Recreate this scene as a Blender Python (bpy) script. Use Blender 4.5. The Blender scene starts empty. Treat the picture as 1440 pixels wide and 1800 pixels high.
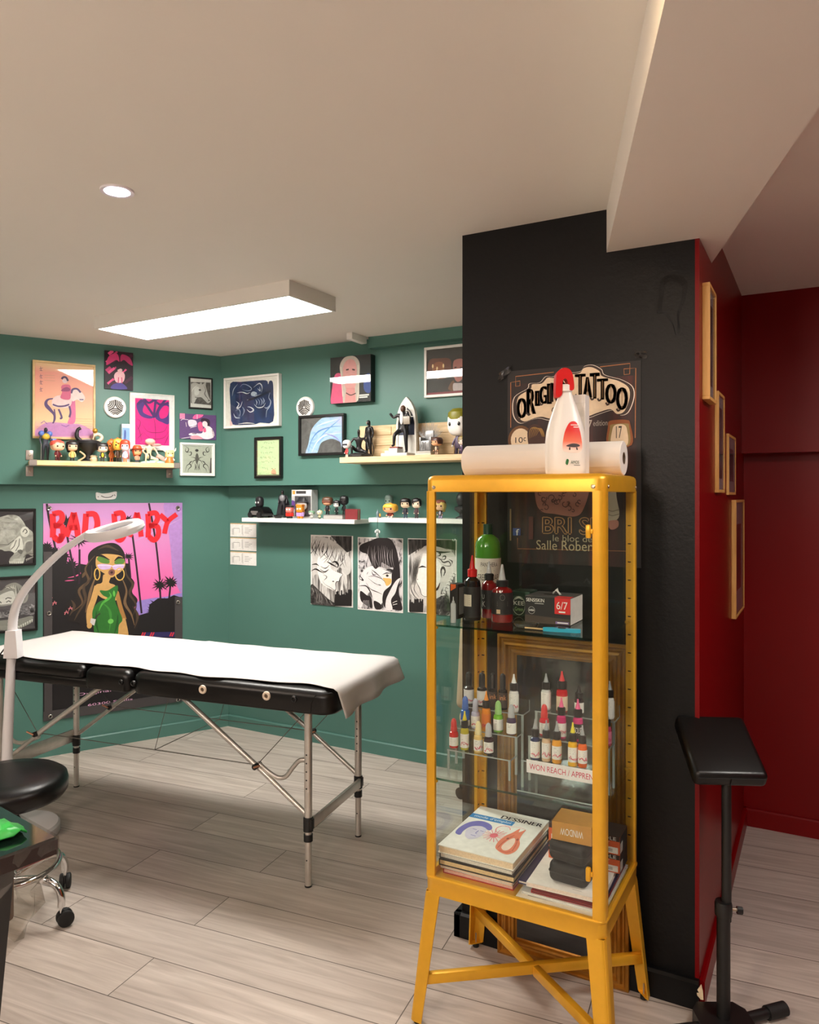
import bpy, bmesh, math, random
from mathutils import Vector, Matrix
PI = math.pi
random.seed(7)
S = bpy.context.scene
COL = S.collection

# ------------------------------------------------------------------ camera, world, exposure
TH = math.radians(28.7)            # the room's back wall is turned this much against the camera
EYE, FPX, CX, CY = 1.44, 1330.0, 720.0, 871.0
cam_d = bpy.data.cameras.new('camera')
cam = bpy.data.objects.new('camera', cam_d); COL.objects.link(cam)
cam.location = (0, 0, EYE); cam.rotation_euler = (PI/2, 0, TH)
cam_d.sensor_fit = 'VERTICAL'; cam_d.sensor_height = 24.0
cam_d.lens = 24.0*FPX/1800.0
cam_d.shift_y = (CY-900.0)/1800.0
cam_d.clip_start = 0.02
S.camera = cam
S.view_settings.view_transform = 'Standard'; S.view_settings.look = 'None'
S.view_settings.gamma = 1.0; S.view_settings.use_curve_mapping = False
S.view_settings.exposure = 1.87
try:
    S.cycles.transparent_max_bounces = 40
    S.cycles.max_bounces = 10; S.cycles.diffuse_bounces = 5; S.cycles.glossy_bounces = 4
    S.cycles.sample_clamp_indirect = 6.0
    S.cycles.use_denoising = True
except Exception: pass
W = bpy.data.worlds.new('world'); S.world = W; W.use_nodes = True
W.node_tree.nodes['Background'].inputs[0].default_value = (0.8, 0.85, 1, 1)
W.node_tree.nodes['Background'].inputs[1].default_value = 0.03
# lamp strengths (the lamps themselves are built with the ceiling)
PANEL_E, SPOT_E, WARM_E, HALL_E, REAR_E, GLOBE_E = 13.0, 24.0, 46.0, 12.0, 14.0, 18.0

# ------------------------------------------------------------------ room numbers (metres)
CEIL = 2.293
YU, YL, YP = 3.514, 3.614, 2.262   # back wall above / below the ledge, black pillar face
XR = -0.307                        # red side of the pillar
XPL = None
ZLEDGE, ZLEDGE_RED = 1.50, 1.62
CORNER = Vector((-3.244, 3.514))
LD = Vector((0.478, 0.878)).normalized()        # along the left wall towards the corner
LN = Vector((LD.y, -LD.x))                      # its normal into the room

def ray(u, v):
    x, z = (u-CX)/FPX, -(v-CY)/FPX
    return Vector((x*math.cos(TH)-math.sin(TH), x*math.sin(TH)+math.cos(TH), z))
def on_z(u, v, z):
    r = ray(u, v); t = (z-EYE)/r.z
    return Vector((r.x*t, r.y*t, z))
def at_d(u, v, d):
    r = ray(u, v); return Vector((r.x*d, r.y*d, EYE+r.z*d))
def cr(x, d, z=0.0):               # camera-frame (right, depth) to room
    return Vector((x*math.cos(TH)-d*math.sin(TH), x*math.sin(TH)+d*math.cos(TH), z))
class Wall:
    def __init__(s, o, ux, n): s.o, s.ux, s.n = Vector(o), Vector(ux), Vector(n); s.rz = math.atan2(ux[1], ux[0])
    def hit(s, u, v, off=0.0):     # pixel -> (distance along, height) on the wall, off metres in front of it
        r = ray(u, v); n2 = s.n
        t = ((s.o+n2*off).dot(n2))/(Vector((r.x, r.y)).dot(n2))
        p = Vector((r.x*t, r.y*t)) - s.o
        return p.dot(s.ux), EYE+r.z*t
    def depth(s, u, off=0.0):
        r = ray(u, CY); return ((s.o+s.n*off).dot(s.n))/(Vector((r.x, r.y)).dot(s.n))
    def P(s, a, z, off=0.0):
        q = s.o+s.ux*a+s.n*off; return Vector((q.x, q.y, z))
WB = Wall((0, YU), (1, 0), (0, -1)); WBL = Wall((0, YL), (1, 0), (0, -1))
WL = Wall(CORNER, LD, LN)
CL = Vector((CORNER.x-0.0269, CORNER.y+0.10)); WLL = Wall(CL, LD, LN)
WP = Wall((0, YP), (1, 0), (0, -1)); WR = Wall((XR, 0), (0, 1), (1, 0))
XPL = WP.hit(813, 900)[0]

# ------------------------------------------------------------------ materials
def lin(c):
    c = c/255.0
    return c/12.92 if c <= 0.04045 else ((c+0.055)/1.055)**2.4
def L3(rgb): return (lin(rgb[0]), lin(rgb[1]), lin(rgb[2]), 1.0)
_M = {}
def mat(name, rgb, rough=0.5, metal=0.0, noise=None, bump=None, coat=0.0, emit=0.0, spec=0.5, trans=0.0, ecol=None):
    if name in _M: return _M[name]
    m = bpy.data.materials.new(name); m.use_nodes = True; _M[name] = m
    nt = m.node_tree; b = nt.nodes['Principled BSDF']
    b.inputs['Base Color'].default_value = L3(rgb); b.inputs['Roughness'].default_value = rough
    b.inputs['Metallic'].default_value = metal; b.inputs['Specular IOR Level'].default_value = spec
    b.inputs['Coat Weight'].default_value = coat; b.inputs['Coat Roughness'].default_value = 0.08
    b.inputs['Transmission Weight'].default_value = trans
    if emit:
        b.inputs['Emission Color'].default_value = L3(ecol or rgb); b.inputs['Emission Strength'].default_value = emit
    if noise or bump:
        tc = nt.nodes.new('ShaderNodeTexCoord')
    if noise:
        n = nt.nodes.new('ShaderNodeTexNoise'); n.inputs['Scale'].default_value = noise[0]; n.inputs['Detail'].default_value = 4
        nt.links.new(tc.outputs['Object'], n.inputs['Vector'])
        r = nt.nodes.new('ShaderNodeValToRGB')
        a, c = noise[1], L3(rgb)
        r.color_ramp.elements[0].position = 0.3; r.color_ramp.elements[1].position = 0.7
        r.color_ramp.elements[0].color = (c[0]*(1-a), c[1]*(1-a), c[2]*(1-a), 1)
        r.color_ramp.elements[1].color = (min(1, c[0]*(1+a)), min(1, c[1]*(1+a)), min(1, c[2]*(1+a)), 1)
        nt.links.new(n.outputs['Fac'], r.inputs['Fac']); nt.links.new(r.outputs['Color'], b.inputs['Base Color'])
    if bump:
        n2 = nt.nodes.new('ShaderNodeTexNoise'); n2.inputs['Scale'].default_value = bump[0]; n2.inputs['Detail'].default_value = 3
        nt.links.new(tc.outputs['Object'], n2.inputs['Vector'])
        bp = nt.nodes.new('ShaderNodeBump'); bp.inputs['Strength'].default_value = bump[1]; bp.inputs['Distance'].default_value = 0.003
        nt.links.new(n2.outputs['Fac'], bp.inputs['Height']); nt.links.new(bp.outputs['Normal'], b.inputs['Normal'])
    return m
def ink(rgb, rough=0.55):
    return mat('ink_%02x%02x%02x_%d' % (rgb[0], rgb[1], rgb[2], rough*100), rgb, rough, noise=(60, 0.06))
def clear(name, tint=(255, 255, 255), refl=1.0, rough=0.02):
    if name in _M: return _M[name]
    m = bpy.data.materials.new(name); m.use_nodes = True; _M[name] = m
    nt = m.node_tree; nt.nodes.clear()
    o = nt.nodes.new('ShaderNodeOutputMaterial'); mx = nt.nodes.new('ShaderNodeMixShader')
    t = nt.nodes.new('ShaderNodeBsdfTransparent'); t.inputs['Color'].default_value = L3(tint)
    g = nt.nodes.new('ShaderNodeBsdfGlossy'); g.inputs['Roughness'].default_value = rough
    fr = nt.nodes.new('ShaderNodeFresnel'); fr.inputs['IOR'].default_value = 1.5
    ge = nt.nodes.new('ShaderNodeNewGeometry'); io = nt.nodes.new('ShaderNodeMath'); io.operation = 'MULTIPLY_ADD'   # same mirror strength on both faces of a thin pane
    io.inputs[1].default_value = 1/1.5-1.5; io.inputs[2].default_value = 1.5
    nt.links.new(ge.outputs['Backfacing'], io.inputs[0]); nt.links.new(io.outputs[0], fr.inputs['IOR'])
    mu = nt.nodes.new('ShaderNodeMath'); mu.operation = 'MULTIPLY'; mu.inputs[1].default_value = refl
    nt.links.new(fr.outputs[0], mu.inputs[0]); nt.links.new(mu.outputs[0], mx.inputs[0])
    nt.links.new(t.outputs[0], mx.inputs[1]); nt.links.new(g.outputs[0], mx.inputs[2]); nt.links.new(mx.outputs[0], o.inputs[0])
    return m
def wood(name, c1, c2, scale=(2, 30, 30), rough=0.5):
    if name in _M: return _M[name]
    m = bpy.data.materials.new(name); m.use_nodes = True; _M[name] = m
    nt = m.node_tree; b = nt.nodes['Principled BSDF']; b.inputs['Roughness'].default_value = rough
    tc = nt.nodes.new('ShaderNodeTexCoord'); mp = nt.nodes.new('ShaderNodeMapping'); mp.inputs['Scale'].default_value = scale
    n = nt.nodes.new('ShaderNodeTexNoise'); n.inputs['Scale'].default_value = 3; n.inputs['Detail'].default_value = 6; n.inputs['Distortion'].default_value = 0.4
    r = nt.nodes.new('ShaderNodeValToRGB'); r.color_ramp.elements[0].color = L3(c1); r.color_ramp.elements[1].color = L3(c2)
    r.color_ramp.elements[0].position = 0.35; r.color_ramp.elements[1].position = 0.65
    nt.links.new(tc.outputs['Object'], mp.inputs[0]); nt.links.new(mp.outputs[0], n.inputs['Vector'])
    nt.links.new(n.outputs['Fac'], r.inputs[0]); nt.links.new(r.outputs[0], b.inputs['Base Color'])
    return m
def streaks(name, stops, scale, dist=1.5, detail=5, rot=0.0, rough=0.5):   # brush-like printed pattern
    if name in _M: return _M[name]
    m = bpy.data.materials.new(name); m.use_nodes = True; _M[name] = m
    nt = m.node_tree; b = nt.nodes['Principled BSDF']; b.inputs['Roughness'].default_value = rough
    tc = nt.nodes.new('ShaderNodeTexCoord'); mp = nt.nodes.new('ShaderNodeMapping')
    mp.inputs['Scale'].default_value = scale; mp.inputs['Rotation'].default_value = (0, rot, 0); mp.vector_type = 'TEXTURE' if False else 'POINT'
    n = nt.nodes.new('ShaderNodeTexNoise'); n.inputs['Scale'].default_value = 1; n.inputs['Detail'].default_value = detail; n.inputs['Distortion'].default_value = dist
    r = nt.nodes.new('ShaderNodeValToRGB'); els = r.color_ramp.elements
    els[0].position, els[0].color = stops[0][0], L3(stops[0][1])
    els[1].position, els[1].color = stops[-1][0], L3(stops[-1][1])
    for p, c in stops[1:-1]:
        e = els.new(p); e.color = L3(c)
    nt.links.new(tc.outputs['Object'], mp.inputs[0]); nt.links.new(mp.outputs[0], n.inputs['Vector'])
    nt.links.new(n.outputs['Fac'], r.inputs[0]); nt.links.new(r.outputs[0], b.inputs['Base Color'])
    return m
def fade(name, stops, axis=2, h=1.0, rough=0.5):       # printed colour ramp along a local axis
    if name in _M: return _M[name]
    m = bpy.data.materials.new(name); m.use_nodes = True; _M[name] = m
    nt = m.node_tree; b = nt.nodes['Principled BSDF']; b.inputs['Roughness'].default_value = rough
    tc = nt.nodes.new('ShaderNodeTexCoord'); sp = nt.nodes.new('ShaderNodeSeparateXYZ')
    mu = nt.nodes.new('ShaderNodeMath'); mu.operation = 'DIVIDE'; mu.inputs[1].default_value = h
    n = nt.nodes.new('ShaderNodeTexNoise'); n.inputs['Scale'].default_value = 6; ad = nt.nodes.new('ShaderNodeMath'); ad.operation = 'MULTIPLY_ADD'
    ad.inputs[1].default_value = 0.14
    r = nt.nodes.new('ShaderNodeValToRGB'); els = r.color_ramp.elements
    els[0].position, els[0].color = stops[0][0], L3(stops[0][1]); els[1].position, els[1].color = stops[-1][0], L3(stops[-1][1])
    for p, c in stops[1:-1]:
        e = els.new(p); e.color = L3(c)
    nt.links.new(tc.outputs['Object'], sp.inputs[0]); nt.links.new(tc.outputs['Object'], n.inputs['Vector'])
    nt.links.new(sp.outputs[axis], mu.inputs[0]); nt.links.new(n.outputs['Fac'], ad.inputs[0]); nt.links.new(mu.outputs[0], ad.inputs[2])
    nt.links.new(ad.outputs[0], r.inputs[0]); nt.links.new(r.outputs[0], b.inputs['Base Color'])
    return m

# ------------------------------------------------------------------ mesh building
def R(ax, a): return Matrix.Rotation(a, 4, ax)
def T(*p): return Matrix.Translation(Vector(p[0] if len(p) == 1 else p))
class MB:
    def __init__(s): s.V, s.F, s.MI, s.mats = [], [], [], []
    def mi(s, m):
        if m not in s.mats: s.mats.append(m)
        return s.mats.index(m)
    def raw(s, vs, fs, m, X=None):
        o = len(s.V); k = s.mi(m)
        for v in vs:
            v = Vector(v); s.V.append(X @ v if X is not None else v)
        for f in fs: s.F.append(tuple(i+o for i in f)); s.MI.append(k)
        return s
    def bm(s, bm, m, X=None):
        bm.verts.index_update()
        s.raw([v.co.copy() for v in bm.verts], [tuple(v.index for v in f.verts) for f in bm.faces], m, X); bm.free(); return s
    def box(s, c, d, m, r=0.0, seg=2, X=None):          # centre, size
        b = bmesh.new(); bmesh.ops.create_cube(b, size=1.0)
        bmesh.ops.scale(b, vec=d, verts=b.verts)
        if r > 0: bmesh.ops.bevel(b, geom=b.edges[:], offset=min(r, min(d)*0.49), segments=seg, profile=0.5, affect='EDGES')
        bmesh.ops.translate(b, vec=c, verts=b.verts)
        return s.bm(b, m, X)
    def bx(s, x0, x1, y0, y1, z0, z1, m, r=0.0, seg=2, X=None):
        return s.box(((x0+x1)/2, (y0+y1)/2, (z0+z1)/2), (abs(x1-x0), abs(y1-y0), abs(z1-z0)), m, r, seg, X)
    def lathe(s, prof, m, n=24, X=None, c=(0, 0, 0), cap=True, sx=1.0, sy=1.0):   # prof: (r, z) upwards
        vs, fs = [], []
        for r, z in prof:
            for k in range(n):
                a = 2*PI*k/n; vs.append((c[0]+r*sx*math.cos(a), c[1]+r*sy*math.sin(a), c[2]+z))
        for i in range(len(prof)-1):
            for k in range(n):
                k2 = (k+1) % n
                fs.append((i*n+k, i*n+k2, (i+1)*n+k2, (i+1)*n+k))
        if cap:
            if prof[0][0] > 1e-6: fs.append(tuple(range(n-1, -1, -1)))
            if prof[-1][0] > 1e-6: fs.append(tuple((len(prof)-1)*n+k for k in range(n)))
        return s.raw(vs, fs, m, X)
    def cyl(s, p0, p1, r, m, r1=None, n=16):
        p0, p1 = Vector(p0), Vector(p1); d = p1-p0
        q = Vector((0, 0, 1)).rotation_difference(d.normalized()).to_matrix().to_4x4()
        return s.lathe([(r, 0), (r if r1 is None else r1, d.length)], m, n, T(p0) @ q)
    def tube(s, pts, r, m, n=10, closed=False, flat=1.0):
        pts = [Vector(p) for p in pts]; N = len(pts); vs, fs = [], []
        up = Vector((0, 0, 1)); prev = None
        for i, p in enumerate(pts):
            a = pts[(i-1) % N] if (closed or i > 0) else p
            b = pts[(i+1) % N] if (closed or i < N-1) else p
            t = (b-a).normalized()
            if prev is None:
                x = t.cross(up)
                if x.length < 0.05: x = t.cross(Vector((1, 0, 0)))
            else: x = prev - t*prev.dot(t)
            x.normalize(); y = t.cross(x); prev = x
            rr = r[i] if isinstance(r, (list, tuple)) else r
            for k in range(n):
                an = 2*PI*k/n; vs.append(p+x*rr*math.cos(an)+y*rr*flat*math.sin(an))
        M_ = N if closed else N-1
        for i in range(M_):
            j = (i+1) % N
            for k in range(n):
                k2 = (k+1) % n; fs.append((i*n+k, i*n+k2, j*n+k2, j*n+k))
        if not closed:
            fs.append(tuple(range(n-1, -1, -1))); fs.append(tuple((N-1)*n+k for k in range(n)))
        return s.raw(vs, fs, m)
    def ball(s, c, rad, m, n=16, sq=1.0, X=None):       # ellipsoid; sq<1 gives a boxier one
        if not isinstance(rad, (list, tuple)): rad = (rad,)*3
        nu, nv = n, max(6, n//2); vs, fs = [], []
        def p(v): return math.copysign(abs(v)**sq, v)
        for i in range(nv+1):
            th = PI*i/nv
            for k in range(nu):
                ph = 2*PI*k/nu
                vs.append((c[0]+rad[0]*p(math.sin(th))*p(math.cos(ph)), c[1]+rad[1]*p(math.sin(th))*p(math.sin(ph)), c[2]-rad[2]*p(math.cos(th))))
        for i in range(nv):
            for k in range(nu):
                k2 = (k+1) % nu; fs.append((i*nu+k, i*nu+k2, (i+1)*nu+k2, (i+1)*nu+k))
        return s.raw(vs, fs, m, X)
    def prism(s, poly, z0, z1, m, X=None):              # polygon in xy pulled from z0 to z1
        n = len(poly); vs = [(x, y, z0) for x, y in poly]+[(x, y, z1) for x, y in poly]
        fs = [tuple(range(n-1, -1, -1)), tuple(range(n, 2*n))]+[(k, (k+1) % n, n+(k+1) % n, n+k) for k in range(n)]
        return s.raw(vs, fs, m, X)
    def build(s, name, parent=None, loc=None, rz=0.0, smooth=True, ang=38):
        me = bpy.data.meshes.new(name); me.from_pydata([tuple(v) for v in s.V], [], s.F); me.update()
        for m in s.mats: me.materials.append(m)
        me.polygons.foreach_set('material_index', s.MI)
        if smooth:
            me.polygons.foreach_set('use_smooth', [True]*len(s.F))
            b = bmesh.new(); b.from_mesh(me); bmesh.ops.remove_doubles(b, verts=b.verts, dist=1e-6)
            bmesh.ops.recalc_face_normals(b, faces=b.faces); b.to_mesh(me); b.free()
            me.set_sharp_from_angle(angle=math.radians(ang))
        o = bpy.data.objects.new(name, me); COL.objects.link(o)
        if parent is not None: o.parent = parent
        if loc is not None: o.location = loc
        if rz: o.rotation_euler = (0, 0, rz)
        return o
def tag(o, label=None, cat=None, group=None, kind=None):
    if label: o['label'] = label
    if cat: o['category'] = cat
    if group: o['group'] = group
    if kind: o['kind'] = kind
    return o
def thing(name, label, cat, loc=(0, 0, 0), rz=0.0, group=None):
    o = bpy.data.objects.new(name, None); COL.objects.link(o); o.empty_display_size = 0.05
    o.location = loc; o.rotation_euler = (0, 0, rz)
    return tag(o, label, cat, group)
def copy_tree(o, parent=None):
    c = o.copy(); COL.objects.link(c); c.parent = parent
    for ch in list(o.children): copy_tree(ch, c)
    return c
def struct(b, name, **k):
    return tag(b.build(name, smooth=False, **k), kind='structure')
def spl(pts, n=6, closed=True):                         # Catmull-Rom smoothing
    N = len(pts); out = []
    rng = range(N) if closed else range(N-1)
    for i in rng:
        p0 = pts[(i-1) % N] if closed or i > 0 else pts[0]; p1 = pts[i]; p2 = pts[(i+1) % N]
        p3 = pts[(i+2) % N] if closed or i+2 < N else pts[-1]
        for k in range(n):
            t = k/n
            out.append(tuple(0.5*((2*b)+(-a+c)*t+(2*a-5*b+4*c-d)*t*t+(-a+3*b-3*c+d)*t**3) for a, b, c, d in zip(p0, p1, p2, p3)))
    if not closed: out.append(tuple(pts[-1]))
    return out
_T = {}
def text_mesh(st):
    if st in _T: return _T[st]
    cu = bpy.data.curves.new('lettering', 'FONT'); cu.body = st; cu.size = 1.0; cu.resolution_u = 3
    ob = bpy.data.objects.new('lettering', cu); COL.objects.link(ob)
    dg = bpy.context.evaluated_depsgraph_get(); dg.update()
    me = bpy.data.meshes.new_from_object(ob.evaluated_get(dg))
    vs = [(v.co.x, v.co.y) for v in me.vertices]; fs = [tuple(p.vertices) for p in me.polygons]
    bpy.data.objects.remove(ob); bpy.data.curves.remove(cu); bpy.data.meshes.remove(me)
    x0, x1 = min(v[0] for v in vs), max(v[0] for v in vs); y0, y1 = min(v[1] for v in vs), max(v[1] for v in vs)
    _T[st] = ([((x-x0)/(x1-x0), (y-y0)/(y1-y0)) for x, y in vs], fs); return _T[st]

class Art:
    """flat printed picture: shapes in 0..1 coordinates on a local xz sheet facing -y"""
    def __init__(s, w, h, base, X=None): s.w, s.h, s.b, s.k, s.X = w, h, MB(), 0, X; s.shape([(0, 0), (1, 0), (1, 1), (0, 1)], base)
    def _m(s, c): return ink(c) if isinstance(c, tuple) else c
    def _v(s, x, y):
        v = Vector(((x-0.5)*s.w, -0.00006*s.k, y*s.h)); return s.X @ v if s.X is not None else v
    def clip(s, P):
        for ax, lim, sg in ((0, 0, 1), (0, 1, -1), (1, 0, 1), (1, 1, -1)):
            out = []
            for i in range(len(P)):
                a, b = P[i-1], P[i]; da, db = (a[ax]-lim)*sg, (b[ax]-lim)*sg
                if (da >= 0) != (db >= 0):
                    t = da/(da-db); out.append((a[0]+(b[0]-a[0])*t, a[1]+(b[1]-a[1])*t))
                if db >= 0: out.append(b)
            P = out
            if len(P) < 3: return []
        return P
    def shape(s, P, c, step=True):
        P = s.clip([tuple(p) for p in P])
        if len(P) >= 3: s.b.raw([s._v(x, y) for x, y in P], [tuple(range(len(P)))], s._m(c))
        if step: s.k += 1
        return s
    def blob(s, P, c, n=5): return s.shape(spl(P, n), c)
    def ell(s, x, y, rx, ry, c, n=22, rot=0):
        ca, sa = math.cos(rot), math.sin(rot)
        return s.shape([(x+rx*math.cos(2*PI*k/n)*ca-ry*math.sin(2*PI*k/n)*sa, y+rx*math.cos(2*PI*k/n)*sa+ry*math.sin(2*PI*k/n)*ca) for k in range(n)], c)
    def rect(s, x0, y0, x1, y1, c): return s.shape([(x0, y0), (x1, y0), (x1, y1), (x0, y1)], c)
    def line(s, P, wd, c, n=0, taper=False, step=True):  # wd as a share of the width
        if n: P = spl(P, n, False)
        N = len(P); asp = s.h/s.w; Lp, Rp = [], []
        for i, p in enumerate(P):
            a, b = P[max(0, i-1)], P[min(N-1, i+1)]
            dx, dy = b[0]-a[0], (b[1]-a[1])*asp; l = math.hypot(dx, dy) or 1
            h = wd/2*((1-abs(2*i/(N-1)-1)*0.85) if taper else 1)
            Lp.append((p[0]-dy/l*h, p[1]+dx/l*h/asp)); Rp.append((p[0]+dy/l*h, p[1]-dx/l*h/asp))
        for i in range(N-1): s.shape([Lp[i], Rp[i], Rp[i+1], Lp[i+1]], c, False)
        if step: s.k += 1
        return s
    def lines(s, LL, wd, c, n=0, taper=False):
        for P in LL: s.line(P, wd, c, n, taper, False)
        s.k += 1; return s
    def text(s, st, x0, y0, x1, y1, c, bend=0.0, slant=0.0, step=True):
        vs, fs = text_mesh(st)
        vv = [(x0+(x1-x0)*(x+slant*(y-0.5)), y0+(y1-y0)*y+bend*(1-(2*x-1)**2)) for x, y in vs]
        s.b.raw([s._v(*v) for v in vv], fs, s._m(c))
        if step: s.k += 1
        return s
    def build(s, name, parent=None, **k): return s.b.build(name, parent, smooth=False, **k)
def sheet_text(b, st, x0, z0, x1, z1, m, X=None, y=0.0):      # lettering straight into a mesh, on the local xz plane
    vs, fs = text_mesh(st)
    b.raw([(x0+(x1-x0)*x, y, z0+(z1-z0)*yy) for x, yy in vs], fs, m, X)

# ================================================================== THE ROOM
def floor_mat():
    m = bpy.data.materials.new('laminate planks'); m.use_nodes = True
    nt = m.node_tree; b = nt.nodes['Principled BSDF']; b.inputs['Roughness'].default_value = 0.42; L = nt.links.new
    tc = nt.nodes.new('ShaderNodeTexCoord'); mp = nt.nodes.new('ShaderNodeMapping'); mp.inputs['Rotation'].default_value = (0, 0, math.radians(-6.1))
    mp.inputs['Location'].default_value = (0.35, 0.06, 0)
    L(tc.outputs['Object'], mp.inputs[0])
    br = nt.nodes.new('ShaderNodeTexBrick'); br.inputs['Scale'].default_value = 1.0
    br.inputs['Brick Width'].default_value = 1.29; br.inputs['Row Height'].default_value = 0.193; br.inputs['Mortar Size'].default_value = 0.0016
    br.inputs['Mortar Smooth'].default_value = 0.1; br.inputs['Bias'].default_value = 0.0; br.offset = 0.37
    br.inputs['Color1'].default_value = (0, 0, 0, 1); br.inputs['Color2'].default_value = (1, 1, 1, 1); br.inputs['Mortar'].default_value = (0.5, 0.5, 0.5, 1)
    L(mp.outputs[0], br.inputs['Vector'])
    mp2 = nt.nodes.new('ShaderNodeMapping'); mp2.inputs['Scale'].default_value = (1.4, 20, 1); L(mp.outputs[0], mp2.inputs[0])
    ad = nt.nodes.new('ShaderNodeVectorMath'); ad.operation = 'ADD'; L(mp2.outputs[0], ad.inputs[0])
    sc = nt.nodes.new('ShaderNodeVectorMath'); sc.operation = 'SCALE'; sc.inputs['Scale'].default_value = 13.0; L(br.outputs['Color'], sc.inputs[0]); L(sc.outputs[0], ad.inputs[1])
    n = nt.nodes.new('ShaderNodeTexNoise'); n.inputs['Scale'].default_value = 1.6; n.inputs['Detail'].default_value = 9; n.inputs['Distortion'].default_value = 1.2; L(ad.outputs[0], n.inputs['Vector'])
    r = nt.nodes.new('ShaderNodeValToRGB'); r.color_ramp.elements[0].color = L3((166, 154, 145)); r.color_ramp.elements[0].position = 0.25
    r.color_ramp.elements[1].color = L3((208, 198, 190)); r.color_ramp.elements[1].position = 0.75
    e = r.color_ramp.elements.new(0.5); e.color = L3((188, 177, 168)); L(n.outputs['Fac'], r.inputs[0])
    hv = nt.nodes.new('ShaderNodeMixRGB'); hv.blend_type = 'MULTIPLY'; hv.inputs[0].default_value = 1.0
    rr = nt.nodes.new('ShaderNodeValToRGB'); rr.color_ramp.elements[0].color = (0.84, 0.83, 0.82, 1); rr.color_ramp.elements[1].color = (1.03, 1.02, 1.0, 1)
    L(br.outputs['Color'], rr.inputs[0]); L(r.outputs[0], hv.inputs[1]); L(rr.outputs[0], hv.inputs[2])
    mx = nt.nodes.new('ShaderNodeMixRGB'); mx.inputs[2].default_value = L3((84, 74, 66)); L(br.outputs['Fac'], mx.inputs[0]); L(hv.outputs[0], mx.inputs[1])
    L(mx.outputs[0], b.inputs['Base Color'])
    bp = nt.nodes.new('ShaderNodeBump'); bp.inputs['Strength'].default_value = 0.12; bp.inputs['Distance'].default_value = 0.002; L(n.outputs['Fac'], bp.inputs['Height']); L(bp.outputs[0], b.inputs['Normal'])
    return m
GREEN = mat('green wall paint', (82, 124, 114), 0.38, noise=(1.5, 0.05), bump=(140, 0.10), spec=0.35)
BLACK = mat('black wall paint', (7, 7, 8), 0.42, noise=(3, 0.12), bump=(90, 0.22), spec=0.28)
RED = mat('red wall paint', (116, 2, 5), 0.36, noise=(2, 0.06), bump=(120, 0.08), spec=0.22)
CEILM = mat('white ceiling paint', (232, 227, 219), 0.75, noise=(1.2, 0.02))
PLAIN = mat('dark taupe wall paint', (66, 60, 56), 0.7, noise=(2, 0.03))
WHITE = mat('white plastic', (236, 234, 230), 0.4)

b = MB(); b.bx(-7.4, 1.4, -3.2, 3.9, -0.1, 0, floor_mat()); struct(b, 'floor')
b = MB(); b.bx(-7.4, 1.4, -3.2, 3.9, CEIL, CEIL+0.1, CEILM); struct(b, 'ceiling')

def wall_strip(b, w, a0, a1, z0, z1, thick, m, off=0.0):     # slab whose face lies on the wall plane (+off)
    p = [w.P(a0, z0, off), w.P(a1, z0, off), w.P(a1, z0, off-thick), w.P(a0, z0, off-thick)]
    b.prism([(q.x, q.y) for q in p], z0, z1, m)
b = MB(); wall_strip(b, WL, -7.5, 0.12, ZLEDGE, CEIL, 0.3, GREEN); struct(b, 'wall_left')
b = MB(); wall_strip(b, WLL, -7.5, 0.2, 0, ZLEDGE, 0.2, GREEN); struct(b, 'wall_left_lower')
b = MB(); wall_strip(b, WB, CORNER.x-0.2, XPL+0.02, ZLEDGE, CEIL, 0.3, GREEN)
a0 = WB.hit(648, 600, 0.05)[0]; zs = WB.hit(730, 603, 0.05)[1]
wall_strip(b, WB, a0, XPL+0.02, zs, CEIL, 0.06, GREEN, 0.05)
struct(b, 'wall_back')
b = MB(); wall_strip(b, WBL, CL.x-0.2, XPL+0.02, 0, ZLEDGE, 0.2, GREEN); struct(b, 'wall_back_lower')
b = MB(); b.bx(XPL, XR-0.012, YP, 3.8, 0, CEIL, BLACK)
# old dried paint run on the pillar
def blob_on(w, pts, off): return [w.P(*w.hit(u, v, off), off) for u, v in pts]
run = spl([(1166, 497), (1184, 490), (1203, 500), (1200, 530), (1192, 552), (1193, 575), (1188, 584), (1182, 566), (1170, 550), (1160, 548), (1163, 522)], 4)
P1 = blob_on(WP, run, 0.0035); cxx = sum((p for p in P1), Vector())/len(P1)
outer = blob_on(WP, [(u+(u-1182)*0.25, v+(v-535)*0.16) for u, v in run], 0.0)
P1_ = P1; N = len(P1); P1 = blob_on(WP, [(u+(u-1182)*-0.18, v+(v-535)*-0.1) for u, v in run], 0.0016); b.raw(outer+P1, [(k, (k+1) % N, N+(k+1) % N, N+k) for k in range(N)]+[tuple(range(N, 2*N))], BLACK)
struct(b, 'wall_pillar')
b = MB(); b.bx(XR-0.012, XR, YP, 3.62, 0, CEIL, RED); struct(b, 'wall_red_side')
b = MB(); b.bx(XR-0.012, 1.3, YU, 3.9, ZLEDGE_RED, CEIL, RED); b.bx(XR-0.012, 1.3, YL, 3.9, 0, ZLEDGE_RED, RED); struct(b, 'wall_red_back')
b = MB(); b.bx(1.2, 1.4, 0.6, 3.9, 0, CEIL, RED); struct(b, 'wall_red_bounce')  # unseen wall, put in for its red bounce into the corridor
b = MB(); b.bx(1.2, 1.4, -3.2, 0.6, 0, CEIL, PLAIN); struct(b, 'wall_right')
b = MB(); b.bx(-7.4, 1.4, -3.2, -3.0, 0, CEIL, PLAIN); struct(b, 'wall_front')

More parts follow.
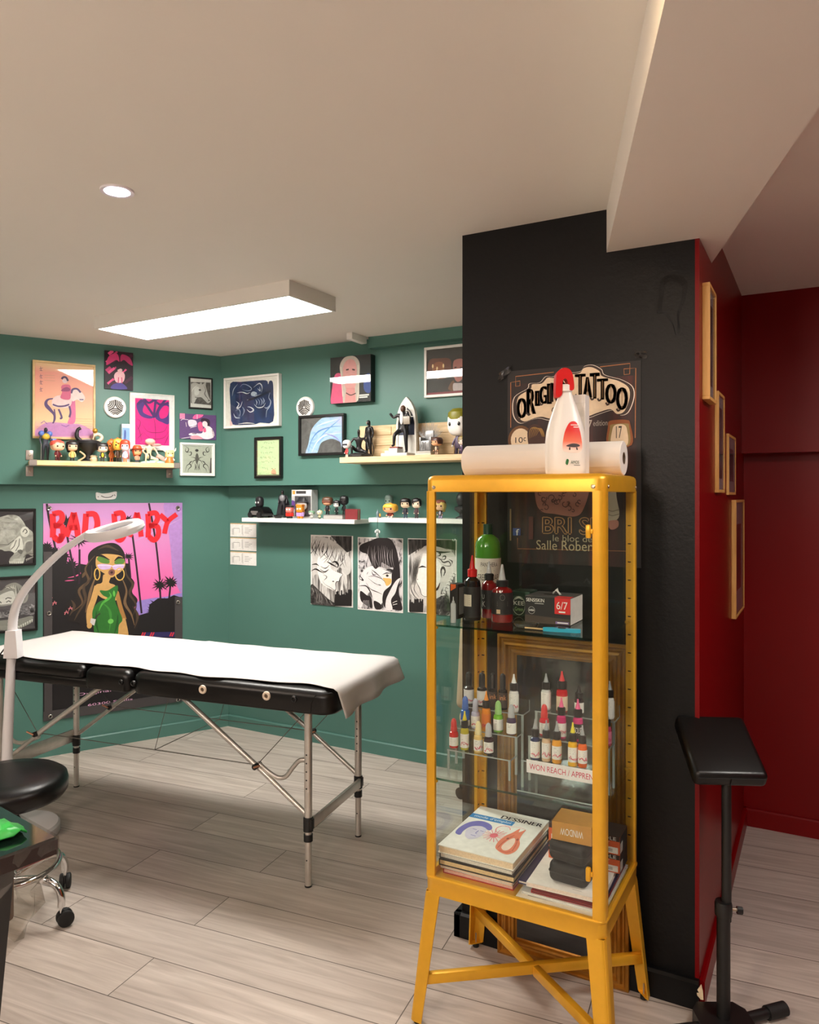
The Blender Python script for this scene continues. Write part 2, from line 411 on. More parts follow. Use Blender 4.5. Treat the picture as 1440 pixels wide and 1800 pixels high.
# the slanting boxed beam under the ceiling
ZB = 2.165
pl = on_z(1067, 444, ZB); pr = on_z(1249, 466, ZB)
q1, q2 = on_z(1170, 0, ZB), on_z(1440, 188, ZB)
dl = Vector((q1.x-pl.x, q1.y-pl.y)).normalized(); dr = Vector((q2.x-pr.x, q2.y-pr.y)).normalized()
tl = (-3.0-pl.y)/dl.y; tr = (-3.0-pr.y)/dr.y
poly = [(pl.x-dl.x*0.15, pl.y-dl.y*0.15), (pl.x+dl.x*tl, -3.0), (pr.x+dr.x*tr, -3.0), (pr.x-dr.x*0.0, pr.y-dr.y*0.0), (pr.x-0.06, pr.y+0.02)]
poly[0] = (pl.x-0.02, YP+0.06)
b = MB(); b.prism(poly, ZB, CEIL, CEILM); struct(b, 'trim_beam')

# skirting boards
HB = 0.072
def skirting(name, w, a0, a1, m, h=HB, t=0.014):
    b = MB(); p = [w.P(a0, 0, t), w.P(a1, 0, t), w.P(a1, 0, 0), w.P(a0, 0, 0)]
    b.prism([(q.x, q.y) for q in p], 0, h-0.006, m)
    q = [w.P(a0, 0, t*0.6), w.P(a1, 0, t*0.6), w.P(a1, 0, 0), w.P(a0, 0, 0)]
    vs = [Vector((v.x, v.y, h-0.006)) for v in p]+[Vector((v.x, v.y, h)) for v in q]
    b.raw(vs, [(k, (k+1) % 4, 4+(k+1) % 4, 4+k) for k in range(4)]+[(4, 5, 6, 7)], m)
    return b
struct(skirting('l', WLL, -7.4, 0.01, GREEN), 'baseboard_left'); struct(skirting('b', WBL, CL.x, XPL, GREEN), 'baseboard_back')
bb = skirting('p', WP, XPL-0.02, XR, BLACK, 0.078, 0.022)
CHIP = mat('bare chipped plaster', (236, 214, 178), 0.8, noise=(80, 0.1))
def chip(pts, off):
    P = blob_on(WP, pts, off+0.0012); Q = blob_on(WP, pts, off-0.001); n = len(P)
    bb.raw(P+Q, [tuple(range(n))]+[(k, n+k, n+(k+1) % n, (k+1) % n) for k in range(n)], CHIP)
chip([(1226, 1740), (1233, 1730), (1236, 1742), (1237, 1758), (1232, 1757), (1226, 1750), (1225, 1745), (1229, 1745)], 0.022)
struct(bb, 'baseboard_pillar')
bb = MB(); bb.bx(XPL-0.02, XPL, YP-0.022, 2.9, 0, 0.078, BLACK); struct(bb, 'baseboard_pillar_side')
struct(skirting('r', WR, YP, YL, RED, 0.076), 'baseboard_red_side'); struct(skirting('rb', WBL, XR, 1.2, RED, 0.076), 'baseboard_red_back')

# ------------------------------------------------------------------ lamps of the room, with added fill lamps out of view
def panel_lamp(name, label, loc, rz, E, col, size=(1.2, 0.30, 0.062), body=(226, 224, 218)):
    t = thing(name, label, 'ceiling light', loc, rz)
    w, d, h = size; fm = mat('lamp frame white', body, 0.45)
    b = MB(); lip = 0.012
    b.bx(-w/2, w/2, -d/2, -d/2+lip, -h, 0, fm); b.bx(-w/2, w/2, d/2-lip, d/2, -h, 0, fm)
    b.bx(-w/2, -w/2+lip, -d/2+lip, d/2-lip, -h, 0, fm); b.bx(w/2-lip, w/2, -d/2+lip, d/2-lip, -h, 0, fm)
    b.bx(-w/2+lip, w/2-lip, -d/2+lip, d/2-lip, -0.012, 0, fm)
    b.build('lamp_frame', t)
    b = MB(); b.bx(-w/2+lip, w/2-lip, -d/2+lip, d/2-lip, -h+0.004, -h+0.008, mat('diffuser '+name, (255, 255, 255), 0.5, emit=E, ecol=col))
    b.build('diffuser', t); return t
A, B2, C2 = on_z(511, 491, CEIL), on_z(168, 555, CEIL), on_z(588, 523, CEIL)
ux = (A-B2); rzp = math.atan2(ux.y, ux.x); pc = (B2+C2)/2
lx = ux.length; ly = (C2-A).length
panel_lamp('ceiling_panel_light', 'long rectangular white panel lamp glowing on the ceiling', (pc.x, pc.y, CEIL), rzp, PANEL_E, (255, 250, 242), (lx, 0.31, 0.062))
def downlight(label, loc, E, col, r=0.046):
    t = thing('recessed_spotlight', label, 'ceiling light', loc)
    b = MB(); b.lathe([(r*0.74, 0.0), (r*0.76, -0.004), (r*0.98, -0.005), (r, -0.001), (r, 0.0)], mat('spot ring', (228, 224, 228), 0.35), 32, cap=False); b.build('trim_ring', t)
    b = MB(); b.lathe([(0.0, -0.0025), (r*0.74, -0.0025), (r*0.74, 0), (0, 0)], mat('spot lens %d' % E, (255, 255, 255), 0.4, emit=E, ecol=col), 32, cap=False); b.build('lens', t)
    return t
sp = on_z(206, 335, CEIL); downlight('small round recessed spotlight glowing violet white in the ceiling', sp, SPOT_E, (240, 226, 255))
downlight('added warm recessed spotlight out of view above the glass cabinet', (-0.42, 0.95, CEIL), WARM_E, (255, 220, 170), 0.06)  # added out of view, where the pillar's sheen points, for warm brightness
panel_lamp('ceiling_panel_light', 'added warm fill panel on the ceiling, out of view behind the camera', (-1.3, -1.7, CEIL), 0.0, REAR_E, (255, 236, 208))  # unseen panel, added to fill the room from behind the camera
panel_lamp('ceiling_panel_light', 'added small cool fill panel, out of view on the red corridor ceiling', (0.62, 1.7, CEIL), PI/2, HALL_E, (214, 206, 255), (0.6, 0.3, 0.05))  # added out of view to give the corridor its cool light
panel_lamp('ceiling_panel_light', 'second added warm fill panel, out of view near the right wall', (0.35, -1.5, CEIL), PI/2, REAR_E, (255, 238, 212), (1.2, 0.3, 0.05))  # another fill panel added behind the camera, never seen
t = thing('fill_globe_lamp', 'added warm white fill globe, out of view behind the camera', 'fill lamp', (-0.9, -0.9, CEIL))  # globe added out of view to throw warm light on the ceiling
b = MB(); b.cyl((0, 0, -0.3), (0, 0, 0), 0.004, WHITE); b.lathe([(0, -0.02), (0.05, -0.02), (0.05, 0), (0, 0)], WHITE, 24); b.build('cord', t)
b = MB(); b.ball((0, 0, -0.42), 0.14, mat('opal glass', (255, 255, 255), 0.4, emit=GLOBE_E, ecol=(255, 232, 214)), 32); b.build('globe', t)
t2 = copy_tree(t); t2.location = (-3.1, -0.6, CEIL); t2['label'] = 'second added warm white fill globe, out of view on the left'  # second unseen globe, likewise added as fill
# white cable trunking on the ceiling
t0 = on_z(614, 584, CEIL)
b = MB(); b.bx(-0.018, 0.018, 0, YU-0.051-t0.y, -0.037, 0, WHITE, 0.004)
o = b.build('cable_trunking', None, (t0.x, t0.y, CEIL)); tag(o, 'short white cable trunking box on the ceiling near the back wall', 'cable cover')

# ================================================================== GLASS CABINET
GOLD = mat('gold painted steel', (230, 172, 42), 0.34, 0.4, noise=(25, 0.04), spec=0.6)
DGOLD = mat('slot shadow dark', (40, 22, 6), 0.8)
STEEL = mat('screw steel', (190, 180, 160), 0.3, 0.9)
GLASS = clear('cabinet glass', (251, 254, 252), 0.75)
GEDGE = clear('glass edge green', (168, 206, 190), 1.2)
RUB = mat('black rubber', (20, 20, 20), 0.6)
def rrect(hx, hy, r, n=6):
    out = []
    for cx, cy, a0 in ((hx-r, hy-r, 0), (-hx+r, hy-r, PI/2), (-hx+r, -hy+r, PI), (hx-r, -hy+r, 1.5*PI)):
        for k in range(n+1):
            a = a0+PI/2*k/n; out.append((cx+r*math.cos(a), cy+r*math.sin(a)))
    return out
def loft(b, rings, m, cap0=True, cap1=True):       # rings: list of lists of 3D points with equal counts
    n = len(rings[0]); vs = [p for r in rings for p in r]; fs = []
    for i in range(len(rings)-1):
        for k in range(n):
            k2 = (k+1) % n; fs.append((i*n+k, i*n+k2, (i+1)*n+k2, (i+1)*n+k))
    if cap0: fs.append(tuple(range(n-1, -1, -1)))
    if cap1: fs.append(tuple((len(rings)-1)*n+k for k in range(n)))
    return b.raw(vs, fs, m)
HX, HY = 0.2485, 0.185
CABX, CABY = -0.7135, 2.025
cab = thing('glass_display_cabinet', 'tall gold painted steel cabinet with glass sides in front of the black pillar', 'cabinet', (CABX, CABY, 0))
# top frame, pressed sheet with rounded edge
b = MB(); ins = [(1.450, 0.010), (1.450, 0.0), (1.480, 0.0), (1.487, 0.0015), (1.492, 0.006), (1.495, 0.014)]
loft(b, [[(x, y, z) for x, y in rrect(HX-i, HY-i, 0.03-i*0.5)] for z, i in ins], GOLD, False, True)
loft(b, [[(x, y, z) for x, y in rrect(HX-0.010, HY-0.010, 0.025)] for z in (1.450, 1.484)], GOLD, False, True)
top = b.build('top_frame', cab)
for sx in (-1, 1):
    b = MB(); b.lathe([(0.0, 0.0022), (0.0035, 0.002), (0.0055, 0.0)], STEEL, 12, T(sx*(HX-0.03), -HY, 1.462) @ R('X', PI/2)); b.build('screw', top)
    b = MB(); b.lathe([(0.0, 0.0022), (0.0035, 0.002), (0.0055, 0.0)], STEEL, 12, T(HX, sx*(HY-0.03), 1.462) @ R('Y', PI/2)); b.build('screw', top)
# lower frame band and bottom plate
b = MB()
ins = [(0.352, 0.012), (0.352, 0.0), (0.392, -0.001), (0.395, -0.003), (0.399, -0.003), (0.402, 0.0), (0.402, 0.012), (0.385, 0.012)]
loft(b, [[(x, y, z) for x, y in rrect(HX-i, HY-i, 0.03)] for z, i in ins], GOLD, False, True)
b.bx(-HX+0.013, HX-0.013, -HY+0.013, HY-0.013, 0.378, 0.3845, GOLD)
b.build('base_frame', cab)
def lprof(cx, cy, sx, sy, w, t, r, z):             # L section with a rounded outer corner at (cx,cy); sx,sy point outwards
    P = [(w, 0.0)]
    for k in range(6):
        a = PI/2*k/5; P.append((r-r*math.sin(a), r-r*math.cos(a)))
    P += [(0.0, w), (t, w), (t, t), (w, t)]
    return [(cx-sx*x, cy-sy*y, z) for x, y in P]
for sx in (-1, 1):
    for sy in (-1, 1):
        b = MB(); loft(b, [lprof(sx*(HX-0.001), sy*(HY-0.001), sx, sy, 0.031, 0.010, 0.016, z) for z in (0.398, 1.452)], GOLD)
        for k in range(18):                        # shelf slots punched along the inner faces
            z = 0.47+k*0.052
            b.box((sx*(HX-0.022), sy*(HY-0.0112), z), (0.009, 0.0006, 0.0035), DGOLD)
            b.box((sx*(HX-0.0112), sy*(HY-0.022), z), (0.0006, 0.009, 0.0035), DGOLD)
        b.build('post', cab)
        b = MB(); sp = 0.030
        lv = [(0.010, sp, 0.036), (0.12, sp*0.68, 0.040), (0.345, 0.001, 0.047), (0.356, -0.001, 0.047)]
        loft(b, [lprof(sx*(HX+o), sy*(HY+o), sx, sy, w, 0.004, 0.016, z) for z, o, w in lv], GOLD)
        b.prism([(sx*(HX+sp)-sx*x, sy*(HY+sp)-sy*y) for x, y in ((0.004, 0.012), (0.012, 0.004), (0.034, 0.004), (0.034, 0.008), (0.008, 0.034), (0.004, 0.034))], 0.010, 0.013, GOLD)
        lg = b.build('leg', cab)
        b = MB(); fx, fy = sx*(HX+sp-0.017), sy*(HY+sp-0.017)
        b.lathe([(0.0, 0.0), (0.010, 0.0), (0.010, 0.009), (0.0, 0.009)], RUB, 16, c=(fx, fy, 0)); b.cyl((fx, fy, 0.012), (fx, fy, 0.042), 0.0025, STEEL); b.build('foot', lg)
for k, (s1, s2, dz) in enumerate(((-1, 1, 0.0), (1, 1, 0.002))):
    p0 = Vector((s1*(HX+0.012), -(HY+0.012), 0.118)); p1 = Vector((-s1*(HX+0.012), HY+0.012, 0.118))
    d = (p1-p0); L_ = d.length; a = math.atan2(d.y, d.x)
    b = MB(); X = T((p0+p1)/2) @ R('Z', a)
    if k == 0: b.bx(-L_/2, L_/2, -0.010, 0.010, -0.014, 0.014, GOLD, 0.003, X=X)
    else:
        b.bx(-L_/2, -0.012, -0.010, 0.010, -0.014, 0.014, GOLD, 0.003, X=X); b.bx(0.012, L_/2, -0.010, 0.010, -0.014, 0.014, GOLD, 0.003, X=X)
    b.build('cross_brace', cab)
def pane(nm, x0, x1, y0, y1, z0=0.404, z1=1.449, par=cab):
    b = MB(); b.bx(x0, x1, y0, y1, z0, z1, GLASS); return b.build(nm, par, smooth=False)
dg_ = pane('door', -HX+0.028, HX-0.030, -HY+0.004, -HY+0.008)
for z in (1.352, 0.512):
    b = MB(); b.bx(HX-0.047, HX-0.035, -HY-0.010, -HY+0.004, z-0.017, z+0.017, GOLD, 0.004); b.bx(HX-0.042, HX-0.030, -HY-0.004, -HY+0.002, z-0.006, z+0.006, GOLD, 0.002); b.build('latch', dg_)
pane('glass_pane', -HX+0.004, -HX+0.008, -HY+0.031, HY-0.031); pane('glass_pane', HX-0.008, HX-0.004, -HY+0.031, HY-0.031)
pane('glass_pane', -HX+0.031, HX-0.031, HY-0.008, HY-0.004)
SH1, SH2 = 1.087, 0.667
for z in (SH1, SH2):
    b = MB(); x, y = HX-0.013, HY-0.013
    b.bx(-x, x, -y+0.002, y, z-0.005, z, GLASS); b.bx(-x, x, -y, -y+0.002, z-0.005, z, GEDGE)
    s_ = b.build('glass_shelf', cab, smooth=False)
    for sx in (-1, 1):
        for sy in (-1, 1):
            b = MB(); b.bx(sx*(HX-0.034), sx*(HX-0.010), sy*(HY-0.018), sy*(HY-0.0105), z-0.012, z-0.0052, GOLD); b.build('shelf_clip', s_)

# ================================================================== MASSAGE TABLE
LEATH = mat('black upholstery', (12, 11, 11), 0.33, spec=0.4, bump=(160, 0.05), noise=(4, 0.1))
ALU = mat('brushed aluminium', (206, 201, 194), 0.36, 0.7, noise=(30, 0.06))
BLK = mat('black plastic', (18, 18, 18), 0.4)
IVORY = mat('ivory plastic ring', (226, 208, 186), 0.4)
WIRE = mat('steel cable', (120, 116, 110), 0.4, 0.8)
A0 = on_z(542, 1558, 0); mt_rz = math.radians(7.9)
mt = thing('massage_table', 'folding black upholstered massage table on aluminium legs by the green walls', 'massage table', (A0.x, A0.y, 0), mt_rz)
def cushion(nm, x0, x1, z0, z1, r=0.028):
    b = MB(); hx, hz = (x1-x0)/2, z1-z0
    cr_ = 0.055 if x1 > 0 else 0.025; prof = [(0.0, 0.014), (0.004, 0.004), (0.012, 0.0), (hz-r, 0.0), (hz-r*0.62, 0.003), (hz-r*0.3, 0.010), (hz-r*0.08, 0.020), (hz, 0.034)]
    loft(b, [[(x+(x0+x1)/2, y+0.22, z0+z) for x, y in rrect(hx-i, 0.295-i, max(0.006, cr_-i*0.4), 8)] for z, i in prof], LEATH); return b.build(nm, mt, ang=60)
cu = cushion('padded_top', -0.757, 0.135, 0.655, 0.745)
c2 = cushion('padded_top', -0.988, -0.763, 0.657, 0.744)
c3 = cushion('backrest_pad', -1.665, -0.996, 0.692, 0.748, 0.022)
b = MB(); b.bx(-1.66, -0.97, -0.068, 0.508, 0.655, 0.696, LEATH, 0.012, 3); b.build('backrest_frame', mt)
b = MB(); b.tube([(0.128, -0.066+0.0*k, 0.66) for k in range(2)]+[(0.128, -0.066, 0.735)], 0.0015, LEATH, 6); b.tube([(0.05, -0.0755, 0.665), (0.052, -0.076, 0.70), (0.07, -0.074, 0.728), (0.125, -0.055, 0.738)], 0.0018, LEATH, 6); b.build('seam', cu)
def boss(nm, x, z, r, m, hole, par):
    b = MB(); X = T(x, -0.074, z) @ R('X', PI/2)
    b.lathe([(r*0.45, 0.0), (r*0.45, 0.006), (r*0.6, 0.0075), (r*0.9, 0.006), (r, 0.0)], m, 24, X, cap=False)
    b.lathe([(0.0, 0.0022), (r*0.46, 0.0022), (r*0.46, 0.0)], hole, 16, X, cap=False); b.build(nm, par)
BRN = mat('brown hole', (92, 74, 56), 0.7)
boss('ring', -0.409, 0.706, 0.017, IVORY, BRN, cu); boss('ring', -0.131, 0.708, 0.017, IVORY, BRN, cu); boss('bolt', -0.017, 0.707, 0.013, BLK, BLK, cu)
boss('bolt', -0.735, 0.70, 0.012, BLK, BLK, cu); boss('bolt', -0.795, 0.70, 0.012, BLK, BLK, c2)
LX = (0.0, -1.531); LY = (0.0, 0.44)
for x in LX:
    for y in LY:
        b = MB(); b.lathe([(0.0148, 0.20), (0.0148, 0.66)], ALU, 20, c=(x, y, 0)); b.lathe([(0.0125, 0.004), (0.0125, 0.22)], ALU, 20, c=(x, y, 0))
        for k in range(5): b.ball((x, y-0.0128, 0.488-0.031*k), (0.004, 0.0034, 0.004), BLK, 8)
        b.ball((x, y-0.0122, 0.10), (0.003, 0.002, 0.003), BLK, 8)
        lg = b.build('leg', mt)
        b = MB(); b.lathe([(0.0, 0.0), (0.0135, 0.0), (0.0135, 0.006), (0.0, 0.006)], BLK, 16, c=(x, y, 0)); b.build('foot', lg)
        b = MB(); b.lathe([(0.0185, 0.205), (0.0185, 0.253), (0.0148, 0.257)], BLK, 20, c=(x, y, 0)); b.lathe([(0.017, 0.168), (0.017, 0.193)], BLK, 20, c=(x, y, 0)); b.bx(x-0.02 if x < -1 else x-0.004, x+0.004 if x < -1 else x+0.02, y-0.012, y+0.012, 0.212, 0.25, BLK, 0.003); b.build('collar', lg)
for x, h0, h1, dx in ((0.0, 0.212, 0.250, 0.012), (-1.531, 0.225, 0.285, -0.012)):
    b = MB(); b.bx(x+dx-0.006, x+dx+0.006, 0.012, 0.428, h0, h1, ALU, 0.002); b.build('cross_plate', mt)
for y in LY:
    for s, xo in ((1, 0.0), (-1, -1.531)):
        f = lambda x: xo+s*x
        b = MB(); b.cyl((f(-0.566), y, 0.65), (f(-0.2187), y, 0.415), 0.0105, ALU); b.cyl((f(-0.235), y+0.004, 0.424), (f(-0.006), y+0.004, 0.26), 0.0095, ALU); b.build('brace', mt)
        b = MB(); b.cyl((f(-0.2187), y-0.02, 0.417), (f(-0.2187), y+0.02, 0.417), 0.011, BLK); b.cyl((f(-0.2187), y-0.022, 0.417), (f(-0.19), y-0.03, 0.43), 0.004, mat('copper pin', (196, 140, 110), 0.35, 0.7)); b.build('joint', mt)
        if y == 0:
            b = MB(); P = [(0, 0.461), (-0.04, 0.456), (-0.07, 0.425), (-0.10, 0.388), (-0.135, 0.381), (-0.175, 0.398), (-0.2187, 0.424)] if s == 1 else [(0.0, 0.40), (-0.10, 0.36), (-0.2187, 0.40)]
            b.tube([(f(x), y+0.008, z) for x, z in spl(P, 5, False)], 0.0085, ALU); b.build('bent_rod', mt)
        b = MB(); b.cyl((f(-0.2187), y, 0.42), (f(-0.005), y+0.02, 0.652), 0.0016, WIRE, n=6); b.build('cable', mt)
    b = MB(); b.cyl((-0.2187, y, 0.42), (-1.312, y, 0.42), 0.0018, WIRE, n=6); b.cyl((-0.694, y, 0.42), (-0.62, y, 0.655), 0.0014, WIRE, n=6); b.build('cable', mt)
b = MB(); b.cyl((-0.694, 0, 0.42), (-0.694, 0.44, 0.42), 0.0016, WIRE, n=6); b.build('cable', mt)
# paper sheet over the table, hanging over the right end
PAPER = mat('white paper sheet', (206, 203, 201), 0.7, bump=(30, 0.12))
def paper_sheet():
    nx, ny = 90, 34; vs, fs = [], []
    Ltop = 1.64+0.128; Lh = 0.105; tot = Ltop+Lh; R_ = 0.024
    for i in range(nx+1):
        u = i/nx; s_ = u*tot if u < 1 else tot
        for j in range(ny+1):
            v = j/ny; y0 = -0.043+0.012*math.sin(i*0.5)*(i/nx)+0.010*math.sin(i*0.17+1)
            y = y0+(0.522-y0)*v
            w = 0.0012*math.sin(9*y+s_*5)+0.0010*math.sin(31*s_+11*y)
            w += 0.0035*math.exp(-((s_-0.74-0.10*v)/0.012)**2)      # crease across at the hinge
            if s_ < Ltop: x, z = -1.64+s_, 0.7515+w
            else:
                t = s_-Ltop
                if t < R_*PI/2: a = t/R_; x, z = -1.64+Ltop+R_*math.sin(a), 0.7515-R_*(1-math.cos(a))+w
                else:
                    k = t-R_*PI/2; x = -1.64+Ltop+R_+0.22*k+0.010*math.sin(14*v+1.0)*k/0.06; z = 0.7515-R_-k*(0.95+0.22*(1-v))
                y += (0.5-v)*-0.02*t/0.1
            vs.append((x, y, z))
    for i in range(nx):
        for j in range(ny):
            a = i*(ny+1)+j; fs.append((a, a+ny+1, a+ny+2, a+1))
    b = MB(); b.raw(vs, fs, PAPER); o = b.build('paper_sheet', None, (A0.x, A0.y, 0), mt_rz, ang=80)
    md = o.modifiers.new('thickness', 'SOLIDIFY'); md.thickness = 0.0008; md.offset = 1
    return tag(o, 'white paper sheet covering the massage table and hanging over its end', 'paper sheet')
paper_sheet()

# ================================================================== MAGNIFIER FLOOR LAMP
LWH = mat('lamp white plastic', (214, 212, 214), 0.35)
p = cr(-1.655, 3.2); lp = thing('magnifier_floor_lamp', 'white gooseneck magnifier lamp on a round floor base beside the massage table', 'floor lamp', (p.x, p.y, 0), TH)
b = MB(); b.lathe([(0.0, 0.0), (0.158, 0.0), (0.162, 0.006), (0.162, 0.036), (0.154, 0.046), (0.0, 0.05)], LWH, 48); b.build('base', lp)
def lc(u, v, d): return Vector(((u-CX)/FPX*d+1.655, d-3.2, EYE-(v-CY)/FPX*d))
b = MB(); b.tube([(-0.055, 0, 0.04), (-0.045, 0, 0.42), (-0.027, 0, 0.80)], [0.0225, 0.021, 0.018], LWH, 20); b.build('pole', lp)
b = MB(); X = T(-0.018, -0.004, 0.0)
b.raw([(x, y, z) for z, h in ((0.757, 0.030), (0.872, 0.021)) for x, y in ((-h, -0.026), (h, -0.026), (h, 0.026), (-h, 0.026))], [(3, 2, 1, 0), (4, 5, 6, 7), (0, 1, 5, 4), (1, 2, 6, 5), (2, 3, 7, 6), (3, 0, 4, 7)], LWH, X)
b.build('control_box', lp)
gp = [(22, 1112, 3.2), (23, 1088, 3.2), (29, 1064, 3.19), (42, 1040, 3.17), (62, 1015, 3.15), (88, 988, 3.12), (117, 963, 3.09), (158, 936, 3.06)]
gp = [lc(*q) for q in gp]; gs = spl([tuple(q) for q in gp], 10, False)
b = MB(); NN = len(gs)
b.tube(gs, [(0.0205-0.008*i/NN)*(1.0 if i % 2 else 0.95) for i in range(NN)], LWH, 16); b.build('gooseneck', lp)
h0, h1 = lc(150, 942, 3.06), lc(250, 922, 3.0)
dx = (h1-h0); L_ = dx.length; dxn = dx.normalized(); side = Vector((0.25, -0.95, -0.18)); side = (side-dxn*side.dot(dxn)).normalized(); up = dxn.cross(side)*-1
if up.z < 0: up = -up
MX = Matrix((( dxn.x, side.x, up.x, (h0.x+h1.x)/2), (dxn.y, side.y, up.y, (h0.y+h1.y)/2), (dxn.z, side.z, up.z, (h0.z+h1.z)/2), (0, 0, 0, 1)))
b = MB(); n = 40
def head_ring(sc, z): return [(L_/2*sc*math.cos(a)*(1.0 if math.cos(a) > 0 else 1.0), 0.088*sc*math.sin(a)*(1-0.35*(0.5-0.5*math.cos(a))**1.5), z) for a in [2*PI*k/n for k in range(n)]]
loft(b, [[MX @ Vector(q) for q in head_ring(s_, z)] for s_, z in ((0.66, 0.010), (0.70, 0.014), (0.9, 0.017), (1.0, 0.004), (1.0, -0.010), (0.92, -0.022), (0.70, -0.026), (0.66, -0.022), (0.66, 0.010))], LWH, False, False)
hd = b.build('lamp_head', lp)
b = MB(); loft(b, [[MX @ Vector(q) for q in head_ring(s_, z)] for s_, z in ((0.665, -0.012), (0.40, -0.016), (0.1, -0.018), (0.1, 0.006), (0.40, 0.004), (0.665, 0.0))], clear('lens glass', (236, 240, 244), 1.0)); b.build('lens', hd)
b = MB(); q0 = lc(12, 1135, 3.2); b.tube([(q0.x, q0.y, q0.z), (q0.x-0.035, q0.y-0.01, q0.z-0.05), (q0.x-0.045, q0.y-0.01, q0.z-0.2), (q0.x-0.05, q0.y, q0.z-0.75)], 0.003, BLK, 8); b.build('power_cord', lp)

# ================================================================== ROLLING STOOL
CHROME = mat('chrome', (220, 220, 220), 0.08, 1.0)
p = cr(-1.375, 2.58); st = thing('rolling_stool', 'round black padded stool on a chrome five caster base in the lower left', 'stool', (p.x, p.y, 0), TH)
b = MB(); b.lathe([(0.0, 0.405), (0.15, 0.405), (0.184, 0.412), (0.193, 0.425), (0.195, 0.452), (0.190, 0.472), (0.173, 0.484), (0.12, 0.489), (0.0, 0.491)], LEATH, 56); b.build('seat', st, ang=80)
b = MB(); b.lathe([(0.0, 0.385), (0.08, 0.385), (0.10, 0.405), (0.0, 0.406)], BLK, 24); b.lathe([(0.025, 0.12), (0.025, 0.27), (0.017, 0.275), (0.017, 0.39)], CHROME, 24); b.build('gas_column', st)
b = MB(); b.tube([(0.05, -0.05, 0.39), (0.10, -0.10, 0.375), (0.135, -0.12, 0.345)], 0.005, BLK, 10); b.tube([(0.115, -0.11, 0.362), (0.16, -0.13, 0.325), (0.19, -0.14, 0.29)], [0.012, 0.015, 0.003], BLK, 10, flat=0.5); b.build('height_lever', st)
b = MB(); b.lathe([(0.0, 0.105), (0.034, 0.105), (0.034, 0.15), (0.026, 0.16), (0.0, 0.16)], CHROME, 24); b.build('hub', st)
b = MB(); b.tube([(0.165*math.cos(2*PI*k/48), 0.165*math.sin(2*PI*k/48), 0.175) for k in range(48)], 0.010, CHROME, 12, True)
for k in range(3): a = 0.7+2*PI*k/3; b.tube([(0.025*math.cos(a), 0.025*math.sin(a), 0.15), (0.165*math.cos(a), 0.165*math.sin(a), 0.172)], 0.006, CHROME, 8)
b.build('foot_ring', st)
for k in range(5):
    a = math.radians(-14+72*k); c_, s_ = math.cos(a), math.sin(a)
    P = [(0.02, 0.128), (0.10, 0.145), (0.16, 0.148), (0.20, 0.132), (0.217, 0.10), (0.218, 0.068)]
    b = MB(); b.tube([(r*c_, r*s_, z) for r, z in spl(P, 5, False)], 0.0125, CHROME, 14); lg = b.build('leg', st)
    b = MB(); cx, cy = 0.218*c_, 0.218*s_; X = T(cx, cy, 0.027) @ R('Z', a+0.9)
    for sd in (-1, 1): b.lathe([(0.0, -0.008), (0.02, -0.009), (0.026, -0.006), (0.027, 0.0), (0.026, 0.006), (0.02, 0.009), (0.0, 0.008)], RUB, 24, X @ T(0.012, sd*0.011, 0) @ R('X', PI/2))
    b.cyl((cx, cy, 0.045), (cx, cy, 0.072), 0.006, CHROME); b.box((0.006, 0, 0.012), (0.034, 0.008, 0.03), RUB, 0.003, X=X); b.build('caster', lg)

# ================================================================== WRAPPED WORK TRAY (bottom left corner)
p = cr(-0.711, 1.53); ta = math.radians(142-180)      # local x runs towards the back corner
wt = thing('work_tray_table', 'black framed glass top work table wrapped in clear plastic film in the corner', 'side table', (p.x, p.y, 0), TH+ta)
TW, TD, TZ = 0.46, 0.42, 0.75                         # x from -TW..0, y from -TD..0
DBR = mat('dark brown frame', (38, 24, 22), 0.25)
b = MB(); 
for x0, x1, y0, y1 in ((-TW, 0, -0.018, 0), (-TW, 0, -TD, -TD+0.018), (-TW, -TW+0.018, -TD+0.018, -0.018), (-0.018, 0, -TD+0.018, -0.018)): b.bx(x0, x1, y0, y1, TZ-0.034, TZ-0.004, DBR)
b.build('frame', wt)
b = MB(); b.bx(-TW+0.004, -0.004, -TD+0.004, -0.004, TZ-0.004, TZ, mat('dark green glass', (18, 30, 26), 0.05, coat=0.6)); b.build('glass_top', wt)
b = MB(); b.bx(-TW+0.06, -0.05, -TD+0.05, -0.06, TZ-0.16, TZ-0.036, mat('brown drawer', (74, 48, 24), 0.22, noise=(9, 0.3)), 0.01); b.build('drawer', wt)
for lx, ly, ex, ey in ((-0.04, -0.10, -0.10, -0.02), (-0.04, -TD+0.06, -0.1, 0.02), (-TW+0.04, -0.06, 0.1, -0.02), (-TW+0.04, -TD+0.06, 0.1, 0.02)):
    b = MB(); vs = [(lx+dx+ex*t, ly+dy+ey*t, z) for t, z in ((0, TZ-0.034), (1, 0.0)) for dx, dy in ((-0.028, -0.02), (0.028, -0.02), (0.028, 0.02), (-0.028, 0.02))]
    b.raw(vs, [(0, 1, 2, 3), (7, 6, 5, 4), (0, 4, 5, 1), (1, 5, 6, 2), (2, 6, 7, 3), (3, 7, 4, 0)], mat('black lacquer', (16, 15, 15), 0.3))
    for zz in (0.30, 0.36): b.ball((lx+ex*0.55+0.03, ly+ey*0.55, zz), (0.004, 0.006, 0.006), STEEL, 8)
    b.build('leg', wt)
FILM = clear('plastic film', (238, 236, 232), 1.5, 0.06)
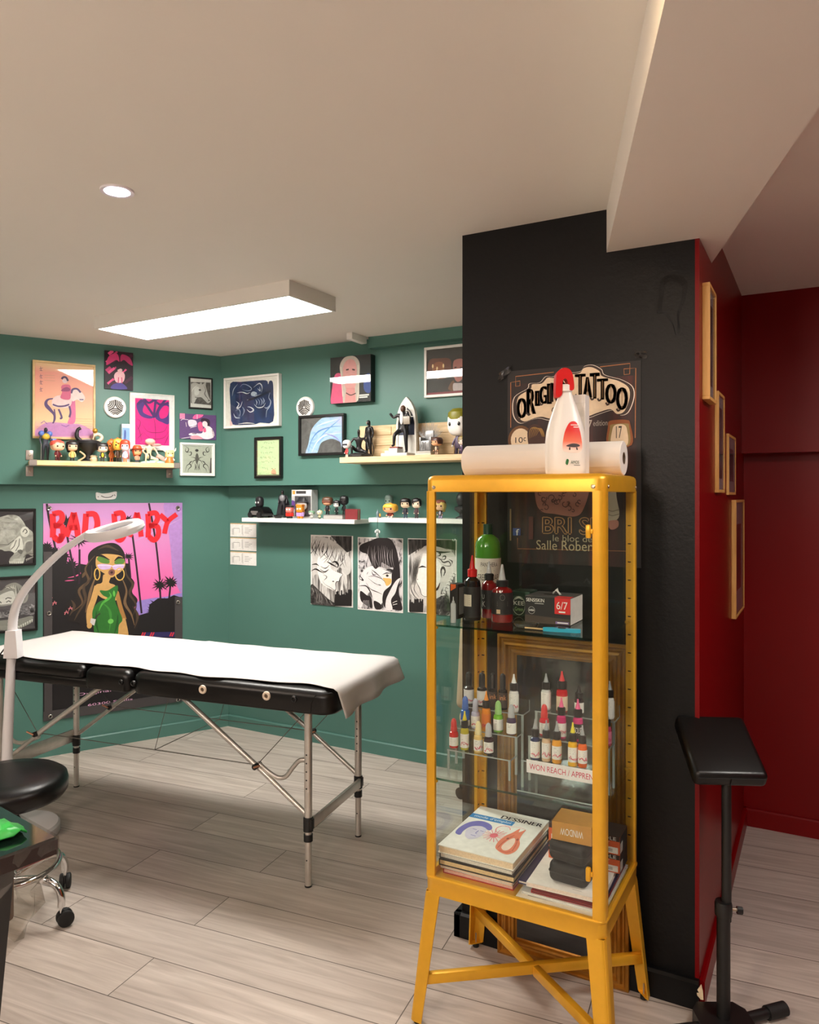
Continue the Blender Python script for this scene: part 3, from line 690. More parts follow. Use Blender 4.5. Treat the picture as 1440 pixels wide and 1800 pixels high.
def film():
    random.seed(3); b = MB(); per = [(-TW, 0), (0, 0), (0, -TD), (-TW, -TD)]; ring = []
    for i in range(4):
        (x0, y0), (x1, y1) = per[i], per[(i+1) % 4]
        for k in range(16): t = k/16; ring.append((x0+(x1-x0)*t, y0+(y1-y0)*t))
    n = len(ring); rows = []
    cx, cy = -TW/2, -TD/2
    for j in range(9):
        zz = TZ+0.002-0.21*(j/8)**1.1; row = []
        for k, (x, y) in enumerate(ring):
            f = 1.006-0.22*(j/8)**1.3+(random.uniform(-0.045, 0.045)*min(1, j/2.0)); row.append((cx+(x-cx)*f, cy+(y-cy)*f, zz+(random.uniform(-0.012, 0.012) if j > 1 else 0)))
        rows.append(row)
    loft(b, rows, FILM, False, False); return b
film().build('plastic_wrap', wt, ang=18)
b = MB(); random.seed(5)
g = [[(-0.10+0.05*(i/6-0.5)*2+random.uniform(-.004, .004), -0.13+0.032*(j/4-0.5)*2+random.uniform(-.004, .004), 0.004+random.uniform(0, 0.014)*(0 if j in (0, 4) else 1)) for j in range(5)] for i in range(7)]
b.raw([q for r in g for q in r], [(i*5+j, i*5+5+j, i*5+6+j, i*5+1+j) for i in range(6) for j in range(4)], mat('green foil', (62, 190, 84), 0.35))
o = b.build('wipes_packet', None, (wt.location.x, wt.location.y, TZ), TH+ta, ang=20); md = o.modifiers.new('thickness', 'SOLIDIFY'); md.thickness = 0.004; md.offset = 1
g0 = on_z(0, 1466, TZ); o.location = (g0.x-(Matrix.Rotation(TH+ta, 2) @ Vector((-0.10, -0.13))).x, g0.y-(Matrix.Rotation(TH+ta, 2) @ Vector((-0.10, -0.13))).y, TZ+0.001)
tag(o, 'crumpled bright green packet lying on the wrapped work table', 'packet')

# ================================================================== ARM REST STAND (lower right)
p = cr(0.8425, 2.03); ar = thing('arm_rest_stand', 'black padded arm rest on an adjustable floor stand beside the pillar', 'arm rest', (p.x, p.y, 0), TH)
STK = mat('black powder coat', (20, 19, 19), 0.42, noise=(60, 0.15))
b = MB(); pts = [(-0.072, -0.07), (0.072, -0.07), (0.072, 0.03), (0.05, 0.06), (-0.05, 0.06), (-0.072, 0.03)]; b.prism(pts, 0.004, 0.042, STK); b.build('base_block', ar)
for q, nm in (((-0.31, -0.05), 'foot_bar'), ((0.185, 0.06), 'foot_bar'), ((0.03, -0.33), 'foot_bar')):
    b = MB(); v = Vector((q[0], q[1], 0.021)); s0 = v.normalized()*0.04; b.cyl((s0.x, s0.y, 0.021), v, 0.014, STK); f = b.build(nm, ar)
    b = MB(); d = (v-Vector((0, 0, 0.021))).normalized(); b.cyl(v-d*0.05, v+d*0.012, 0.0185, RUB, n=20); b.build('rubber_cap', f)
b = MB(); b.cyl((0, 0, 0.03), (0, 0, 0.335), 0.0175, STK, n=24); b.build('lower_pole', ar)
b = MB(); b.cyl((0.008, 0, 0.30), (0.008, 0.0, 0.705), 0.0128, STK, n=24); b.build('upper_pole', ar)
b = MB(); b.lathe([(0.0215, 0.315), (0.0225, 0.322), (0.0225, 0.345), (0.0205, 0.352)], BLK, 24); b.cyl((0.02, 0, 0.33), (0.044, 0, 0.328), 0.0045, STEEL); b.cyl((0.036, 0, 0.328), (0.05, -0.002, 0.327), 0.010, BLK, n=8); b.build('clamp_collar', ar)
b = MB(); dz, dd = 0.10, 0.185; tl_ = math.atan2(dz, dd); X = T(0.0, 0.03, 0.748) @ R('Z', math.radians(-4)) @ R('X', tl_)
b.box((0, 0, 0), (0.188, 0.215, 0.046), LEATH, 0.014, 4, X); pd_ = b.build('arm_pad', ar)
b = MB(); b.tube([X @ Vector((x, -0.1085, 0.012)) for x in (-0.085, 0, 0.085)], 0.0013, LEATH, 6); b.tube([X @ Vector((0.0, -0.109, z)) for z in (0.012, -0.02)], 0.0013, LEATH, 6); b.build('seam', pd_)
b = MB(); b.box((0.004, 0.0, -0.027), (0.08, 0.10, 0.008), STK, X=X); b.build('mount_plate', ar)

# ================================================================== PICTURES ON THE WALLS
FRBLK = mat('black picture frame', (18, 17, 17), 0.35); FRWHT = mat('white picture frame', (235, 233, 228), 0.4)
FRWOOD = wood('pale wood frame', (196, 164, 112), (222, 192, 140), (6, 60, 6)); FROAK = wood('honey wood frame', (206, 152, 80), (226, 176, 104), (30, 30, 2))
PGLASS = clear('picture glass', (250, 252, 251), 0.9)
K = (18, 16, 18); WH = (238, 236, 232)
def uvmap(w, a0, z0, Wd, Hh, off):
    def uv(u, v):
        a, z = w.hit(u, v, off); return ((a-a0)/Wd, (z-z0)/Hh)
    return uv
def picture(name, label, cat, w, rect, draw, base=WH, frame=None, fw=0.012, depth=0.018, mount=None, glass=True, group=None, canvas=None, tilt=0.0, rect_r=None):
    u0, u1, v0, v1 = rect                                   # pixels of the left edge top/bottom and of both sides
    a0, z1 = w.hit(u0, v0, depth); _, z0 = w.hit(u0, v1, depth); a1 = w.hit(u1, v0, depth)[0]
    Wd, Hh = a1-a0, z1-z0
    t = thing(name, label, cat, w.P((a0+a1)/2, z0), w.rz, group)
    if frame is not None:
        b = MB(); x, f = Wd/2, fw
        for q in ((-x, x, 0, f), (-x, x, Hh-f, Hh), (-x, -x+f, f, Hh-f), (x-f, x, f, Hh-f)): b.bx(q[0], q[1], -depth, 0, q[2], q[3], frame, 0.0015, 1)
        b.build('frame', t, smooth=False)
        y = -depth*0.55; m0 = fw
        b = MB(); b.bx(-x+f*0.9, x-f*0.9, y+0.0005, -0.001, f*0.9, Hh-f*0.9, ink((120, 100, 80))); 
        if mount is not None:
            mm, mc = mount; b.bx(-x+f, x-f, y-0.0012, y, f, Hh-f, ink(mc)); b.build('mount_board', t, smooth=False); m0 = fw+mm; y -= 0.0014
        else: b.build('backing', t, smooth=False)
        g = Art(Wd-2*m0, Hh-2*m0, base, T(0, y-0.0006, m0))
        g.uv = uvmap(w, a0+m0, z0+m0, Wd-2*m0, Hh-2*m0, depth)
    else:
        b = MB(); b.bx(-Wd/2, Wd/2, -depth, 0, 0, Hh, canvas or ink(base)); b.build('canvas' if depth > 0.006 else 'sheet', t, smooth=False)
        g = Art(Wd, Hh, base, T(0, -depth-0.0003, 0)); g.uv = uvmap(w, a0, z0, Wd, Hh, depth)
    g.at = lambda ox, oy, s, P: [g.uv(ox+X/s, oy+Y/s) for X, Y in P]
    draw(g); g.build('print', t)
    if canvas is not None and depth > 0.03:
        b = MB(); b.bx(-Wd/2, Wd/2, -depth-0.0048, -depth-0.0036, 0, Hh, PGLASS); b.build('gloss_coat', t, smooth=False)
    if frame is not None and glass:
        b = MB(); b.bx(-Wd/2+fw, Wd/2-fw, -depth*0.55-0.0075, -depth*0.55-0.0062, fw, Hh-fw, PGLASS); b.build('glass', t, smooth=False)

    return t

# --- left wall, upper part
def d_rider(g):
    q = lambda P: g.at(0, 580, 3.6, P)
    g.shape([(0, 0), (1, 0), (1, 1), (0, 1)], fade('rider print', [(0.02, (214, 150, 196)), (0.16, (236, 170, 180)), (0.3, (250, 206, 160)), (0.62, (250, 176, 150)), (0.92, (246, 160, 146)), (1.0, (246, 204, 160))], 2, g.h*1.08))
    g.blob(q([(232, 630), (300, 585), (420, 590), (520, 600), (585, 640), (585, 668), (232, 668)]), (206, 140, 196))
    g.blob(q([(470, 400), (450, 460), (445, 540), (430, 590), (475, 585), (480, 500)]), (222, 110, 160))
    P2 = (86, 58, 116)
    g.line(q([(355, 432), (305, 440), (292, 470), (320, 505), (345, 540), (338, 590)]), 0.07, P2, 5, True)
    g.blob(q([(330, 450), (350, 420), (400, 412), (450, 420), (455, 460), (430, 490), (370, 490), (335, 480)]), (240, 206, 208))
    g.line(q([(335, 470), (370, 482), (410, 480), (440, 470)]), 0.03, P2, 4)
    g.line(q([(372, 500), (385, 530), (392, 555), (380, 560)]), 0.035, P2, 4); g.line(q([(440, 480), (448, 520), (440, 552)]), 0.035, P2, 4)
    g.line(q([(345, 500), (350, 560), (335, 590)]), 0.025, P2, 4)
    g.blob(q([(450, 400), (480, 375), (520, 395), (540, 430), (520, 455), (490, 440), (460, 450)]), (238, 214, 214))
    g.line(q([(452, 400), (462, 375), (490, 372), (512, 395)]), 0.035, P2, 4); g.line(q([(505, 440), (530, 440)]), 0.02, P2)
    g.blob(q([(385, 430), (395, 390), (388, 360), (405, 345), (445, 350), (450, 400), (440, 440)]), (216, 96, 136))
    g.blob(q([(388, 380), (420, 360), (445, 372), (440, 386), (400, 388)]), (150, 60, 110))
    g.ell(*q([(412, 322)])[0], 0.045, 0.03, (232, 200, 206)); g.line(q([(392, 310), (402, 298), (420, 300), (432, 322)]), 0.035, (70, 46, 96), 4)
    for y in (245, 292, 330, 375): g.lines([q([(250, y), (272, y-6)]), q([(258, y-14), (262, y+12)]), q([(252, y+10), (270, y+12)])], 0.008, (120, 90, 120))
    g.lines([q([(282, y), (350, y+3)]) for y in (285, 300, 318)]+[q([(440+20*(y % 3), y), (585, y+4)]) for y in (560, 575, 590, 605, 618)]+[q([(232, y), (300, y+2)]) for y in (612, 622)], 0.006, (206, 160, 130))
    g.lines([q([(260, 590), (280, 575), (300, 595)]), q([(390, 600), (420, 612), (440, 600)])], 0.014, (150, 100, 170))
picture('framed_print', 'pale wood framed orange and pink print of a rider on a horse', 'picture', WL, (57.5, 168, 632, 770), d_rider, (250, 206, 158), FRWOOD, 0.011, 0.02)
def d_demon(g):
    q = lambda P: g.at(0, 580, 3.6, P); PK = (220, 62, 128)
    random.seed(4)
    for _ in range(16):
        x, y = random.uniform(670, 840), random.uniform(140, 360); l = random.uniform(20, 50)
        g.line(q([(x, y), (x+l, y-l*0.8)]), random.uniform(0.05, 0.13), random.choice([(196, 56, 116), (232, 84, 144), (70, 20, 50), (120, 30, 80)]), step=True)
    g.blob(q([(672, 220), (690, 165), (740, 150), (755, 200), (735, 190), (700, 210)]), PK); g.blob(q([(840, 225), (820, 175), (770, 155), (762, 200), (785, 190), (815, 215)]), (190, 50, 110))
    g.blob(q([(735, 330), (722, 290), (740, 265), (775, 265), (790, 290), (778, 330)]), (240, 190, 200))
    g.ell(*q([(758, 252)])[0], 0.09, 0.07, (240, 200, 204)); g.blob(q([(735, 255), (740, 230), (765, 222), (785, 238), (782, 262), (765, 245)]), (24, 14, 30))
    g.lines([q([(750, 300), (748, 340)]), q([(770, 300), (772, 340)])], 0.03, (200, 40, 100))
    g.blob(q([(705, 372), (715, 345), (760, 335), (790, 350), (800, 375)]), (74, 60, 140))
picture('canvas_print', 'small unframed dark and hot pink canvas print high on the left wall', 'picture', WL, (184, 234, 615.5, 683), d_demon, (34, 14, 32), None, 0, 0.012, canvas=ink((30, 12, 28)))
def d_torso(g):
    q = lambda P: g.at(0, 580, 3.6, P); PU = (84, 44, 132); DK = (140, 8, 92)
    g.blob(q([(865, 480), (880, 450), (905, 440), (950, 500), (975, 550), (940, 560), (890, 540)]), PU); g.blob(q([(1072, 590), (1030, 585), (985, 555), (1005, 500), (1040, 470), (1075, 480)]), PU)
    g.blob(q([(908, 520), (918, 470), (945, 455), (975, 500), (972, 545)]), (236, 20, 136)); g.blob(q([(1010, 520), (1040, 480), (1070, 490), (1060, 545), (1020, 560)]), (236, 20, 136))
    for P in ([(905, 420), (940, 460), (985, 440), (1040, 425)], [(905, 440), (960, 520), (980, 555)], [(1060, 430), (1010, 490), (985, 550)], [(945, 410), (1010, 470), (1070, 460)], [(990, 410), (985, 460), (975, 550)], [(870, 470), (905, 445)]):
        g.line(q(P), 0.07, (78, 34, 110), 4)
    for P in ([(975, 555), (985, 620), (985, 720)], [(905, 600), (935, 640), (985, 650), (1040, 640), (1062, 600)], [(905, 640), (945, 680), (985, 690), (1040, 680), (1070, 640)], [(862, 600), (885, 640), (900, 720)], [(865, 560), (890, 580), (880, 620), (862, 630)], [(930, 725), (960, 690)], [(1040, 730), (1072, 660)], [(870, 690), (905, 650)]):
        g.line(q(P), 0.022, DK, 5, True)
picture('framed_print', 'white framed magenta print of a torso with purple straps', 'picture', WL, (228.5, 307, 689.5, 790), d_torso, (238, 22, 138), FRWHT, 0.006, 0.018, (0.024, (240, 238, 240)))
def d_horse(g):
    q = lambda P: g.at(310, 650, 9, P)
    g.shape(q([(232, 190), (545, 200), (555, 560), (236, 525)]), streaks('pencil grey', [(0.3, (60, 56, 54)), (0.7, (120, 114, 110))], (30, 30, 30)))
    g.blob(q([(245, 340), (240, 230), (300, 200), (370, 225), (385, 205), (405, 200), (415, 230), (455, 200), (475, 205), (470, 250), (490, 330), (520, 430), (548, 480), (535, 515), (500, 525), (450, 480), (400, 445), (350, 440), (320, 460), (290, 520), (250, 525)]), (196, 192, 188))
    g.blob(q([(290, 300), (330, 265), (370, 290), (365, 370), (330, 405), (295, 380)]), (222, 220, 216))
    g.line(q([(440, 250), (470, 320), (455, 380), (500, 450), (520, 490)]), 0.05, (100, 94, 92), 5, True); g.ell(*q([(378, 318)])[0], 0.06, 0.03, (50, 46, 44))
    g.line(q([(245, 345), (285, 285), (340, 240)]), 0.05, (232, 230, 226), 4, True); g.line(q([(300, 430), (350, 440), (400, 440), (450, 485)]), 0.03, (80, 76, 74), 4); g.ell(*q([(522, 484)])[0], 0.03, 0.025, (40, 36, 36))
picture('framed_drawing', 'small black framed grey drawing of a horse head', 'picture', WL, (332.5, 374, 661.5, 717.5), d_horse, (226, 222, 218), FRBLK, 0.008, 0.016)
def d_manga(g):
    q = lambda P: g.at(310, 650, 9, P)
    g.shape(q([(55, 690), (135, 690), (135, 775), (55, 775)]), (240, 130, 170)); g.blob(q([(260, 770), (300, 710), (420, 700), (410, 740), (330, 775)]), (244, 96, 160))
    g.blob(q([(190, 800), (300, 800), (320, 870), (210, 900)]), (236, 214, 228)); g.blob(q([(340, 850), (400, 830), (420, 960), (360, 960)]), (232, 90, 140))
    g.blob(q([(415, 830), (470, 815), (500, 880), (470, 910), (420, 890)]), (248, 214, 220)); g.blob(q([(390, 820), (400, 770), (470, 770), (525, 800), (530, 880), (490, 920), (490, 840), (440, 810)]), (44, 24, 50))
    g.blob(q([(430, 930), (500, 890), (570, 940), (600, 1050), (520, 1095), (420, 1090), (330, 1060), (200, 1030), (240, 1000), (400, 1005)]), (246, 226, 232)); g.blob(q([(430, 930), (460, 920), (470, 980), (430, 985)]), (236, 96, 140))
    g.blob(q([(235, 1050), (330, 1040), (420, 1090), (240, 1095)]), (236, 150, 166)); g.lines([q([(70, 800), (100, 780), (190, 790)]), q([(75, 1090), (230, 1060)]), q([(150, 830), (160, 900)]), q([(330, 700), (330, 780)]), q([(220, 880), (310, 860)]), q([(220, 920), (320, 890)])], 0.012, (238, 226, 234))
    g.lines([q([(560+6*k, 950+24*k), (580+4*k, 960+24*k)]) for k in range(5)]+[q([(250, 1010), (320, 1012)])], 0.02, (60, 30, 60))
picture('art_print', 'unframed landscape print in pink white and purple ink', 'picture', WL, (316, 380, 726.5, 771), d_manga, (92, 64, 116), None, 0, 0.006)
def d_scroll(g):
    q = lambda P: g.at(310, 650, 9, P); D = (52, 48, 46)
    for s in (1, -1):
        f = lambda P: q([(337+s*(X-337), Y) for X, Y in P])
        for P in ([(150, 1210), (200, 1250), (180, 1300), (150, 1280), (160, 1230)], [(180, 1310), (240, 1300), (235, 1350), (200, 1350)], [(240, 1380), (290, 1390), (320, 1420), (280, 1440), (250, 1500)], [(150, 1600), (170, 1520), (220, 1490), (240, 1530), (200, 1570), (190, 1620)], [(300, 1480), (310, 1540), (295, 1590)], [(270, 1440), (230, 1460), (200, 1500)]):
            g.line(f(P), 0.035, D, 5, True)
    g.ell(*q([(330, 1275)])[0], 0.06, 0.05, (60, 56, 54)); g.blob(q([(320, 1330), (345, 1330), (360, 1400), (340, 1480), (320, 1480), (305, 1400)]), (92, 90, 84))
    g.lines([q([(330, 1480), (322, 1590)]), q([(345, 1480), (350, 1590)]), q([(118, 1200), (560, 1212)]), q([(122, 1635), (560, 1635)])], 0.014, D)
    g.shape(q([(545, 1400), (562, 1390), (562, 1640), (530, 1640)]), (96, 84, 84))
picture('framed_print', 'white framed square grey print of ornamental scrolls beside the wooden shelf', 'picture', WL, (317, 378, 777.5, 836), d_scroll, (188, 190, 176), FRWHT, 0.012, 0.02, (0.006, (240, 240, 236)))
# --- back wall, upper part
def d_cyan(g):
    q = lambda P: g.at(385, 640, 8.57, P); L_ = (190, 198, 214)
    g.shape(spl(q([(148, 290), (300, 265), (500, 248), (690, 240), (720, 300), (740, 250), (790, 270), (800, 500), (795, 860), (600, 880), (520, 905), (350, 915), (180, 905), (160, 800), (150, 600)]), 3), streaks('indigo print', [(0.3, (28, 36, 74)), (0.7, (46, 70, 120))], (6, 6, 6)))
    random.seed(8)
    for P in ([(290, 350), (340, 300), (420, 320), (470, 370), (420, 400), (330, 380)], [(250, 430), (330, 420), (400, 440), (450, 420)], [(480, 440), (500, 420), (540, 430), (540, 470), (500, 480)], [(400, 540), (500, 500), (620, 450), (740, 400)], [(510, 600), (560, 650), (640, 640), (680, 580)], [(560, 520), (590, 560), (580, 620)], [(600, 510), (630, 560), (610, 620)], [(640, 500), (660, 550), (640, 600)], [(530, 530), (550, 570), (540, 620)], [(240, 560), (280, 600), (250, 660), (300, 640), (330, 560)], [(230, 700), (280, 680), (300, 740), (270, 810)], [(330, 780), (360, 700), (330, 640)], [(400, 680), (450, 720), (500, 690), (460, 650), (410, 640)], [(750, 420), (730, 500), (760, 560), (740, 640), (700, 700), (690, 800)], [(660, 640), (700, 660), (760, 600)], [(180, 480), (200, 380), (260, 300)], [(500, 350), (560, 300), (600, 290), (630, 340), (620, 420)], [(560, 360), (600, 400), (590, 340)], [(200, 740), (230, 800), (300, 810)]):
        g.line(q(P), random.uniform(0.012, 0.03), random.choice([L_, (150, 160, 186), (214, 216, 222)]), 6, True)
    g.ell(*q([(500, 445)])[0], 0.05, 0.05, (170, 180, 196)); g.line(q([(420, 540), (560, 490), (760, 400)]), 0.035, (20, 26, 54), 5)
    g.blob(q([(150, 840), (185, 900), (150, 930)]), (244, 206, 204)); g.line(q([(270, 900), (400, 885), (520, 895)]), 0.016, WH, 4, True)
picture('framed_print', 'white framed dark blue botanical cyanotype print in the corner', 'picture', WB, (393, 490, 665, 753.5), d_cyan, (238, 232, 226), FRWHT, 0.013, 0.03)
def d_letter(g):
    q = lambda P: g.at(385, 640, 8.57, P); G = (120, 140, 110); random.seed(2)
    for y, x0, x1 in ((1185, 670, 810), (1255, 620, 830), (1335, 620, 810), (1410, 605, 840), (1470, 630, 800), (1575, 640, 745)):
        x = x0; LL = []
        while x < x1:
            wv = random.uniform(9, 22); LL.append(q([(x, y+random.uniform(-22, 10)), (x+wv*0.5, y+random.uniform(-16, 18)), (x+wv, y+random.uniform(-18, 14))])); x += wv+random.choice([5, 6, 20])
        g.lines(LL, 0.013, G)
    for _ in range(16): x, y = random.uniform(600, 760), random.uniform(1620, 1680); g.ell(*q([(x, y)])[0], 0.014, 0.01, (120, 170, 100), 8)
    g.blob(q([(775, 1640), (790, 1590), (815, 1580), (840, 1600), (850, 1650), (810, 1660)]), (232, 170, 140)); g.lines([q([(780, 1575), (800, 1570)]), q([(830, 1570), (845, 1580)]), q([(780, 1650), (850, 1655)])], 0.018, (150, 96, 80))
picture('framed_letter', 'narrow black framed pale green handwritten letter', 'picture', WB, (446.5, 494, 769, 841), d_letter, (206, 228, 178), FRBLK, 0.014, 0.022, (0.007, (112, 104, 84)))
def d_arm(g):
    q = lambda P: g.at(380, 580, 3.2, P)
    g.shape([(0, 0), (1, 0), (1, 1), (0, 1)], streaks('charcoal grey', [(0.3, (84, 80, 80)), (0.7, (112, 108, 108))], (20, 20, 20)))
    g.shape(spl(q([(497, 700), (512, 640), (530, 560), (570, 510), (610, 488), (720, 480), (720, 700), (700, 660), (690, 630), (650, 612), (610, 620), (580, 640), (555, 700)]), 4), streaks('pale blue pencil', [(0.25, (120, 160, 214)), (0.5, (176, 206, 232)), (0.62, (190, 190, 230)), (0.8, (206, 226, 238))], (9, 9, 14)))
    for P, c in (([(510, 690), (530, 620), (570, 570), (640, 545), (700, 540)], (96, 140, 204)), ([(530, 690), (560, 630), (610, 590), (690, 580)], (226, 238, 244)), ([(580, 600), (620, 560), (690, 500)], (110, 160, 216)), ([(560, 540), (610, 520), (680, 500)], (222, 234, 244)), ([(600, 580), (660, 600), (700, 640)], (150, 140, 206))): g.line(q(P), 0.03, c, 6, True)
picture('framed_drawing', 'wide black framed drawing of a pale blue bent arm on grey', 'picture', WB, (524, 604.5, 731, 801.5), d_arm, (98, 94, 94), FRBLK, 0.014, 0.028)
def d_face(g):
    q = lambda P: g.at(570, 600, 5.76, P)
    g.blob(q([(75, 640), (80, 480), (110, 340), (170, 330), (190, 420), (200, 640)]), (226, 84, 130)); g.blob(q([(400, 470), (410, 360), (460, 330), (470, 500), (430, 520)]), (50, 76, 150))
    g.blob(q([(165, 330), (160, 240), (200, 170), (260, 148), (320, 160), (360, 230), (355, 400), (340, 600), (200, 640), (190, 430)]), (204, 188, 178))
    g.blob(q([(190, 280), (215, 210), (260, 180), (310, 200), (330, 280), (325, 420), (290, 500), (235, 500), (200, 420)]), (228, 160, 158)); g.shape(q([(225, 470), (310, 470), (325, 640), (205, 640)]), (222, 146, 146))
    g.ell(*q([(268, 395)])[0], 0.085, 0.055, (150, 26, 44)); g.ell(*q([(268, 388)])[0], 0.05, 0.025, (60, 14, 20))
    g.line(q([(222, 522), (270, 545), (322, 525)]), 0.02, (40, 20, 24), 4); g.lines([q([(355, 548), (455, 540)]), q([(355, 568), (440, 562)])], 0.03, WH); g.lines([q([(170, 260), (180, 420), (190, 560)]), q([(345, 240), (350, 420), (340, 600)])], 0.02, (232, 220, 206))
    g.lines([q([(222, 290), (250, 284)]), q([(285, 284), (312, 290)])], 0.03, (60, 30, 34))
picture('canvas_print', 'black edged glossy canvas portrait of a blonde woman high on the back wall', 'picture', WB, (581, 652, 629.5, 710), d_face, (26, 24, 28), None, 0, 0.045, canvas=mat('gloss black canvas', (14, 13, 14), 0.25))
def d_gent(g):
    q = lambda P: g.at(570, 600, 5.76, P)
    g.blob(q([(1050, 330), (1060, 190), (1150, 170), (1270, 180), (1270, 320), (1180, 380)]), (120, 70, 56)); g.blob(q([(1090, 300), (1110, 220), (1190, 210), (1210, 300), (1150, 340)]), (160, 96, 66))
    for X, Y in ((1092, 250), (1200, 245), (1136, 275)): g.ell(*q([(X, Y)])[0], 0.016, 0.045, (250, 214, 160))
    for X, Y in ((1090, 345), (1150, 345), (1200, 330), (1120, 320), (1175, 310)): g.ell(*q([(X, Y)])[0], 0.02, 0.03, (204, 150, 110), 10)
    g.line(q([(1090, 300), (1110, 340), (1150, 360), (1190, 335), (1200, 290)]), 0.014, (196, 140, 100), 5); g.lines([q([(1140, 280), (1146, 380)]), q([(1092, 268), (1092, 300)]), q([(1200, 268), (1200, 300)])], 0.012, (180, 130, 96))
    g.blob(q([(1250, 500), (1270, 420), (1290, 330), (1280, 220), (1320, 140), (1420, 130), (1470, 180), (1480, 330), (1500, 500)]), (66, 54, 52))
    g.blob(q([(1298, 230), (1320, 185), (1390, 175), (1430, 220), (1420, 330), (1370, 400), (1330, 400), (1302, 330)]), (190, 120, 112)); g.blob(q([(1250, 480), (1280, 410), (1310, 400), (1310, 500)]), (120, 82, 62))
    g.blob(q([(1300, 430), (1340, 420), (1400, 430), (1410, 510), (1310, 510)]), (206, 190, 192)); g.lines([q([(1312, 265), (1335, 260)]), q([(1370, 262), (1400, 265)])], 0.02, (60, 34, 32)); g.line(q([(1325, 355), (1350, 362), (1375, 356)]), 0.018, (130, 60, 60)); g.line(q([(1342, 270), (1338, 320), (1355, 325)]), 0.012, (140, 84, 78))
    g.shape([(-0.1, 0), (1, 0), (1, 0.045), (0, 0.045)], (150, 66, 76)); g.shape([(0, 0.045), (1, 0.045), (1, 0.055), (0, 0.055)], (92, 40, 48))
picture('framed_photo', 'white framed dim portrait of a long haired man by candle light next to the pillar', 'picture', WB, (745.5, 852, 611, 699.5), d_gent, (62, 56, 56), FRWHT, 0.014, 0.02)
# --- lower back wall posters
INKBG = lambda nm: streaks(nm, [(0.30, (24, 22, 22)), (0.45, (120, 116, 112)), (0.58, (216, 214, 210)), (0.8, (236, 234, 230))], (46, 5, 5), 1.2)
def d_p1(g):
    q = lambda P: g.at(540, 930, 8, P); BK = (26, 22, 22); GY = (128, 124, 122)
    g.rect(0.03, 0.02, 0.97, 0.98, INKBG('ink wash'))
    g.shape(q([(330, 95), (628, 100), (628, 300), (560, 330), (480, 250)]), streaks('dark ink', [(0.4, (20, 18, 18)), (0.7, (90, 86, 84))], (60, 6, 6)))
    g.blob(q([(80, 690), (70, 420), (60, 200), (140, 110), (260, 120), (400, 190), (500, 270), (590, 380), (620, 520), (600, 620), (540, 640), (470, 540), (420, 580), (300, 640), (180, 640), (110, 640)]), (206, 204, 200))
    g.blob(q([(150, 420), (230, 330), (330, 420), (340, 560), (500, 640), (460, 690), (450, 740), (420, 760), (400, 850), (360, 860), (200, 760), (150, 600)]), (240, 238, 234))
    random.seed(11)
    for k in range(26):
        x = 80+k*19; y = 150+0.45*max(0, x-160)+random.uniform(-20, 20); g.line(q([(x, y), (x+random.uniform(-70, 30), y+120), (x+random.uniform(-130, 50), y+230)]), 0.02, random.choice([BK, GY, (236, 234, 230), GY, (70, 66, 66)]), 4, True)
    for P, wd in (([(280, 455), (340, 490), (430, 540)], 0.035), ([(350, 470), (400, 460), (440, 500), (430, 540)], 0.05), ([(440, 540), (470, 600), (505, 640), (470, 680), (450, 735), (420, 740), (405, 770), (410, 830), (390, 860), (330, 820), (260, 780), (210, 720)], 0.016), ([(355, 735), (385, 735)], 0.025), ([(60, 590), (120, 560), (180, 590), (240, 620)], 0.03), ([(70, 500), (130, 490), (170, 520)], 0.025), ([(180, 560), (250, 600), (310, 560)], 0.02), ([(190, 520), (260, 550), (320, 500)], 0.014), ([(230, 640), (280, 670), (240, 720)], 0.014)): g.line(q(P), wd, BK, 5, True)
    g.shape(spl(q([(60, 780), (160, 850), (300, 980), (420, 1080), (60, 1050)]), 4), streaks('ink coat', [(0.35, (24, 22, 22)), (0.6, (84, 80, 78)), (0.75, (160, 156, 152))], (30, 30, 30)))
    for k in range(9): g.line(q([(80+k*34, 800+k*28), (110+k*34, 900+k*22), (90+k*40, 1050)]), 0.014, random.choice([BK, (150, 148, 144)]), 4, True)
    for k in range(14): x = 400+k*17; g.line(q([(x, 1080), (x+4, 900+random.uniform(-60, 60))]), 0.03, BK, 0, False)
picture('art_poster', 'black and white poster of a profile with swept pale hair, first of the three posters', 'poster', WBL, (546.5, 620.5, 940, 1062), d_p1, WH, None, 0, 0.0022)
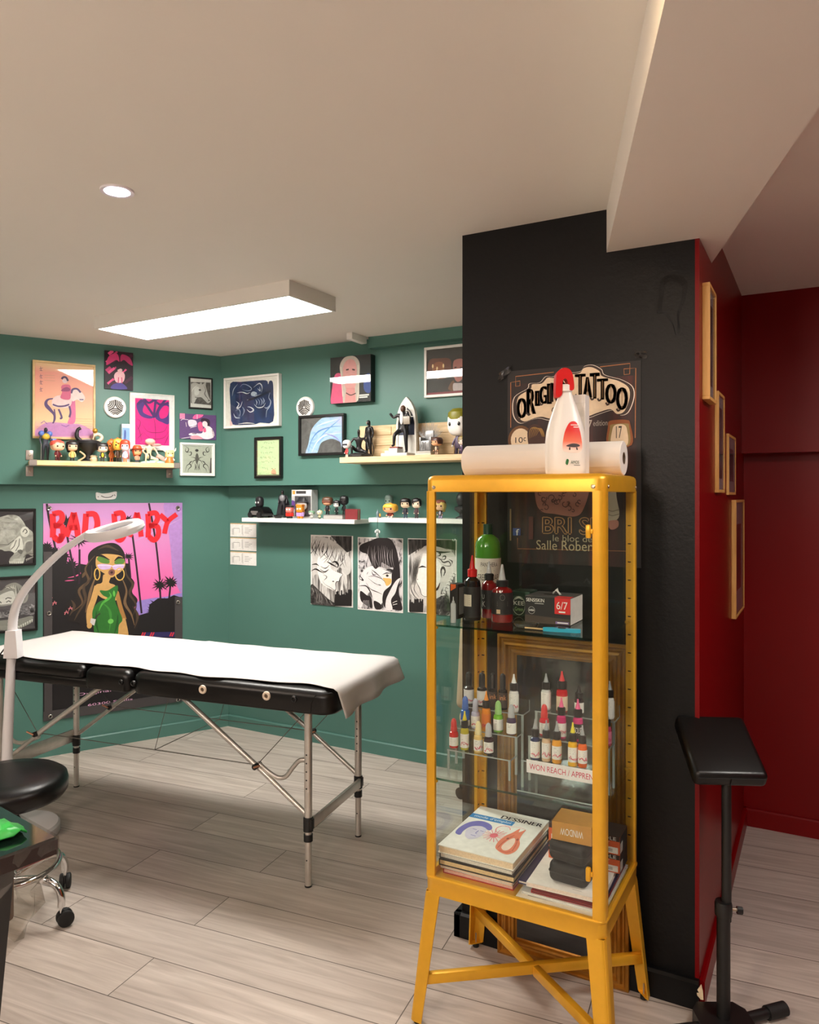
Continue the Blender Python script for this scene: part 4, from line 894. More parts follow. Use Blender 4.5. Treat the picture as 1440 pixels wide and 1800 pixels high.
def d_p2(g):
    q = lambda P: g.at(540, 930, 8, P); BK = (34, 26, 28); random.seed(12)
    g.rect(0.02, 0.015, 0.98, 0.985, streaks('ink smoke', [(0.38, (32, 26, 28)), (0.5, (206, 202, 204)), (0.75, (236, 232, 232))], (16, 8, 9), 2.4))
    g.blob(q([(740, 1120), (730, 850), (770, 620), (900, 520), (1050, 560), (1190, 640), (1190, 800), (1100, 900), (1040, 1060), (940, 1000), (880, 880)]), (238, 234, 234))
    g.blob(q([(735, 290), (760, 220), (900, 160), (1010, 120), (1130, 125), (1200, 170), (1260, 300), (1300, 520), (1310, 700), (1290, 900), (1340, 1130), (1200, 1130), (1110, 1120), (1060, 1020), (1080, 880), (1180, 780), (1190, 640), (1210, 540), (1120, 560), (1020, 530), (960, 560), (900, 480), (850, 360), (780, 330)]), BK)
    g.blob(q([(750, 870), (840, 930), (900, 960), (920, 1100), (880, 1100), (760, 1010)]), BK); g.blob(q([(940, 1010), (1030, 1050), (1050, 1120), (960, 1120)]), BK)
    g.blob(q([(1110, 1130), (1110, 1000), (1160, 880), (1240, 740), (1310, 690), (1270, 800), (1240, 900), (1180, 1000), (1200, 1130)]), (236, 232, 232))
    g.blob(q([(1065, 690), (1110, 690), (1180, 700), (1180, 760), (1120, 800), (1090, 740)]), (232, 186, 104)); g.blob(q([(1065, 650), (1120, 625), (1180, 640), (1150, 670), (1090, 680)]), (244, 236, 226)); g.ell(*q([(1128, 655)])[0], 0.03, 0.017, (60, 54, 44))
    for P, wd in (([(1060, 640), (1120, 618), (1185, 630)], 0.022), ([(905, 570), (960, 610), (1060, 700)], 0.02), ([(860, 670), (940, 660), (1050, 700), (1110, 760)], 0.014), ([(740, 650), (790, 720), (740, 700)], 0.03), ([(830, 750), (890, 840), (1000, 890), (1060, 920)], 0.016), ([(730, 800), (830, 800), (890, 880), (910, 960)], 0.03), ([(1000, 780), (1040, 790)], 0.018), ([(860, 690), (950, 760), (1050, 800)], 0.01), ([(910, 590), (930, 640), (980, 640)], 0.02), ([(860, 600), (840, 640)], 0.012)): g.line(q(P), wd, BK, 5, True)
    for k in range(15): x = 850+k*25; g.line(q([(x, 260+random.uniform(-40, 60)), (x+random.uniform(-20, 20), 400), (x+random.uniform(10, 50), 540)]), 0.007, (196, 188, 190), 4, True)
    for k in range(9): g.line(q([(1060+k*18, 470+k*10), (1050+k*20, 560)]), 0.012, (238, 234, 234), 0)
    for k in range(6): g.line(q([(770+k*22, 1110), (800+k*14, 1000)]), 0.025, (236, 232, 232), 0, True)
    g.lines([q([(1205, 1040), (1240, 1020), (1270, 1010)]), q([(1210, 1065), (1270, 1050)])], 0.012, WH)
picture('art_poster', 'black and white poster of a face under a black fringe, middle of the three posters', 'poster', WBL, (629, 708.5, 944, 1071), d_p2, WH, None, 0, 0.0022)
def d_p3(g):
    q = lambda P: g.at(700, 930, 11.25, P); BK = (30, 26, 24); random.seed(13)
    g.rect(0.025, 0.015, 0.975, 0.985, INKBG('ink wash'))
    g.shape(q([(200, 200), (1140, 215), (1140, 420), (900, 380), (600, 300), (400, 400), (210, 520)]), streaks('dark ink', [(0.4, (20, 18, 18)), (0.7, (90, 86, 84))], (60, 6, 6)))
    g.blob(q([(330, 540), (420, 420), (600, 330), (900, 380), (1120, 520), (1130, 900), (860, 1200), (840, 1500), (760, 1640), (300, 1330), (230, 1200), (300, 900)]), (214, 210, 204))
    g.blob(q([(410, 600), (500, 480), (720, 560), (850, 720), (830, 1000), (800, 1150), (690, 1230), (560, 1330), (480, 1330), (430, 1180), (370, 1080), (350, 1000), (315, 940), (390, 850), (400, 720)]), (240, 238, 232))
    for P, wd in (([(400, 770), (480, 740), (560, 760)], 0.035), ([(315, 940), (370, 890), (400, 780)], 0.014), ([(320, 950), (350, 1010), (380, 1080), (430, 1180), (470, 1300), (560, 1330), (700, 1220)], 0.014), ([(700, 620), (760, 560), (840, 600), (900, 660), (1000, 640), (1040, 720), (960, 730), (870, 700)], 0.028), ([(760, 540), (830, 520), (830, 480), (790, 490)], 0.03), ([(830, 590), (920, 600), (940, 540), (890, 540), (880, 580)], 0.028), ([(720, 430), (850, 460), (1040, 450)], 0.04), ([(1000, 600), (1070, 640), (1060, 700)], 0.028), ([(860, 950), (850, 820), (890, 760), (930, 830), (900, 930)], 0.05), ([(380, 990), (395, 1000)], 0.02), ([(830, 1060), (780, 1180), (700, 1240)], 0.04), ([(300, 1000), (250, 1150), (330, 1330), (460, 1420)], 0.018), ([(340, 1050), (320, 1200), (420, 1350)], 0.014)): g.line(q(P), wd, BK, 5, True)
    for k in range(10): a = k/9; x, y = 1120-260*a, 850+500*a; g.line(q([(x-40, y), (x, y+40), (x+20, y+10)]), 0.022, (236, 234, 228), 4); g.line(q([(x-30, y+20), (x+20, y+50)]), 0.012, BK)
    g.shape(spl(q([(720, 1420), (880, 1320), (1000, 1340), (1010, 1690), (700, 1650)]), 4), streaks('ink coat', [(0.35, (24, 22, 22)), (0.6, (84, 80, 78)), (0.75, (160, 156, 152))], (30, 30, 30)))
    for k in range(12): x = 240+k*22; g.line(q([(x, 1640), (x+6, 1420+random.uniform(-60, 60))]), 0.025, BK)
    for k in range(10): g.line(q([(340+k*16, 560-k*8), (300+k*10, 800), (270+k*8, 1100)]), 0.012, random.choice([BK, (120, 116, 110)]), 4, True)
picture('art_poster', 'black and white poster of a braided head in profile, third of the three posters', 'poster', WBL, (717, 803, 946, 1076), d_p3, WH, None, 0, 0.0022)
# --- lower left wall
def d_skull1(g):
    q = lambda P: g.at(0, 880, 7.2, P); DKG = (66, 60, 62)
    g.shape(spl(q([(-300, 500), (-200, 260), (0, 210), (120, 180), (230, 195), (300, 270), (340, 340), (430, 430), (430, 690), (340, 680), (300, 790), (270, 800), (220, 800), (120, 790), (130, 730), (180, 670), (130, 640), (60, 640), (0, 620), (-200, 640)]), 4), streaks('chalk grey', [(0.3, (136, 132, 126)), (0.6, (190, 186, 178)), (0.8, (226, 224, 216))], (16, 16, 22)))
    g.ell(*q([(318, 395)])[0], 0.07, 0.1, (224, 220, 212)); g.line(q([(290, 400), (320, 360), (345, 395), (320, 420)]), 0.014, (90, 86, 82), 4)
    g.blob(q([(130, 600), (190, 500), (260, 450), (295, 560), (290, 620), (230, 640), (180, 660)]), (226, 222, 214)); g.blob(q([(330, 540), (410, 520), (400, 620), (330, 650)]), (128, 124, 120)); g.blob(q([(220, 640), (260, 620), (290, 640), (270, 680)]), (110, 106, 102))
    g.lines([q([(210, 500), (180, 580), (140, 620)]), q([(250, 480), (240, 570), (200, 640)]), q([(0, 560), (100, 560), (180, 500)]), q([(300, 720), (340, 680), (420, 670)])], 0.012, (96, 92, 88))
    for k in range(7): x = 120+k*26; g.shape(q([(x, 770), (x+16, 770), (x+8, 815)]), (230, 226, 218))
    for k in range(7): x = 330+k*14; g.shape(q([(x, 740-k*5), (x+10, 738-k*5), (x+5, 775-k*8)]), (220, 216, 208))
picture('framed_drawing', 'black framed chalk drawing of a hooded skull, upper of two at the left edge', 'picture', WLL, (-62, 63.5, 895, 999), d_skull1, (58, 50, 54), FRBLK, 0.012, 0.02)
def d_skull2(g):
    q = lambda P: g.at(0, 880, 7.2, P)
    g.blob(q([(-200, 1300), (-100, 1150), (20, 1140), (90, 1070), (200, 1040), (300, 1100), (360, 1180), (330, 1290), (200, 1310), (0, 1340)]), (150, 146, 140)); g.blob(q([(-60, 1310), (-20, 1220), (60, 1170), (170, 1150), (190, 1280), (100, 1310)]), (214, 210, 204))
    g.lines([q([(70, 1250), (100, 1230), (150, 1240)]), q([(0, 1280), (20, 1300)]), q([(80, 1290), (110, 1270), (140, 1285)])], 0.018, (84, 80, 78)); random.seed(14)
    for k in range(16): g.line(q([(190+k*8, 1070+k*5), (200+k*9, 1180), (195+k*8, 1280)]), 0.008, random.choice([(224, 220, 212), (100, 96, 92)]), 4, True)
    for k in range(8): g.line(q([(20+k*22, 1140-k*11), (60+k*16, 1100), (100+k*14, 1120)]), 0.01, random.choice([(226, 222, 214), (96, 92, 88)]), 4, True)
    g.shape(spl(q([(-200, 1440), (0, 1410), (200, 1370), (380, 1310), (450, 1350), (430, 1440), (250, 1450), (0, 1490), (-200, 1500)]), 4), streaks('scale grey', [(0.35, (60, 54, 58)), (0.6, (150, 144, 148)), (0.75, (214, 208, 212))], (40, 40, 60)))
    g.ell(*q([(405, 1390)])[0], 0.03, 0.05, (40, 34, 36)); g.blob(q([(-200, 1560), (0, 1520), (230, 1500), (400, 1460), (420, 1500), (380, 1560), (230, 1620), (0, 1640)]), (150, 148, 142))
    for k in range(7): x = 230+k*28; g.shape(q([(x, 1590-k*14), (x+22, 1584-k*14), (x+12, 1630-k*14)]), (232, 230, 222))
picture('framed_drawing', 'black framed chalk drawing of a face above jaws, lower of two at the left edge', 'picture', WLL, (-62, 66.5, 1018, 1119), d_skull2, (84, 78, 82), FRBLK, 0.012, 0.02)

# --- the big banner
def spiky(cx, cy, r, n, seed, fl=0.45, sx=1.0):
    rr = random.Random(seed); P = []
    for k in range(n*2):
        a = PI*k/n; f = 1.0+rr.uniform(-0.25, 0.2) if k % 2 else fl*(1+rr.uniform(-0.2, 0.2)); P.append((cx+r*sx*f*math.cos(a), cy+r*f*math.sin(a)*0.8))
    return P
def d_banner(g):
    q = lambda P: g.at(0, 860, 3.6, P); BK = (24, 21, 23)
    # sky
    g.shape([(0, 0.34), (1, 0.34), (1, 1), (0, 1)], fade('sunset print', [(0.40, (150, 112, 190)), (0.5, (226, 104, 176)), (0.66, (238, 112, 178)), (0.82, (222, 128, 190)), (0.97, (206, 140, 192)), (1.08, (196, 140, 196))], 2, g.h))
    g.shape(spl(q([(1040, 85), (1170, 85), (1170, 640), (1100, 560), (1080, 380), (1060, 220)]), 4), (176, 134, 200)); g.blob(q([(860, 720), (960, 690), (1050, 680), (1160, 660), (1160, 760), (900, 800)]), (152, 132, 206))
    for P in ([(1160, 130), (960, 250), (800, 290)], [(1160, 180), (1000, 260), (850, 330)]): g.line(q(P), 0.01, (196, 156, 208), 5, True)
    # dark hills and bushes
    g.shape(q([(265, 345), (300, 350), (330, 390), (350, 360), (380, 400), (430, 410), (420, 480), (470, 500), (500, 470), (560, 480), (640, 460), (820, 470), (830, 700), (870, 800), (940, 780), (945, 730), (1000, 690), (1060, 690), (1100, 670), (1165, 690), (1165, 1000), (265, 1000)]), BK)
    for a in ((330, 400, 60, 12, 1), (400, 420, 55, 11, 2), (450, 480, 60, 12, 3), (1010, 740, 70, 14, 4), (1100, 730, 70, 14, 5), (300, 360, 40, 10, 6), (960, 770, 40, 10, 7)): g.shape(q(spiky(*a)), BK)
    g.shape(q([(330, 400), (420, 390), (430, 430), (360, 440)]), BK)
    for P in ([(430, 560), (500, 540), (560, 470)], [(410, 580), (470, 575)]): g.line(q(P), 0.01, (226, 96, 150), 3, True)
    # palms
    for P in ([(296, 92), (312, 200), (352, 380)], [(420, 270), (450, 430), (480, 580)], [(503, 380), (503, 480), (500, 600)], [(838, 290), (865, 500), (896, 785)], [(942, 88), (985, 330), (1012, 575)], [(815, 440), (825, 560)], [(1012, 620), (1016, 700)], [(1078, 610), (1070, 690)]): g.line(q(P), 0.014, (44, 28, 40), 4)
    for a in ((424, 205, 62, 13, 11), (500, 322, 66, 14, 12), (812, 425, 36, 11, 13), (1012, 605, 56, 13, 14), (1080, 590, 58, 13, 15), (812, 190, 36, 9, 16)): g.shape(q(spiky(*a, 0.42)), BK)
    # red brush lettering
    RD = (226, 30, 44)
    def strokes(LL, wd):
        for P in LL: g.line(q(P), wd, RD, 5, False, False)
        g.k += 1
    B = lambda x, s=1.0: [[(x, 155), (x+4*s, 230), (x+2*s, 305)], [(x, 158), (x+48*s, 150), (x+62*s, 185), (x+40*s, 222), (x+6*s, 232)], [(x+6*s, 232), (x+60*s, 236), (x+66*s, 290), (x+40*s, 322), (x+8*s, 300)]]
    A_ = lambda x: [[(x+52, 148), (x+28, 230), (x+4, 300)], [(x+52, 148), (x+70, 230), (x+78, 300)], [(x+22, 245), (x+76, 240)]]
    strokes(B(332)+[[(390, 280), (384, 320), (360, 325)]], 0.040); strokes(A_(415), 0.040)
    strokes([[(545, 155), (540, 230), (535, 292)], [(545, 158), (600, 160), (616, 225), (590, 282), (537, 290)]], 0.042)
    strokes(B(722, 0.95), 0.040); strokes(A_(815), 0.038); strokes(B(935), 0.040); strokes([[(1012, 160), (1062, 205)], [(1118, 158), (1062, 205), (1040, 280)]], 0.038)
    # the woman
    HR = (30, 24, 22); SK = (204, 160, 96); SK2 = (168, 122, 66)
    g.shape(spl(q([(690, 340), (745, 350), (785, 400), (795, 470), (815, 540), (850, 590), (835, 650), (870, 700), (850, 760), (885, 830), (850, 900), (800, 940), (560, 940), (500, 900), (505, 850), (430, 830), (440, 770), (420, 720), (480, 690), (480, 620), (530, 590), (510, 520), (555, 480), (560, 410), (610, 365)]), 5), HR)
    random.seed(21)
    for P in ([(600, 420), (540, 500), (560, 580), (500, 640), (520, 720), (450, 780)], [(580, 480), (575, 560), (530, 620), (540, 700), (490, 790), (470, 830)], [(610, 540), (580, 620), (560, 700), (540, 780)], [(785, 450), (800, 540), (840, 600), (820, 660), (860, 730), (840, 800)], [(770, 560), (800, 640), (790, 720), (830, 790), (850, 860)], [(620, 380), (680, 360), (750, 390)], [(450, 700), (470, 740), (440, 800)], [(540, 520), (520, 560)], [(840, 740), (870, 800), (850, 880)]):
        g.line(q(P), 0.022, random.choice([(96, 74, 52), (74, 58, 44), (120, 94, 66)]), 6, True)
    g.blob(q([(655, 540), (700, 550), (690, 590), (726, 606), (745, 640), (745, 700), (650, 690), (600, 640), (608, 604), (645, 590)]), SK)
    g.line(q([(615, 612), (594, 690), (566, 775), (568, 850)]), 0.042, SK, 6); g.line(q([(738, 650), (760, 740), (788, 825)]), 0.030, SK2, 6)
    g.blob(q([(752, 850), (785, 815), (800, 850), (808, 940), (730, 940)]), SK)
    DR = (44, 112, 42)
    g.shape(spl(q([(632, 640), (680, 640), (738, 608), (745, 640), (728, 700), (750, 760), (774, 825), (752, 860), (732, 940), (612, 940), (590, 850), (585, 770), (622, 715), (680, 690), (650, 670)]), 5), DR)
    for P, c in (([(690, 650), (700, 680), (650, 720), (625, 770)], (84, 172, 66)), ([(650, 720), (690, 760), (700, 820), (690, 900)], (62, 140, 54)), ([(720, 640), (722, 680)], (98, 186, 76)), ([(610, 770), (606, 840), (625, 910)], (30, 84, 32)), ([(745, 790), (740, 860), (720, 920)], (30, 84, 32))): g.line(q(P), 0.02, c, 5, True)
    g.ell(*q([(700, 835)])[0], 0.02, 0.012, (110, 196, 88))
    g.shape(spl(q([(605, 470), (612, 425), (650, 410), (720, 412), (775, 428), (792, 480), (765, 520), (730, 545), (700, 558), (655, 530), (615, 500)]), 5), SK)
    g.blob(q([(612, 440), (640, 420), (690, 450), (685, 470), (640, 465)]), (86, 132, 56)); g.blob(q([(722, 465), (745, 440), (785, 445), (780, 470), (740, 475)]), (86, 132, 56))
    g.line(q([(605, 425), (640, 420), (695, 448)]), 0.018, HR, 4, True); g.line(q([(722, 455), (750, 432), (790, 440)]), 0.018, HR, 4, True)
    g.blob(q([(618, 478), (650, 472), (700, 480), (695, 502), (650, 508), (625, 498)]), (206, 176, 222)); g.blob(q([(712, 484), (745, 474), (785, 478), (775, 502), (740, 512), (715, 502)]), (206, 176, 222)); g.lines([q([(615, 480), (700, 482), (712, 486), (788, 478)])], 0.006, (230, 214, 236))
    g.ell(*q([(706, 526)])[0], 0.024, 0.015, (128, 84, 74)); g.ell(*q([(706, 526)])[0], 0.010, 0.006, (60, 30, 30))
    for X, Y, rx, ry in ((614, 537, 17, 36), (757, 537, 28, 38)): g.line(q([(X+rx*math.cos(2*PI*k/18), Y+ry*math.sin(2*PI*k/18)) for k in range(19)]), 0.008, (222, 180, 90))
    g.shape(q([(575, 815), (606, 822), (596, 862), (568, 850)]), (206, 202, 200)); g.line(q([(604, 818), (618, 795), (634, 785)]), 0.008, (60, 50, 50)); g.ell(*q([(565, 862)])[0], 0.018, 0.014, SK)
    # flowers and lights
    for X, Y in ((318, 690), (345, 720), (420, 780), (445, 755)): g.lines([q([(X-12, Y+14), (X, Y-14), (X+10, Y+8)]), q([(X-14, Y), (X+14, Y-4)])], 0.006, (206, 120, 130))
    g.shape(q([(900, 905), (1150, 900), (1150, 935), (890, 935)]), (44, 40, 92))
    for X in (905, 960, 1085, 1130): g.lines([q([(X, 905), (X-12, 930)]), q([(X+14, 905), (X+2, 930)])], 0.010, (214, 50, 62))
    # hems
    for P in ([(275, 395), (330, 395), (330, 1400), (280, 1470)], [(1105, 680), (1152, 680), (1155, 1325), (1105, 1325)]): g.shape(q(P), mat('banner hem', (70, 66, 67), 0.5))
    g.shape([(0, 0), (1, 0), (1, 0.045), (0, 0.045)], mat('banner hem', (70, 66, 67), 0.5))
    LT = (232, 176, 212)
    x0, y0 = q([(488, 1312)])[0]; x1, y1 = q([(905, 1236)])[0]; g.text('Original Tattoo', x0, y0, x1, y1, LT)
    x0, y0 = q([(555, 1372)])[0]; x1, y1 = q([(838, 1318)])[0]; g.text('60300 Senlis', x0, y0, x1, y1, LT)
bn = picture('printed_banner', 'large banner with red BAD BABY lettering above a woman in a green dress', 'banner', WLL, (76, 320.5, 885, 1268), d_banner, (26, 23, 25), None, 0, 0.004)
GROM = mat('grommet metal', (196, 190, 182), 0.25, 0.9); GH = ink((30, 26, 28))
for X, Y in ((310, 120), (1124, 119), (310, 784), (1125, 714), (318, 1436), (1125, 1330)):
    a, z = WLL.hit(X/3.6, 860+Y/3.6, 0.004); pp = WLL.P(a, z)-bn.location; lx_ = pp.x*WLL.ux.x+pp.y*WLL.ux.y
    b = MB(); Xm = T(lx_, -0.0125, pp.z) @ R('X', PI/2); b.lathe([(0.006, 0.0), (0.0065, 0.002), (0.010, 0.003), (0.0125, 0.001), (0.013, 0.0)], GROM, 24, Xm, cap=False); b.lathe([(0.0, 0.0004), (0.0062, 0.0004), (0.0062, 0.0), (0, 0)], GH, 16, Xm, cap=False); b.build('grommet', bn)

# --- vents, sign, cards
def vent(label, w, cx, cy, hw, arcs):
    a, z = w.hit(cx, cy, 0.01); a1 = w.hit(cx+hw, cy, 0.01)[0]; r = abs(a1-a)
    t = thing('round_vent', label, 'vent', w.P(a, z-r), w.rz)
    b = MB(); X = T(0, 0, r) @ R('X', PI/2); b.lathe([(r, 0.0), (r, 0.008), (r*0.93, 0.014), (0.0, 0.017)], WHITE, 48, X); b.build('cover', t)
    b = MB(); D = ink((84, 80, 78))
    for k in range(3):
        for j in range(4):
            rr = r*(0.28+0.15*j); c0 = PI/2+k*2*PI/3+PI/3; cx_, cz_ = r*0.86*math.cos(c0), r*0.86*math.sin(c0)
            P = []
            for i in range(13):
                an = c0+PI+(i/12-0.5)*1.75; x_, z_ = cx_+rr*math.cos(an), cz_+rr*math.sin(an)
                if math.hypot(x_, z_) < r*0.88: P.append((x_, -0.0185+0.0032*(math.hypot(x_, z_)/r)**2, r+z_))
            if len(P) > 2: b.tube(P, 0.0030, D, 6)
    b.build('slots', t); return t
vent('round white air vent between the framed rider and the magenta torso', WL, 202.5, 716, 19.8, 1)
vent('round white air vent partly behind the wide black framed arm drawing', WB, 536, 716, 15.5, 1)
a, z = WLL.hit(187, 871.5, 0.006); aw = WLL.hit(206, 871, 0.006)[0]-WLL.hit(169, 871, 0.006)[0]
b = MB(); q = spl([(-0.5, 0.05), (-0.46, 0.17), (-0.2, 0.12), (0.1, 0.14), (0.46, 0.22), (0.5, 0.1), (0.47, -0.08), (0.36, -0.17), (-0.1, -0.2), (-0.44, -0.18)], 4)
b.prism([(x*aw, y*aw) for x, y in q], 0, 0.006, mat('plaque pale grey', (214, 214, 212), 0.4), R('X', PI/2))
for P in ([(-0.25, 0.0), (-0.05, -0.08), (0.2, -0.06), (0.33, 0.04)], [(-0.4, -0.03), (-0.37, -0.07)], [(0.38, 0.06), (0.42, 0.0)]): b.tube([(x*aw, -0.0065, y*aw) for x, y in spl(P, 4, False)], 0.0022, ink((60, 58, 58)), 6)
o = b.build('wall_plaque', None, WLL.P(a, z), WLL.rz); tag(o, 'small pale plaque with a curved smile line above the banner', 'plaque')
for i, (v0, v1, lb) in enumerate(((919.5, 943, 'topmost of the three white paper cards stuck below the white shelf'), (944.5, 967, 'middle one of the three white paper cards on the green wall'), (969, 992, 'lowest of the three white paper cards on the green wall'))):
    def d_card(g):
        g.shape([(0, 0.93), (1, 0.93), (1, 1), (0, 1)], (214, 178, 130)); c = (150, 146, 142)
        g.lines([[(0.07+0.03*k, 0.15), (0.07+0.03*k, 0.6)] for k in range(3)]+[[(0.46, 0.2), (0.46, 0.85)], [(0.49, 0.1), (0.49, 0.9)]]+[[(0.56, 0.3+0.12*k), (0.72+0.06*(k % 3), 0.3+0.12*k)] for k in range(4)]+[[(0.12, 0.62), (0.36, 0.62)], [(0.36, 0.3), (0.36, 0.62)]], 0.012, c)
    picture('paper_card', lb, 'card', WBL, (405, 450.5, v0, v1), d_card, (236, 234, 230), None, 0, 0.0025, group='paper cards on the back wall')

# --- poster on the black pillar
def d_tattoo(g):
    q = lambda P: g.at(880, 620, 5.54, P); q2 = lambda P: g.at(820, 850, 4.5, P); CR = (236, 214, 182); DB = (64, 44, 34); OR = (176, 112, 66)
    g.shape([(0, 0), (1, 0), (1, 1), (0, 1)], streaks('maroon curtain', [(0.35, (30, 24, 24)), (0.55, (52, 26, 24)), (0.75, (92, 34, 30))], (26, 3, 2), 0.6))
    g.shape([(0, 0.93), (1, 0.93), (1, 1), (0, 1)], (34, 31, 31)); g.shape([(0, 0), (0.03, 0), (0.03, 1), (0, 1)], (34, 31, 31)); g.shape([(0.97, 0), (1, 0), (1, 1), (0.97, 1)], (34, 31, 31))
    g.lines([q([(100, 730), (100, 290), (190, 275), (190, 322), (148, 328), (148, 232), (520, 190)]), q([(970, 138), (1262, 104), (1258, 208), (1205, 214), (1202, 158), (1318, 150), (1312, 830)])], 0.006, OR)
    pb = [(560, 960), (400, 1150), (1130, 1150)]
    g.lines([q2([(405, 430), (405, 515), (1290, 535)])], 0.005, OR)
    def cart(f, c): g.shape(spl(q([(690+(x-690)*f, 420+(y-420)*f*1.0+(0 if f == 1 else 0)) for x, y in [(115, 560), (135, 430), (260, 350), (280, 300), (380, 290), (440, 230), (520, 230), (600, 150), (680, 190), (780, 180), (820, 130), (900, 118), (985, 160), (1010, 210), (1100, 240), (1190, 265), (1290, 330), (1305, 440), (1250, 580), (1170, 610), (1100, 560), (960, 600), (840, 640), (640, 640), (480, 660), (380, 640), (300, 655), (200, 690), (140, 650)]]), 4), c)
    cart(1.0, (240, 228, 214)); cart(0.985, (58, 42, 36)); cart(0.925, CR)
    # lettering, each glyph placed along the curved cartouche
    lets = [('O', 165, 250, 440, 640), ('R', 262, 338, 350, 600), ('I', 345, 378, 370, 520), ('G', 385, 455, 325, 500), ('I', 462, 492, 300, 500), ('N', 498, 560, 290, 480), ('A', 566, 636, 270, 470), ('L', 645, 700, 250, 440), ('T', 735, 822, 205, 420), ('A', 812, 886, 235, 440), ('T', 880, 960, 195, 450), ('T', 950, 1040, 250, 460), ('O', 1030, 1125, 300, 500), ('O', 1135, 1235, 335, 560)]
    for ch, x0, x1, y0, y1 in lets:
        for dx in (-10, -5, 0, 5, 10):
            (a0_, b0_), (a1_, b1_) = q([(x0+dx, y1)])[0], q([(x1+dx, y0)])[0]; g.text(ch, a0_, b0_, a1_, b1_, DB, step=False)
        g.k += 1
        if ch in 'ORGT': g.line(q([(x0-2, y1-14), (x0+12, y1+8), (x0+30, y1-4)]), 0.012, DB, 4)
        g.line(q([((x0+x1)/2, y0+20), ((x0+x1)/2, y1-20)]), 0.004, (150, 112, 70))
    for ch, x0, x1 in (('C', 500, 545), ('Y', 832, 862)):
        (a0_, b0_), (a1_, b1_) = q([(x0, 590)])[0], q([(x1, 530)])[0]; g.text(ch, a0_, b0_, a1_, b1_, DB)
    (a0_, b0_), (a1_, b1_) = q([(850, 745)])[0], q([(895, 655)])[0]; g.text('7', a0_, b0_, a1_, b1_, (206, 196, 184))
    (a0_, b0_), (a1_, b1_) = q([(905, 715)])[0], q([(1045, 655)])[0]; g.text('edition', a0_, b0_, a1_, b1_, (176, 166, 156))
    # badges
    g.blob(q([(1050, 720), (1060, 670), (1130, 655), (1230, 655), (1265, 690), (1280, 900), (1050, 900)]), (150, 84, 40)); g.blob(q([(1068, 740), (1085, 700), (1230, 690), (1255, 720), (1255, 900), (1066, 900)]), (150, 128, 76)); g.blob(q([(1090, 760), (1120, 705), (1200, 700), (1235, 750), (1235, 900), (1085, 900)]), CR)
    (a0_, b0_), (a1_, b1_) = q([(1128, 835)])[0], q([(1185, 715)])[0]; g.text('17', a0_, b0_, a1_, b1_, (40, 30, 26))
    g.ell(*q([(198, 850)])[0], 0.10, 0.075, (110, 72, 36)); g.ell(*q([(198, 850)])[0], 0.078, 0.06, CR)
    (a0_, b0_), (a1_, b1_) = q([(148, 880)])[0], q([(222, 822)])[0]; g.text('10', a0_, b0_, a1_, b1_, (40, 30, 26)); (a0_, b0_), (a1_, b1_) = q([(228, 862)])[0], q([(252, 825)])[0]; g.text('c', a0_, b0_, a1_, b1_, (40, 30, 26))
    g.blob(q([(265, 790), (300, 710), (360, 700), (420, 750), (440, 860), (420, 960), (300, 960)]), (70, 40, 30))
    for k in range(6): g.line(q([(280+k*14, 840-k*6), (300+k*18, 740), (370+k*10, 740+k*6), (410+k*5, 820)]), 0.008, (160, 122, 60), 5, True)
    # tattooed shoulder and arm
    g.blob(q2([(545, -200), (700, -300), (930, -260), (980, 0), (930, 200), (860, 260), (700, 240), (600, 220), (550, 120)]), (176, 116, 104)); random.seed(31)
    for k in range(46):
        x, y = random.uniform(570, 900), random.uniform(-150, 220); r_ = random.uniform(14, 34); a_ = random.uniform(0, 6)
        g.line(q2([(x+r_*math.cos(a_+t)*(1-t*0.12), y+r_*math.sin(a_+t)*(1-t*0.12)) for t in (0, 1, 2, 3, 4, 5)]), 0.006, (96, 56, 54), 3)
    g.blob(q2([(1095, -200), (1180, -200), (1190, 80), (1215, 250), (1160, 300), (1100, 270), (1090, 60)]), (206, 190, 170)); g.lines([q2([(1100, 200), (1160, 220), (1215, 205)]), q2([(1100, 235), (1160, 255), (1215, 240)])], 0.006, (150, 134, 116)); g.blob(q2([(1120, 300), (1200, 290), (1205, 340), (1160, 365), (1130, 345)]), (196, 128, 114))
    for dx, dy, c in ((-7, 3, (206, 150, 96)), (7, 3, (206, 150, 96)), (0, -6, (206, 150, 96)), (0, 6, (206, 150, 96)), (0, 0, (60, 34, 28))):
        (a0_, b0_), (a1_, b1_) = q2([(612+dx, 392-dy)])[0], q2([(1010+dx, 272-dy)])[0]; g.text('BRI SI', a0_, b0_, a1_, b1_, c)
    (a0_, b0_), (a1_, b1_) = q2([(690, 455)])[0], q2([(1000, 412)])[0]; g.text('le bloc de', a0_, b0_, a1_, b1_, (196, 176, 150))
    (a0_, b0_), (a1_, b1_) = q2([(560, 520)])[0], q2([(1130, 462)])[0]; g.text('Salle Robert C', a0_, b0_, a1_, b1_, (214, 190, 156))
    g.shape(q2([(375, 352), (435, 352), (435, 410), (375, 410)]), (52, 80, 150)); (a0_, b0_), (a1_, b1_) = q2([(398, 408)])[0], q2([(424, 360)])[0]; g.text('f', a0_, b0_, a1_, b1_, WH)
    g.shape(q2([(500, 260), (535, 260), (535, 440), (500, 440)]), (96, 40, 34)); g.shape(q2([(350, 200), (362, 200), (362, 450), (350, 450)]), (146, 120, 80))
tp = picture('convention_poster', 'dark tattoo poster with a cream lettered cartouche taped to the black pillar', 'poster', WP, (892.5, 1127, 653, 988), d_tattoo, (34, 30, 30), None, 0, 0.0025)
TAPE = clear('clear tape', (176, 176, 176), 2.0, 0.15); random.seed(9)
